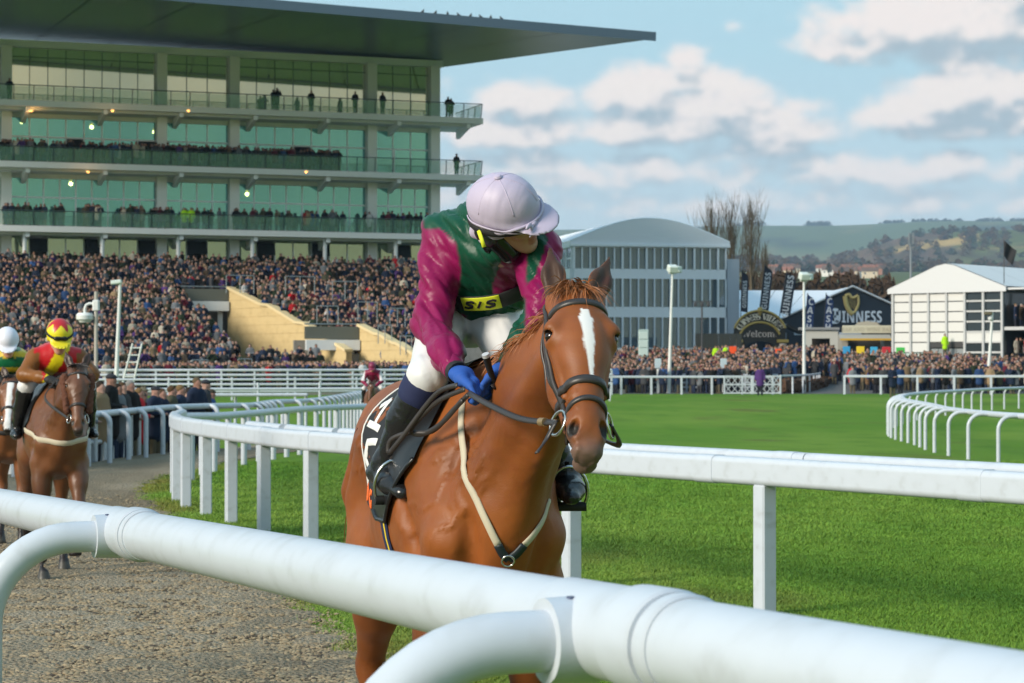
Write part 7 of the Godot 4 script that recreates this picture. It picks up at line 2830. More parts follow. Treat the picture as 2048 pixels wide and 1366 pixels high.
func make_marquee() -> void:
	var panel_m := mat("marquee_panel", lin(0.60, 0.60, 0.58), 0.5)
	var frame := mat("marquee_post", lin(0.46, 0.47, 0.47), 0.45)
	var pvc := mat("marquee_sheet", lin(0.58, 0.59, 0.60), 0.45)
	var dark := mat("marquee_glass", lin(0.030, 0.040, 0.045), 0.08)
	var a := MARQUEE_TURN
	var u := Vector3(cos(a), 0, sin(a))
	var n := Vector3(-sin(a), 0, cos(a))
	var w := 9.5
	var base := at(1787, 700, 172)
	base.y = bank(base.x, base.z)
	var y0 := -base.y
	var s := thing("marquee", "gabled white marquee with a panelled wall and dark glazed stair windows", "marquee", base)
	var bs := Basis(u, Vector3.UP, n)
	var put := func(called: String, c: Vector3, size: Vector3, m: Material, r := 0.0) -> MeshInstance3D:
		var o := part(called, soft_box(size, r) if r > 0 else box(size), m, s)
		o.transform = Transform3D(bs, u * c.x + Vector3(0, c.y + y0, 0) + n * c.z)
		return o
	var foot := 1.2
	var eave := 7.45
	var rows := 8
	var ch := (eave - foot) / rows
	var cw := w / 6.0
	for k in 7: put.call("upright", Vector3(cw * k, (foot + eave) / 2, 0.06), Vector3(0.20, eave - foot, 0.24), frame, 0.03)
	put.call("core_wall", Vector3(w / 2, (foot + eave) / 2, -0.25), Vector3(w, eave - foot, 0.1), dark)
	for k in 4:
		for r in rows:
			if k >= 2 and r < 3: continue
			put.call("panel", Vector3(cw * (k + 0.5), foot + ch * (r + 0.5), -0.02), Vector3(cw - 0.2, ch - 0.07, 0.10), panel_m, 0.02)
	for k in range(4, 6):
		for r in rows:
			if r == 3: put.call("panel", Vector3(cw * (k + 0.5), foot + ch * 3.5, -0.02), Vector3(cw - 0.2, ch - 0.07, 0.10), panel_m, 0.02)
			else: put.call("window", Vector3(cw * (k + 0.5), foot + ch * (r + 0.5), -0.06), Vector3(cw - 0.26, ch - 0.24, 0.05), dark)
			put.call("transom", Vector3(cw * (k + 0.5), foot + ch * r, 0.0), Vector3(cw - 0.2, 0.14, 0.14), frame)
	for k in range(2, 4):
		put.call("door_sign", Vector3(cw * (k + 0.5), foot + ch * 2.75, 0.0), Vector3(cw - 0.25, 0.42, 0.08), mat("door_sign", lin(0.03, 0.03, 0.032), 0.5))
		put.call("door", Vector3(cw * (k + 0.5) - 0.3, foot + 0.85, -0.05), Vector3(0.62, 2.0, 0.06), mat("door_grey", lin(0.24, 0.26, 0.27), 0.3))
		put.call("door", Vector3(cw * (k + 0.5) + 0.36, foot + 0.85, -0.05), Vector3(0.62, 2.0, 0.06), M["door_grey"])
	var top := [Vector2(-0.4, eave - 0.1 + y0), Vector2(-0.4, eave + 0.25 + y0), Vector2(w * 0.28, eave + 1.45 + y0), Vector2(w * 0.42, eave + 1.98 + y0), Vector2(w * 0.5, eave + 2.12 + y0), Vector2(w * 0.58, eave + 1.98 + y0), Vector2(w * 0.72, eave + 1.45 + y0), Vector2(w + 0.4, eave + 0.25 + y0), Vector2(w + 0.4, eave - 0.1 + y0)]
	part("gable_sheet", prism(top, 0.1, Transform3D(bs, n * 0.25)), pvc, s)
	for i in range(1, 7):
		for k in 5:
			var st := new_st()
			var z0 := 0.2 - k * 5.0
			var z1 := z0 - 4.95
			quad(st, bs * Vector3(top[i].x, top[i].y + 0.05, z0), bs * Vector3(top[i + 1].x, top[i + 1].y + 0.05, z0), bs * Vector3(top[i + 1].x, top[i + 1].y + 0.05, z1), bs * Vector3(top[i].x, top[i].y + 0.05, z1))
			part("roof_sheet", st.commit(), pvc, s)
	# viewing decks along the side
	put.call("deck", Vector3(w + 1.6, 4.55, -12.0), Vector3(3.2, 0.25, 24.0), frame)
	put.call("deck", Vector3(w + 1.6, 2.0, -12.0), Vector3(3.2, 0.25, 24.0), frame)
	put.call("deck_back", Vector3(w + 0.1, 5.0, -12.0), Vector3(0.1, 5.5, 24.0), dark)
	put.call("side_roof", Vector3(w + 1.9, eave + 0.1, -12.0), Vector3(3.6, 0.14, 24.0), pvc)
	for k in 8: put.call("deck_post", Vector3(w + 3.1, 4.6, -k * 3.2), Vector3(0.14, 5.6, 0.14), frame)
	put.call("fascia", Vector3(w + 3.25, 4.0, -12.0), Vector3(0.08, 1.25, 24.0), mat("fascia_navy", lin(0.010, 0.022, 0.045), 0.5))
	var tx := part("lettering", text_mesh("GUINNESS", 0.95, 0.03, "Droid Sans", true), M["white_letters"], s)
	tx.transform = Transform3D(Basis(-n, Vector3.UP, u), u * (w + 3.32) + Vector3(0, 4.0 + y0, 0) - n * 5.2)
	put.call("glass_screen", Vector3(w * 0.37, 2.2, 1.6), Vector3(3.0, 1.1, 0.04), M["balcony_glass"])
	# flag on the roof corner
	var fm := thing("roof_flag", "black flag drooping from a thin mast on the gabled marquee", "flag", base + bs * Vector3(w - 0.2, eave + 0.3 + y0, -0.6))
	part("mast", tube([Vector3(0, 0, 0), Vector3(0, 3.5, 0)], 0.035, 8, Vector3.BACK), M["flag_pole"], fm)
	var st := new_st()
	for i in 8:
		for k in 5:
			var f := func(x: float, y: float) -> Vector3: return Vector3(x * 0.95 * (1.0 - 0.35 * y), 3.45 - y * 1.15 - x * 0.75, sin(x * 7.0 + y * 2.0) * 0.13)
			quad(st, f.call(i / 8.0, (k + 1) / 5.0), f.call((i + 1) / 8.0, (k + 1) / 5.0), f.call((i + 1) / 8.0, k / 5.0), f.call(i / 8.0, k / 5.0))
	part("flag_cloth", st.commit(), mat("flag_black", lin(0.010, 0.011, 0.013), 0.8), fm)

func make_poles() -> void:
	var white := mat("pole_white", lin(0.66, 0.67, 0.66), 0.5)
	var lampm := mat("flood_housing", lin(0.60, 0.66, 0.62), 0.45)
	for q in [[1345, 537, 139.0, "floodlight on a tall white pole in front of the arched pavilion", -0.03], [1608, 552, 141.0, "floodlight on a tall white pole in front of the blue feather flags", 0.0]]:
		var p := at(q[0], q[1], q[2])
		var g := Vector3(p.x, bank(p.x, p.z), p.z)
		var h: float = p.y - g.y
		var s := thing("floodlight_pole", q[3], "floodlight", g, 0.0, "white floodlight poles")
		part("pole", tube([Vector3(q[4] * h, 0, 0), Vector3(0, h - 0.3, 0)], 0.10, 10, Vector3.BACK, [1.25, 0.65]), white, s)
		part("yoke", box(Vector3(0.5, 0.12, 0.12)), white, s, Vector3(0, h - 0.28, 0))
		var hd := part("lamp_head", soft_box(Vector3(0.62, 0.46, 0.5), 0.06), lampm, s, Vector3(0, h - 0.02, 0.05))
		hd.rotation = Vector3(0.35, 0.3, 0)
		part("lamp_head", soft_box(Vector3(0.4, 0.42, 0.45), 0.06), lampm, s, Vector3(0.36, h - 0.06, -0.1)).rotation.y = -0.6
	var pm := at(1985, 625, 140.0)
	var g2 := Vector3(pm.x, bank(pm.x, pm.z), pm.z)
	var s2 := thing("camera_mast", "white mast with a small camera in front of the marquee windows", "mast", g2)
	var h2 := pm.y - g2.y
	part("pole", tube([Vector3(-0.35, 0, 0), Vector3(0, h2, 0)], 0.10, 10, Vector3.BACK, [1.2, 0.75]), white, s2)
	part("camera", soft_box(Vector3(0.5, 0.22, 0.3), 0.04), mat("camera_brown", lin(0.12, 0.10, 0.06), 0.6), s2, Vector3(-0.3, h2 - 0.05, 0.1))
	part("dome", lathe([Vector2(0, -0.22), Vector2(0.15, -0.16), Vector2(0.17, 0), Vector2(0.0, 0.05)], 12), white, s2, Vector3(-0.15, h2 - 0.3, 0.1))
	var bl := thing("lamp_cluster_pole", "thin dark pole with a cross bar of small lamps before the pavilion", "lamp post", Vector3(at(1404, 740, 150).x, bank(13, -150.0), -150.0))
	var bh := at(1404, 603, 150).y - bl.position.y
	part("pole", tube([Vector3(0, 0, 0), Vector3(0, bh, 0)], 0.06, 8, Vector3.BACK), M["flag_pole"], bl)
	part("cross_bar", box(Vector3(1.3, 0.07, 0.07)), M["flag_pole"], bl, Vector3(0, bh, 0))
	for x: float in [-0.45, 0.0, 0.45]: part("lamp_head", soft_box(Vector3(0.22, 0.3, 0.25), 0.04), M["flag_pole"], bl, Vector3(x, bh - 0.2, 0.05))
	# loudspeaker and lamp poles by the crowd corner
	var lx := at(192, 583, 44.0)
	var s3 := thing("loudspeaker_pole", "weathered pole with a white drum loudspeaker on a bent arm behind the red capped jockey", "loudspeaker", gp(lx.x, 44.0))
	var hh := lx.y - s3.position.y
	part("pole", tube([Vector3(0, 0, 0), Vector3(0, hh, 0)], 0.038, 12, Vector3.BACK), mat("weathered_pole", lin(0.40, 0.37, 0.33), 0.7), s3)
	part("clamp", soft_box(Vector3(0.13, 0.22, 0.12), 0.02), white, s3, Vector3(0, hh - 0.28, 0))
	part("arm", tube([Vector3(-0.03, hh - 0.24, 0), Vector3(-0.14, hh - 0.24, 0), Vector3(-0.20, hh - 0.27, 0), Vector3(-0.225, hh - 0.34, 0), Vector3(-0.225, hh - 0.42, 0)], 0.026, 10, Vector3.ZERO), white, s3)
	part("drum", lathe([Vector2(0.0, -0.20), Vector2(0.10, -0.20), Vector2(0.13, -0.155), Vector2(0.165, -0.14), Vector2(0.172, -0.06), Vector2(0.14, -0.01), Vector2(0.03, 0.0), Vector2(0.0, 0.02)], 24), white, s3, Vector3(-0.225, hh - 0.42, 0))
	var px := at(240, 566, 126.0)
	var s4 := thing("lamp_pole", "white lamp pole standing at the foot of the terrace", "lamp post", Vector3(px.x, 0.0, -126.0))
	part("pole", tube([Vector3(-0.25, 0, 0), Vector3(0, px.y, 0)], 0.11, 10, Vector3.BACK, [1.2, 0.8]), white, s4)
	part("lamp_head", soft_box(Vector3(0.62, 0.24, 0.34), 0.05), lampm, s4, Vector3(-0.2, px.y + 0.05, 0.05)).rotation.z = 0.12
	var s5 := thing("step_ladder", "white step ladder leaning by the fence at the foot of the terrace", "ladder", Vector3(at(262, 760, 122).x, 0.0, -122.0))
	for x: float in [-0.32, 0.32]: part("stile", tube([Vector3(x - 0.35, 0, 0), Vector3(x * 0.8 + 0.35, 3.0, 0)], 0.05, 8, Vector3.BACK), white, s5)
	for i in 7: part("rung", tube([Vector3(-0.32 - 0.35 + 0.1 * i, 0.35 + i * 0.4, 0), Vector3(0.30 - 0.35 + 0.1 * i, 0.35 + i * 0.4, 0)], 0.035, 8), white, s5)
	for q in [[1316, 712, "beside the floodlight pole"], [1447, 720, "beside the lattice gate"]]:
		var sp := thing("notice_post", "slim pale post with a small panel %s" % q[2], "post", Vector3(at(q[0], 750, 139).x, 0, -139.0))
		part("stake", soft_box(Vector3(0.16, 2.0, 0.10), 0.02), white, sp, Vector3(0, 1.0, 0))
		part("panel", soft_box(Vector3(0.42, 0.62, 0.06), 0.02), mat("pale_panel", lin(0.42, 0.50, 0.55), 0.5), sp, Vector3(0, 1.9, 0.08))
	var bx := at(1287, 690, 160)
	var tb := thing("tote_board", "tall pale green display board standing before the pavilion", "board", Vector3(bx.x, bank(bx.x, -160.0), -160.0))
	part("frame", soft_box(Vector3(0.75, 2.6, 0.2), 0.03), mat("tote_green", lin(0.34, 0.44, 0.42), 0.5), tb, Vector3(0, 2.2, 0))
	for i in 4: part("panel", soft_box(Vector3(0.66, 0.52, 0.06), 0.02), mat("tote_pale", lin(0.46, 0.56, 0.53), 0.5), tb, Vector3(0, 1.25 + i * 0.6, 0.11))
	for x: float in [-0.3, 0.3]: part("leg", box(Vector3(0.08, 1.0, 0.08)), M["flag_pole"], tb, Vector3(x, 0.5, 0))
	var hx := at(1625, 770, 140)
	# clipped brown hedge along the curving rail
	var hedge := thing("hedge", "low clipped brown beech hedge behind the curving white rail", "hedge", Vector3(17.6, 0, -138.0))
	var hp := curve([Vector3(16.9, 0.5, -138.4), Vector3(19.4, 0.5, -143.2), Vector3(21.6, 0.55, -152.0), Vector3(23.1, 0.7, -165.0)], 12)
	rng.seed = 40
	var leaves := []
	var st := new_st()
	for p: Vector3 in even(hp, 0.22):
		for i in 34:
			var q := p + Vector3(rng.randf_range(-0.45, 0.45), rng.randf_range(-0.5, 0.42), rng.randf_range(-0.45, 0.45)) - hedge.position
			var t := Basis.from_euler(Vector3(rng.randf() * 6.0, rng.randf() * 6.0, 0))
			var w := rng.randf_range(0.05, 0.12)
			quad(st, q - t.x * w, q - t.y * w, q + t.x * w, q + t.y * w)
	part("leaves", st.commit(), mat("beech_leaf", lin(0.085, 0.042, 0.022), 0.9), hedge).set_meta("kind", "stuff")
	st = new_st()
	var hq := []
	for p: Vector3 in hp: hq.append(p - hedge.position)
	sweep_to(st, hq, round_rect(0.7, 0.8, 0.15, 3))
	part("core", st.commit(), M["beech_leaf"], hedge)

# ---------------------------------------------------------------- hills, woods, houses
func pick(k: Array, v: float) -> float:
	for i in k.size() - 1:
		if v <= k[i + 1][0]: return lerpf(k[i][1], k[i + 1][1], clampf((v - k[i][0]) / (k[i + 1][0] - k[i][0]), 0.0, 1.0))
	return k[-1][1]

func land_mesh(bearings: Array, dists: Array, height: Callable, paint: Callable) -> ArrayMesh:
	# a fan of ground: bearings are tangents left and right of straight ahead, dists metres away
	var v := PackedVector3Array()
	var c := PackedColorArray()
	var idx := PackedInt32Array()
	for d: float in dists:
		for b: float in bearings:
			v.append(Vector3(b * d, height.call(b, d), -d))
			c.append(paint.call(b, d))
	var w := bearings.size()
	for j in dists.size() - 1:
		for i in w - 1:
			var a := j * w + i
			idx.append_array(PackedInt32Array([a, a + w + 1, a + 1, a, a + w, a + w + 1]))
	var n := PackedVector3Array()
	n.resize(v.size())
	for i in range(0, idx.size(), 3):
		var fn := (v[idx[i + 2]] - v[idx[i]]).cross(v[idx[i + 1]] - v[idx[i]])
		if fn.y < 0: fn = -fn
		for k in 3: n[idx[i + k]] += fn
	for i in n.size(): n[i] = n[i].normalized()
	var ar := []
	ar.resize(Mesh.ARRAY_MAX)
	ar[Mesh.ARRAY_VERTEX] = v
	ar[Mesh.ARRAY_NORMAL] = n
	ar[Mesh.ARRAY_COLOR] = c
	ar[Mesh.ARRAY_INDEX] = idx
	var m := ArrayMesh.new()
	m.add_surface_from_arrays(Mesh.PRIMITIVE_TRIANGLES, ar)
	return m

const FOOT := [[250.0, 2.3], [320.0, 5.0], [500.0, 12.0], [1000.0, 34.0], [1700.0, 68.0], [2300.0, 99.0], [2700.0, 118.0]]
const NEAR_CREST := [[1300.0, 528.0], [1640.0, 526.0], [1690.0, 519.0], [1740.0, 498.0], [1800.0, 482.0], [1850.0, 470.0], [1920.0, 466.0], [2048.0, 464.0], [2400.0, 470.0], [3000.0, 520.0]]
const FAR_CREST := [[-2500.0, 500.0], [900.0, 470.0], [1400.0, 459.0], [1600.0, 457.0], [1750.0, 456.0], [1850.0, 452.0], [2100.0, 449.0], [2600.0, 455.0], [4500.0, 500.0]]

func hill_height(b: float, d: float) -> float:
	var px := 1024.0 + b * FPX
	if d <= 2700.0: return pick(FOOT, d)
	if d <= 3600.0:
		var top := EYE + (HORIZON - pick(NEAR_CREST, px)) * 3600.0 / FPX
		return lerpf(118.0, top, pow(smoothstep(2650.0, 3600.0, d), 0.9)) + noise_a.get_noise_2d(b * 300.0, d * 0.02) * 5.0
	return 0.0

func make_land() -> void:
	var soil := vmat("far_fields", 0.95, 0.2)
	var patch := FastNoiseLite.new()
	patch.seed = 3
	patch.noise_type = FastNoiseLite.TYPE_CELLULAR
	patch.cellular_return_type = FastNoiseLite.RETURN_CELL_VALUE
	patch.frequency = 0.0045
	var paint := func(b: float, d: float) -> Color:
		var k := patch.get_noise_2d(b * d, d * 1.3)
		var px := 1024.0 + b * FPX
		var c := Vector3(0.085, 0.105, 0.035)
		if k > 0.45: c = Vector3(0.20, 0.165, 0.055)
		elif k > 0.1: c = Vector3(0.12, 0.135, 0.04)
		elif k < -0.5: c = Vector3(0.12, 0.08, 0.05)
		if d > 2900.0 and d < 3650.0:
			# bracken and woodland on the brown flank, a pale bank of dry grass below the crest
			var w := noise_a.get_noise_2d(b * 420.0, d * 0.045)
			var flank := smoothstep(1980.0, 1820.0, px)
			c = c.lerp(Vector3(0.125, 0.075, 0.050), clampf(flank + w * 1.2, 0.0, 1.0))
			if absf(d - 3170.0 - (px - 1850.0) * 0.9 - w * 60.0) < 55.0 and px > 1760.0 and px < 1960.0: c = Vector3(0.42, 0.28, 0.10)
			if w > 0.22: c = c.lerp(Vector3(0.06, 0.055, 0.03), 0.7)
		return Color(c.x, c.y, c.z)
	var bs := []
	for i in 141: bs.append(lerpf(-0.55, 0.55, i / 140.0))
	var ds := [250.0, 320.0, 420.0, 600.0, 900.0, 1300.0, 1700.0, 2000.0, 2300.0, 2500.0, 2650.0] + spaced(2720.0, 3600.0, 24) + [3660.0]
	var fine := []
	for i in 261: fine.append(lerpf(-0.2, 0.34, i / 260.0))
	tag(part("hills", land_mesh(fine, ds, func(b, d): return hill_height(b, d) if d < 3650.0 else hill_height(b, 3600.0) - 6.0, paint), soil, self), "brown and green hillside rising behind the tents", "", "", "structure")
	var far_paint := func(b: float, d: float) -> Color:
		var k := patch.get_noise_2d(b * d * 0.7, d * 0.9)
		var c := Vector3(0.09, 0.12, 0.05)
		if k > 0.3: c = Vector3(0.15, 0.15, 0.06)
		elif k < -0.3: c = Vector3(0.045, 0.06, 0.035)
		return Color(c.x, c.y, c.z)
	var far := []
	for i in 161: far.append(lerpf(-0.62, 0.62, i / 160.0))
	tag(part("hills", land_mesh(far, [3660.0] + spaced(4000.0, 6400.0, 20) + [6500.0], func(b, d):
		var top := EYE + (HORIZON - pick(FAR_CREST, 1024.0 + b * FPX)) * 6400.0 / FPX
		return lerpf(60.0, top, pow(smoothstep(3660.0, 6400.0, d), 0.8)) + noise_a.get_noise_2d(b * 90.0, d * 0.006) * 14.0 * smoothstep(6400.0, 5600.0, d) - (30.0 if d > 6450.0 else 0.0), far_paint), soil, self), "long hazy blue ridge closing the view", "", "", "structure")
	# the sunlit hill across the course, behind the photographer, which the stand's glass mirrors
	var back := land_mesh(bs, [700.0, 900.0, 1150.0, 1400.0, 1700.0, 1800.0], func(b, d): return lerpf(0.0, 300.0 + noise_a.get_noise_2d(b * 60.0, 4.0) * 60.0, smoothstep(700.0, 1700.0, d)), func(b, d):
		var k := patch.get_noise_2d(b * d * 1.4, d * 2.0)
		var c := Vector3(0.48, 0.39, 0.22) if k > -0.45 else Vector3(0.24, 0.215, 0.12)
		return Color(c.x, c.y, c.z))
	var bh := part("hills", back, soil, self)
	bh.rotation.y = PI + 0.5
	bh.scale = Vector3(2.2, 1.0, 1.0)
	tag(bh, "golden sunlit hill across the course behind the viewpoint", "", "", "structure")

func leaf_blob(sd: int, n: int, size: Vector3, leaf: float) -> Mesh:
	var r := RandomNumberGenerator.new()
	r.seed = sd
	var st := new_st()
	for i in n:
		var a := r.randf() * TAU
		var y := r.randf()
		var rad := sqrt(r.randf()) * sin(PI * clampf(y * 0.92 + 0.06, 0, 1)) * (0.75 + 0.5 * r.randf())
		var p := Vector3(cos(a) * rad * size.x, y * size.y, sin(a) * rad * size.z)
		var t := Basis.from_euler(Vector3(r.randf() * 6.0, r.randf() * 6.0, 0))
		var w := leaf * r.randf_range(0.6, 1.4)
		quad(st, p - t.x * w, p - t.y * w * 0.7, p + t.x * w, p + t.y * w * 0.7)
	return st.commit()

func make_woods() -> void:
	# distant woods and hedgerows: far too many to count
	var kinds := [leaf_blob(1, 90, Vector3(0.5, 1.0, 0.5), 0.12), leaf_blob(2, 70, Vector3(0.6, 0.8, 0.6), 0.14)]
	rng.seed = 303
	var lots := [[], []]
	var tints := [[], []]
	for i in 2600:
		var px := rng.randf_range(1380.0, 2120.0)
		var d := rng.randf_range(2300.0, 3560.0)
		var keep := noise_a.get_noise_2d(px * 0.35, d * 0.03) > 0.12
		if d < 2500.0: keep = rng.randf() < 0.7
		if not keep: continue
		var b := (px - 1024.0) / FPX
		var s := rng.randf_range(9.0, 16.0)
		var k := rng.randi() % 2
		lots[k].append(Transform3D(Basis().scaled(Vector3(s, s * rng.randf_range(0.6, 1.0), s)), Vector3(b * d, hill_height(b, d) - 1.5, -d)))
		var q := rng.randf()
		tints[k].append(Color(0.075 + q * 0.05, 0.055 + q * 0.02, 0.035) if rng.randf() < 0.7 else Color(0.035, 0.055, 0.03))
	for i in 420:
		# the bare dark wood behind the beer tent
		var px := rng.randf_range(1490.0, 2130.0)
		var d := rng.randf_range(300.0, 430.0)
		var b := (px - 1024.0) / FPX
		var s := rng.randf_range(8.0, 11.5) * (0.85 if px > 1790.0 else 1.0)
		var k := rng.randi() % 2
		lots[k].append(Transform3D(Basis().scaled(Vector3(s * 0.5, s, s * 0.5)), Vector3(b * d, pick(FOOT, d) - 1.0, -d)))
		var q := rng.randf()
		tints[k].append(Color(0.050 + q * 0.03, 0.036 + q * 0.016, 0.026 + q * 0.008))
	for i in 150:
		# clumps along the far crest
		var px: float = [1640.0, 1780.0, 1850.0, 1980.0, 1500.0, 1900.0, 2040.0][i % 7] + rng.randf_range(-26.0, 26.0)
		var b := (px - 1024.0) / FPX
		var d := 6380.0
		var s := rng.randf_range(14.0, 26.0)
		lots[0].append(Transform3D(Basis().scaled(Vector3(s * 1.3, s, s)), Vector3(b * d, EYE + (HORIZON - pick(FAR_CREST, px)) * 6400.0 / FPX - 5.0, -d)))
		tints[0].append(Color(0.045, 0.06, 0.045))
	var m := vmat("far_leaves", 0.95, 0.1)
	for k in 2:
		var mm := MultiMesh.new()
		mm.transform_format = MultiMesh.TRANSFORM_3D
		mm.use_colors = true
		mm.mesh = kinds[k]
		mm.instance_count = lots[k].size()
		for i in lots[k].size():
			mm.set_instance_transform(i, lots[k][i])
			mm.set_instance_color(i, tints[k][i])
		var o := MultiMeshInstance3D.new()
		o.multimesh = mm
		o.material_override = m
		o.name = numbered("distant_woods")
		add_child(o)
		tag(o, "distant brown and green woods and hedgerows %s" % ["with rounded crowns", "with low bushy crowns"][k], "", "", "stuff")

func make_houses() -> void:
	rng.seed = 88
	var walls := [mat("house_brick", lin(0.26, 0.12, 0.07), 0.9), mat("house_cream", lin(0.58, 0.48, 0.34), 0.9), mat("house_white", lin(0.62, 0.60, 0.56), 0.9)]
	var roofs := [mat("tile_red", lin(0.22, 0.085, 0.05), 0.9), mat("tile_brown", lin(0.11, 0.07, 0.05), 0.9)]
	var names := ["brick red", "cream", "white"]
	for i in 34:
		var px := rng.randf_range(1630.0, 1785.0) if i < 24 else rng.randf_range(1540.0, 1640.0)
		if i > 29: px = rng.randf_range(1925.0, 1960.0)
		var d := rng.randf_range(1750.0, 2250.0)
		var b := (px - 1024.0) / FPX
		var wi: int = [0, 1, 1, 2, 0][i % 5]
		var ri := i % 2
		var s := thing("house", "far off %s %s house with %s tiles %s the hillside" % [["long", "squat", "narrow", "low"][i % 4], names[wi], ["red", "brown"][ri], ["below", "under", "at the foot of"][i % 3]], "house", Vector3(b * d, hill_height(b, d), -d), rng.randf_range(-0.7, 0.7), "houses of the far town")
		var w := rng.randf_range(8.0, 13.0)
		part("wall", box(Vector3(w, 5.6, 7.0)), walls[wi], s, Vector3(0, 2.8, 0))
		var rf := part("roof", prism([Vector2(-4.0, 0), Vector2(4.0, 0), Vector2(0, 3.4)], w + 0.8, Transform3D(Basis(Vector3.BACK, Vector3.UP, Vector3.LEFT), Vector3(-w / 2 - 0.4, 5.5, 0))), roofs[ri], s)
		part("chimney", box(Vector3(0.8, 2.4, 0.8)), walls[0], rf, Vector3(w * 0.3, 8.6, 0))
		for x: float in [-0.28, 0.28]: part("window", box(Vector3(1.6, 1.3, 0.1)), mat("house_window", lin(0.05, 0.06, 0.07), 0.2), s, Vector3(w * x, 4.0, 3.52))
	# evergreens standing among the houses
	var crown := leaf_blob(5, 420, Vector3(0.30, 0.9, 0.30), 0.055)
	var dark := mat("evergreen", lin(0.018, 0.034, 0.020), 0.95)
	var bark := mat("bark", lin(0.06, 0.045, 0.03), 0.95)
	for q in [[1658, 545, 523, 1.0, "tall dark"], [1684, 546, 531, 1.1, "broad dark"], [1773, 552, 532, 1.2, "rounded olive"], [1612, 560, 545, 1.3, "small dark"], [1560, 545, 528, 1.0, "slim dark"]]:
		var d := 1500.0
		var p := at(q[0], q[1], d)
		var h: float = (q[1] - q[2]) * d / FPX
		var t := thing("evergreen_tree", "%s evergreen tree standing among the far houses" % q[4], "tree", p, 0.0, "evergreens among the houses")
		part("trunk", tube([Vector3(0, -h, 0), Vector3(0, h * 0.5, 0)], h * 0.04, 6, Vector3.BACK), bark, t)
		var c := part("crown", crown, dark, t)
		c.scale = Vector3(h * q[3], h, h * q[3])

func limb_to(st: SurfaceTool, a: Vector3, dir: Vector3, length: float, r: float, depth: int, up: float) -> void:
	var pts := [a]
	var v := dir
	var p := a
	var rs := [1.0]
	for i in 4:
		v = (v + Vector3(rng.randf_range(-0.16, 0.16), up, rng.randf_range(-0.16, 0.16))).normalized()
		p += v * length / 4.0
		pts.append(p)
		rs.append(1.0 - 0.2 * (i + 1))
	sweep_to(st, pts, circle(r, 5 if depth > 0 else 3), Vector3.ZERO, false, rs)
	if depth == 0: return
	for i in (6 if depth == 2 else 5):
		var t := rng.randf_range(0.25, 1.0)
		var k := mini(int(t * 4.0), 3)
		var q: Vector3 = pts[k].lerp(pts[k + 1], t * 4.0 - k)
		var side := Vector3(rng.randf_range(-1, 1), rng.randf_range(0.1, 0.9), rng.randf_range(-1, 1)).normalized()
		limb_to(st, q, (v * 1.3 + side).normalized(), length * rng.randf_range(0.35, 0.55), maxf(r * 0.42, 0.012), depth - 1, up)

func make_trees() -> void:
	# bare poplars behind the pavilion
	var bark := mat("poplar_bark", lin(0.105, 0.085, 0.055), 0.95)
	rng.seed = 61
	for q in [[1424, 398, 1.0, "slim bare poplar rising beside the pavilion's roof"], [1462, 398, 1.15, "bare poplar with upright limbs in the middle of three"], [1503, 402, 1.25, "broadest bare poplar of three, over the feather flags"], [1530, 470, 0.8, "low bare tree beside the poplars"]]:
		var d := 232.0
		var top := at(q[0], q[1], d)
		var g := Vector3(top.x, 2.4, -d)
		var h: float = top.y - g.y
		var t := thing("bare_tree", q[3], "tree", g, 0.0, "leafless poplars")
		var st := new_st()
		sweep_to(st, [Vector3(0, 0, 0), Vector3(0.1, h * 0.3, 0), Vector3(-0.1, h * 0.6, 0.1), Vector3(0.05, h * 0.92, 0)], circle(0.26, 8), Vector3.ZERO, false, [1.0, 0.8, 0.5, 0.1])
		part("trunk", st.commit(), bark, t)
		st = new_st()
		for i in 26:
			var y := rng.randf_range(0.18, 0.85) * h
			var a := rng.randf() * TAU
			limb_to(st, Vector3(0, y, 0), Vector3(cos(a) * 0.20 * q[2], 1.0, sin(a) * 0.20), (h - y) * rng.randf_range(0.40, 0.75) * minf(q[2], 1.1), 0.075 * (1.2 - y / h), 2, 0.22)
		part("crown", st.commit(), bark, t)
	# telephone mast on the plain
	var p := at(1822, 535, 800.0)
	var m := thing("telephone_mast", "slender grey telephone mast with a cluster of aerials rising before the brown hillside", "mast", p)
	var grey := mat("mast_grey", lin(0.20, 0.22, 0.24), 0.6)
	part("pole", tube([Vector3(0, -8, 0), Vector3(0, 12.5, 0)], 0.35, 8, Vector3.BACK, [1.4, 0.8]), grey, m)
	for i in 3:
		var a := TAU * i / 3.0 + 0.4
		part("aerial", soft_box(Vector3(0.5, 4.2, 0.3), 0.05), grey, m, Vector3(cos(a) * 0.9, 10.5, sin(a) * 0.9))
	part("platform", lathe([Vector2(0.3, -0.15), Vector2(1.0, -0.1), Vector2(1.0, 0.1), Vector2(0.3, 0.15)], 10), grey, m, Vector3(0, 8.2, 0))

# ---------------------------------------------------------------- spectators
var kit := []

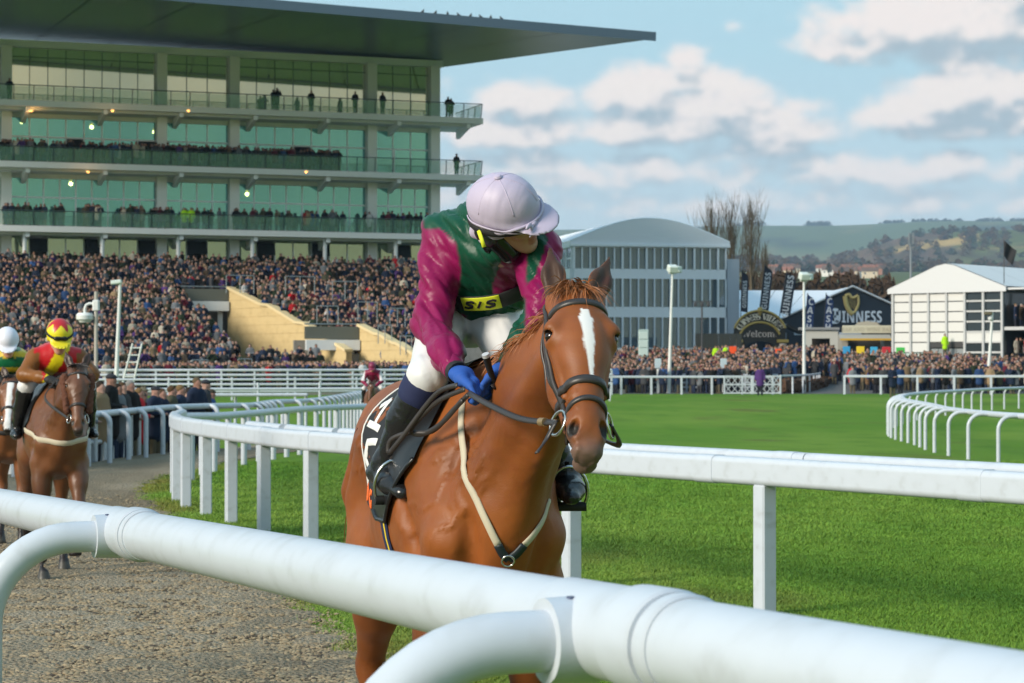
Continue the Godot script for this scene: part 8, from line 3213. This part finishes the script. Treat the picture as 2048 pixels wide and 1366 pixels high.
func figure(arms: int) -> Dictionary:
	# one standing person, 1.74 m, facing +z; arms: 0 at the sides, 1 hands raised to the face, 2 hands together in front
	var e := []
	var w := []
	for s: float in [-1.0, 1.0]:
		if arms == 0:
			e.append(Vector3(0.25 * s, 1.15, -0.03))
			w.append(Vector3(0.26 * s, 0.90, 0.05))
		elif arms == 1:
			e.append(Vector3(0.27 * s, 1.22, 0.15))
			w.append(Vector3(0.09 * s, 1.50, 0.20))
		else:
			e.append(Vector3(0.25 * s, 1.14, 0.02))
			w.append(Vector3(0.07 * s, 1.12, 0.24))
	var body := Field.new()
	head_bones(body, Transform3D(Basis.IDENTITY, Vector3(0, 1.61, 0.01)), false)
	body.bone(Vector3(0, 1.47, -0.03), Vector3(0, 0.95, 0), 0.07, 0.11, 0.06, 1.2)
	for i in 2:
		var s := -1.0 if i == 0 else 1.0
		body.bone(Vector3(0.15 * s, 1.40, -0.02), e[i], 0.045, 0.035, 0.03)
		body.bone(e[i], w[i], 0.035, 0.028, 0.03)
		body.bone(w[i], w[i] + (w[i] - e[i]).normalized() * 0.07, 0.032, 0.028, 0.02)
		body.bone(Vector3(0.09 * s, 0.92, 0), Vector3(0.10 * s, 0.08, 0), 0.08, 0.04, 0.04)
	var coat := Field.new()
	coat.bone(Vector3(0, 1.38, -0.01), Vector3(0, 1.0, 0), 0.165, 0.165, 0.06, 1.22, 0.82)
	coat.bone(Vector3(0, 1.0, 0), Vector3(0, 0.66, 0), 0.165, 0.175, 0.05, 1.20, 0.85)
	for i in 2:
		var s := -1.0 if i == 0 else 1.0
		coat.bone(Vector3(0.12 * s, 1.42, -0.01), Vector3(0.175 * s, 1.38, -0.01), 0.085, 0.075, 0.04)
		coat.bone(Vector3(0.175 * s, 1.38, -0.01), e[i], 0.072, 0.060, 0.03)
		coat.bone(e[i], e[i].lerp(w[i], 0.9), 0.060, 0.048, 0.03)
	coat.bone(Vector3(0, 1.44, -0.02), Vector3(0, 1.50, -0.02), 0.085, 0.070, 0.03)
	var legs := Field.new()
	for s: float in [-1.0, 1.0]:
		legs.bone(Vector3(0.085 * s, 0.80, 0), Vector3(0.10 * s, 0.10, 0), 0.095, 0.062, 0.03)
		legs.bone(Vector3(0.10 * s, 0.05, -0.02), Vector3(0.115 * s, 0.04, 0.13), 0.048, 0.042, 0.03)
	var hair := Field.new()
	hair.ball(Vector3(0, 1.655, -0.012), Vector3(0.086, 0.090, 0.102), 0.02)
	hair.ball(Vector3(0, 1.58, 0.11), Vector3(0.12, 0.095, 0.10), 0.02, true)
	var cap := Field.new()
	cap.ball(Vector3(0, 1.685, -0.005), Vector3(0.092, 0.065, 0.105), 0.02)
	cap.ball(Vector3(0, 1.675, 0.09), Vector3(0.075, 0.014, 0.065), 0.02)
	var out := {}
	for q in [["body", body, 0.022], ["coat", coat, 0.035], ["trousers", legs, 0.035], ["hair", hair, 0.026], ["cap", cap, 0.026]]:
		var o := raw()
		q[1].net(q[2], o)
		out[q[0]] = skin(o)
	return out

const COATS := [
	["dark navy", Vector3(0.014, 0.022, 0.046), 22], ["black", Vector3(0.012, 0.012, 0.013), 18], ["charcoal grey", Vector3(0.045, 0.046, 0.050), 10],
	["dark green", Vector3(0.022, 0.034, 0.018), 9], ["brown tweed", Vector3(0.070, 0.050, 0.034), 7], ["olive", Vector3(0.060, 0.058, 0.036), 7],
	["camel", Vector3(0.24, 0.17, 0.10), 4], ["grey", Vector3(0.14, 0.15, 0.165), 7], ["burgundy", Vector3(0.10, 0.012, 0.025), 4],
	["mid blue", Vector3(0.03, 0.075, 0.20), 4], ["pale stone", Vector3(0.42, 0.38, 0.31), 3], ["purple", Vector3(0.07, 0.03, 0.14), 2], ["bright red", Vector3(0.45, 0.015, 0.02), 1], ["white", Vector3(0.55, 0.55, 0.55), 1],
]
const SKINS := [Vector3(0.33, 0.185, 0.145), Vector3(0.27, 0.145, 0.108), Vector3(0.36, 0.22, 0.175)]
const HAIRS := [Vector3(0.025, 0.018, 0.013), Vector3(0.07, 0.04, 0.02), Vector3(0.16, 0.10, 0.045), Vector3(0.28, 0.26, 0.24), Vector3(0.05, 0.045, 0.035), Vector3(0.10, 0.07, 0.04)]
const LEGS := [Vector3(0.02, 0.022, 0.03), Vector3(0.10, 0.085, 0.055), Vector3(0.05, 0.05, 0.055), Vector3(0.02, 0.03, 0.06)]

func any_coat() -> int:
	var n := rng.randi_range(0, 98)
	for i in COATS.size():
		n -= int(COATS[i][2])
		if n < 0: return i
	return 0

func cloth_mat(prefix: String, v: Vector3) -> StandardMaterial3D:
	return mat("%s_%d_%d_%d" % [prefix, int(v.x * 1000), int(v.y * 1000), int(v.z * 1000)], lin(v.x, v.y, v.z), 0.85, 0.0, 0.3)

var people_count := 0
var first_of := {}

func person_at(p: Vector3, turn: float, where: String, group: String, coat := -1, legs := -1, pose := -1, coat_v := Vector3.ZERO, coat_name := "") -> void:
	people_count += 1
	if coat < 0: coat = any_coat()
	if pose < 0: pose = [0, 0, 2, 2, 1][rng.randi() % 5]
	if legs < 0: legs = rng.randi() % LEGS.size()
	var cv: Vector3 = COATS[coat][1] if coat_name == "" else coat_v
	var cn: String = COATS[coat][0] if coat_name == "" else coat_name
	var hat := rng.randf() < 0.28
	var hk := rng.randi() % (3 if hat else HAIRS.size())
	var hv: Vector3 = HAIRS[hk]
	if hat: hv = [Vector3(0.06, 0.05, 0.035), Vector3(0.03, 0.032, 0.04), Vector3(0.14, 0.12, 0.08)][hk]
	var f: Dictionary = kit[pose]
	var look: String = ["brown cap", "dark cap", "tan cap"][hk] if hat else ["black hair", "brown hair", "fair hair", "grey hair", "dark hair", "light brown hair"][hk]
	var o := thing("person", "person in %s coat, %s, %s, %s" % [cn, look, ["arms down", "hands at face", "hands together"][pose], where], "person", p, turn, group)
	var s := rng.randf_range(0.94, 1.05)
	o.scale = Vector3(s * rng.randf_range(0.95, 1.08), s, s)
	part("body", f.body, cloth_mat("skin", SKINS[rng.randi() % 3]), o)
	part("coat", f.coat, cloth_mat("coat", cv), o)
	part("trousers", f.trousers, cloth_mat("trouser", LEGS[legs]), o)
	part("cap" if hat else "hair", f.cap if hat else f.hair, cloth_mat("hair", hv), o)

func crowd_mass(called: String, label: String, places: Array) -> void:
	# a packed crowd as one mass of tinted copies
	var node := Node3D.new()
	node.name = numbered(called)
	add_child(node)
	tag(node, label, "crowd", "", "stuff")
	for pose in 3:
		var mine := []
		for i in places.size():
			if i % 3 == pose: mine.append(places[i])
		for q in ["body", "coat", "trousers", "hair"]:
			var mm := MultiMesh.new()
			mm.transform_format = MultiMesh.TRANSFORM_3D
			mm.use_colors = true
			mm.mesh = kit[pose][q]
			mm.instance_count = mine.size()
			for i in mine.size():
				var c: Vector3
				match q:
					"body": c = SKINS[rng.randi() % 3]
					"coat": c = COATS[any_coat()][1] * rng.randf_range(0.6, 1.25)
					"trousers": c = LEGS[rng.randi() % LEGS.size()]
					_: c = HAIRS[rng.randi() % HAIRS.size()]
				mm.set_instance_transform(i, mine[i])
				mm.set_instance_color(i, Color(c.x, c.y, c.z))
			var o := MultiMeshInstance3D.new()
			o.multimesh = mm
			o.material_override = vmat("crowd_cloth", 0.85, 0.3)
			o.name = {"body": "bodies", "coat": "coats", "trousers": "trousers", "hair": "hair"}[q]
			o.set_meta("kind", "stuff")
			node.add_child(o, true)

func pixel_of(p: Vector3) -> Vector2:
	return Vector2(1024.0 + p.x * FPX / -p.z, HORIZON - (p.y - EYE) * FPX / -p.z)

func make_crowd() -> void:
	kit = [figure(0), figure(1), figure(2)]
	rng.seed = 2024
	# along the walkway rail
	for row in 3:
		var d := 37.6 + row * 0.13
		while d < 49.4:
			var x := pick(RAIL_X, d) - 0.55 - row * 0.5 + rng.randf_range(-0.1, 0.1)
			person_at(gp(x, d), PI * 0.42 + rng.randf_range(-0.5, 0.4), "at the walkway rail", "spectators at the walkway rail", -1, -1, 2 if row == 0 else -1)
			d += [0.50, 0.62, 0.95][row] + rng.randf_range(-0.06, 0.12)
	# officials and spectators by the right-hand fences
	var red := Vector3(0.50, 0.012, 0.020)
	for q in [[1412, 786, red, "bright red"], [1444, 786, red, "bright red"], [1704, 784, red, "bright red"], [1728, 784, red, "bright red"], [1773, 778, red, "bright red"],
			[1742, 785, Vector3(0.03, 0.06, 0.30), "royal blue"], [1736, 785, Vector3(0.18, 0.11, 0.06), "tan"], [1813, 779, Vector3(0.03, 0.22, 0.32), "turquoise"]]:
		var d: float = 7920.0 / (q[1] - 730.0)
		person_at(Vector3((q[0] - 1024.0) * d / FPX, 0, -d), rng.randf_range(-0.6, 0.6), "at the far fence", "people at the far course fence", 0, -1, 0, q[2], q[3])
	for q in [[1785, 795, 0, 1], [1868, 783, 1, 1], [1920, 784, 4, 0], [1930, 786, 1, 0], [1972, 783, 0, 0], [1984, 784, 0, 0], [1996, 785, 0, 0], [2010, 784, 1, 0], [2024, 788, 0, 1], [1880, 780, 4, 0], [1520, 791, 11, 0], [1221, 782, 3, 1], [1757, 781, 1, 0], [1850, 780, 7, 0], [1905, 781, 2, 2], [1940, 780, 10, 1], [1955, 782, 0, 0], [1830, 781, 2, 0]]:
		var d: float = 7920.0 / (q[1] - 730.0)
		person_at(Vector3((q[0] - 1024.0) * d / FPX, 0, -d), rng.randf_range(-0.9, 0.9), "before the far fence", "people at the far course fence", q[2], q[3])
	var hiv := Vector3(0.42, 0.75, 0.02)
	for q in [[1432, 690, 168.0], [1452, 690, 170.0], [1890, 702, 168.0]]:
		var p := at(q[0], q[1], q[2])
		p.y = bank(p.x, p.z) + (1.2 if q[0] > 1800 else 0.3)
		person_at(p, 0.3, "before the tents", "stewards in the crowd", 0, -1, 0, hiv, "fluorescent yellow")
	# balconies
	for q in [[18, 0], [546, 0], [554, 0], [622, 0], [710, 0], [765, 0], [896, 0], [910, 0], [921, 1]]:
		var t := balcony_t(float(q[0]), 2.2)
		person_at(fp(t, 2.2 if q[0] < 900 else 1.2, [21.43, 16.9][q[1]]), 0.35 + rng.randf_range(-0.6, 0.6), "on the %s balcony" % ["top", "middle"][q[1]], "spectators on the balconies", 1)
	var x := 4.0
	while x < 700.0:
		if noise_a.get_noise_1d(x * 0.22) > -0.16 or rng.randf() < 0.3:
			person_at(fp(balcony_t(x, 2.0), rng.randf_range(1.2, 2.5), 16.89), 0.35 + rng.randf_range(-0.7, 0.7), "on the crowded middle balcony", "spectators on the balconies")
		x += rng.randf_range(6.0, 9.5)
	for g in [[8, 2], [40, 2], [86, 2], [100, 3], [172, 12], [260, 10], [330, 4], [480, 4], [525, 6], [640, 5], [668, 4], [720, 3], [760, 2], [790, 4], [815, 4], [840, 3]]:
		for i in g[1]:
			person_at(fp(balcony_t(g[0] + rng.randf_range(-14.0, 26.0), 2.0), rng.randf_range(0.9, 2.5), 12.13), 0.35 + rng.randf_range(-0.8, 0.8), "grouped on the lowest balcony", "spectators on the balconies")
	for xx in [368.0, 382.0]:
		person_at(fp(balcony_t(xx, 2.3), 2.3, 12.13), 0.4, "on the lowest balcony", "stewards on the balcony", 0, -1, 0, hiv, "fluorescent yellow")
	var more := []
	for i in 230:
		var low := i % 5 == 0
		var xx := rng.randf_range(0.0, 690.0)
		if noise_a.get_noise_1d(xx * 0.22) < -0.22: continue
		more.append(Transform3D(Basis(Vector3.UP, 0.35 + rng.randf_range(-0.9, 0.9)), fp(balcony_t(xx, 1.4), rng.randf_range(0.5, 2.0), 12.13 if low else 16.89)))
	crowd_mass("balcony_crowd", "spectators packed behind the front rank on the grandstand balconies", more)
	# front of the terrace
	var left := 296 - people_count
	var spots := []
	for row in 3:
		var t := 2.0 + row * 0.2
		while t < 33.0:
			spots.append(fp(t, 36.2 - row * 0.8 + rng.randf_range(-0.2, 0.2), 0.25))
			t += rng.randf_range(0.62, 0.9)
	var keep := []
	for i in spots.size():
		if i < left: person_at(spots[i], 0.35 + rng.randf_range(-0.6, 0.6), "behind the three-bar fence", "spectators at the foot of the terrace")
		else: keep.append(Transform3D(Basis(Vector3.UP, 0.35), spots[i]))
	# the packed terraces
	var o := 3.6
	while o < 35.0:
		var t := -14.0
		while t < 34.5:
			var p := fp(t + rng.randf_range(-0.12, 0.12), o + rng.randf_range(-0.15, 0.15), terrace_height(o))
			t += rng.randf_range(0.38, 0.58)
			if rng.randf() < 0.04 or noise_a.get_noise_2d(t * 6.0, o * 9.0) > 0.34: continue
			var h := pixel_of(p + Vector3(0, 1.5, 0))
			var skip := false
			for q in stair_cuts(o):
				if t > q.x - 0.3 and t < q.y + 0.5: skip = true
			if skip: continue
			if h.x < -25.0 or (h.x > 870.0 and h.x < 1150.0): continue
			var s := rng.randf_range(0.86, 1.07)
			keep.append(Transform3D(Basis(Vector3.UP, (0.35 + rng.randf_range(-0.5, 0.5)) if rng.randf() < 0.8 else rng.randf() * TAU).scaled(Vector3(s * 1.05, s, s)), p))
		o += 0.58
	crowd_mass("terrace_crowd", "packed crowd in dark winter coats on the grandstand terraces", keep)
	keep = []
	for i in 1700:
		var d := rng.randf_range(137.6, 181.0)
		var px := rng.randf_range(1170.0, 2075.0)
		var p := Vector3((px - 1024.0) * d / FPX, 0, -d)
		p.y = bank(p.x, p.z)
		if px > 1555.0 and px < 1700.0 and d < 150.0: continue
		if px > 1670.0 and px < 1790.0 and d > 170.0: continue
		if px > 1780.0 and d > 169.0 - (px - 1780.0) * 0.045: continue
		if px < 1480.0 and d > 176.0: continue
		if px > 1690.0 and d < 142.0 and rng.randf() < 0.45: continue
		var s := rng.randf_range(0.92, 1.06)
		keep.append(Transform3D(Basis(Vector3.UP, (-0.15 + rng.randf_range(-0.7, 0.7)) if rng.randf() < 0.62 else rng.randf() * TAU).scaled(Vector3(s * 1.05, s, s)), p))
	crowd_mass("lawn_crowd", "dense crowd on the rising forecourt before the tents", keep)
	keep = []
	var u := Vector3(cos(MARQUEE_TURN), 0, sin(MARQUEE_TURN))
	var n := Vector3(-sin(MARQUEE_TURN), 0, cos(MARQUEE_TURN))
	var mb := at(1787, 700, 172)
	for y: float in [4.68, 2.13]:
		for row in 3:
			for i in 34:
				keep.append(Transform3D(Basis(Vector3.UP, 0.8 + rng.randf_range(-0.4, 0.4)), Vector3(mb.x, y, mb.z) + u * (9.5 + 1.0 + row * 0.8) - n * (0.3 + i * 0.66 + rng.randf_range(-0.15, 0.15))))
	crowd_mass("deck_crowd", "spectators lined up on the open decks along the gabled marquee", keep)

func balcony_t(px: float, o: float) -> float:
	# how far along the stand a point seen at px lies, o metres out from the glass
	var k := (px - 1024.0) / FPX
	var x0 := FA.x + FN.x * o
	var d0 := 165.0 - FN.z * o
	return (k * d0 - x0) / (FT.x + k * FT.z)

# ---------------------------------------------------------------- grass blades and clods
func make_grass() -> void:
	rng.seed = 505
	var tufts := []
	for k in 3:
		var r := RandomNumberGenerator.new()
		r.seed = 900 + k
		var st := new_st()
		for i in 20:
			var a := r.randf() * TAU
			var p := Vector3(r.randf_range(-0.06, 0.06), -0.004, r.randf_range(-0.06, 0.06))
			var h := r.randf_range(0.016, 0.036)
			var lean := Vector3(cos(a), 0, sin(a)) * r.randf_range(0.005, 0.035)
			var w := Vector3(-sin(a), 0, cos(a)) * r.randf_range(0.0014, 0.0026)
			var mid := p + Vector3(0, h * 0.6, 0) + lean * 0.4
			var top := p + Vector3(0, h, 0) + lean
			quad(st, p - w, p + w, mid + w * 0.8, mid - w * 0.8)
			quad(st, mid - w * 0.8, mid + w * 0.8, top + w * 0.1, top - w * 0.1)
		tufts.append(st.commit())
	var lots := [[], [], []]
	var tints := [[], [], []]
	var tries := 190000
	for i in tries:
		var d := 8.2 / (1.0 - rng.randf() * 0.80)
		var b := rng.randf_range(-0.245, 0.245)
		var x := b * d
		if d > 42.0 or x < sand_edge(d) + rng.randf_range(-0.18, 0.10): continue
		var k := rng.randi() % 3
		var s := rng.randf_range(0.7, 1.35) * (1.0 if d < 22.0 else 1.25)
		lots[k].append(Transform3D(Basis(Vector3.UP, rng.randf() * TAU).scaled(Vector3(s * 1.3, s, s * 1.3)), Vector3(x, dip(x, -d), -d)))
		var c := turf_tint(x, -d)
		var q := rng.randf_range(0.85, 1.45)
		tints[k].append(Color(c.r * q * rng.randf_range(0.95, 1.2), c.g * q, c.b * q))
	var m := vmat("grass_blades", 0.7, 0.25)
	m.backlight_enabled = true
	m.backlight = Color(0.25, 0.35, 0.08)
	for k in 3: scatter("grass", "short mown grass of the racecourse turf, %s" % ["upright", "leaning", "coarse"][k], tufts[k], lots[k], tints[k], m)
	# clods and fibres on the sand
	lots = [[], []]
	tints = [[], []]
	var clods := []
	for k in 2:
		var f := Field.new()
		f.ball(Vector3(0, 0.004, 0), Vector3(0.016, 0.009, 0.012), 0.01)
		f.ball(Vector3(0.010 - 0.02 * k, 0.006, 0.006), Vector3(0.009, 0.007, 0.010), 0.01)
		if k == 1: f.ball(Vector3(0.0, 0.004, -0.012), Vector3(0.007, 0.006, 0.010), 0.008)
		var o := raw()
		f.net(0.006, o)
		clods.append(skin(o))
	for i in 80000:
		var d := 11.5 / (1.0 - rng.randf() * 0.62)
		var x := rng.randf_range(-0.245, 0.0) * d
		if x > sand_edge(d) + rng.randf_range(-0.05, 0.12) or x < sand_left(d): continue
		var k := rng.randi() % 2
		var s := rng.randf_range(0.25, 0.9) * rng.randf_range(0.5, 1.1)
		lots[k].append(Transform3D(Basis.from_euler(Vector3(rng.randf_range(-0.5, 0.5), rng.randf() * TAU, 0)).scaled(Vector3(s * 1.3, s, s)), Vector3(x, dip(x, -d) + 0.012 + noise_a.get_noise_2d(x * 6.0, d * 5.0) * 0.02, -d)))
		var q := rng.randf()
		tints[k].append(Color(0.075, 0.062, 0.05) if q < 0.16 else Color(0.36, 0.285, 0.185).lerp(Color(0.20, 0.155, 0.10), rng.randf()))
	var cm := vmat("clod", 0.95, 0.2)
	for k in 2: scatter("sand", "loose %s of sand and fibre on the walkway" % ["clods", "crumbs"][k], clods[k], lots[k], tints[k], cm)

func scatter(called: String, label: String, mesh: Mesh, lots: Array, tints: Array, m: Material) -> void:
	var mm := MultiMesh.new()
	mm.transform_format = MultiMesh.TRANSFORM_3D
	mm.use_colors = true
	mm.mesh = mesh
	mm.instance_count = lots.size()
	for i in lots.size():
		mm.set_instance_transform(i, lots[i])
		mm.set_instance_color(i, tints[i])
	var o := MultiMeshInstance3D.new()
	o.multimesh = mm
	o.material_override = m
	o.name = numbered(called)
	add_child(o)
	tag(o, label, "", "", "stuff")

func _ready() -> void:
	rng.seed = 1
	set_camera()
	set_sky()
	set_sun()
	# the setting
	make_ground()
	make_bank()
	make_land()
	make_terrace()
	make_grandstand()
	make_pavilion()
	make_brewery_tent()
	make_village()
	make_marquee()
	make_woods()
	make_houses()
	make_trees()
	# things on the course
	make_rails()
	make_poles()
	var h := make_horse("racehorse", "chestnut horse with a white blaze walking along the near white rail", chestnut(), main_place(), Vector2(0.012, 0.006))
	main_tack(h)
	main_rider()
	make_others()
	make_crowd()
	make_grass()
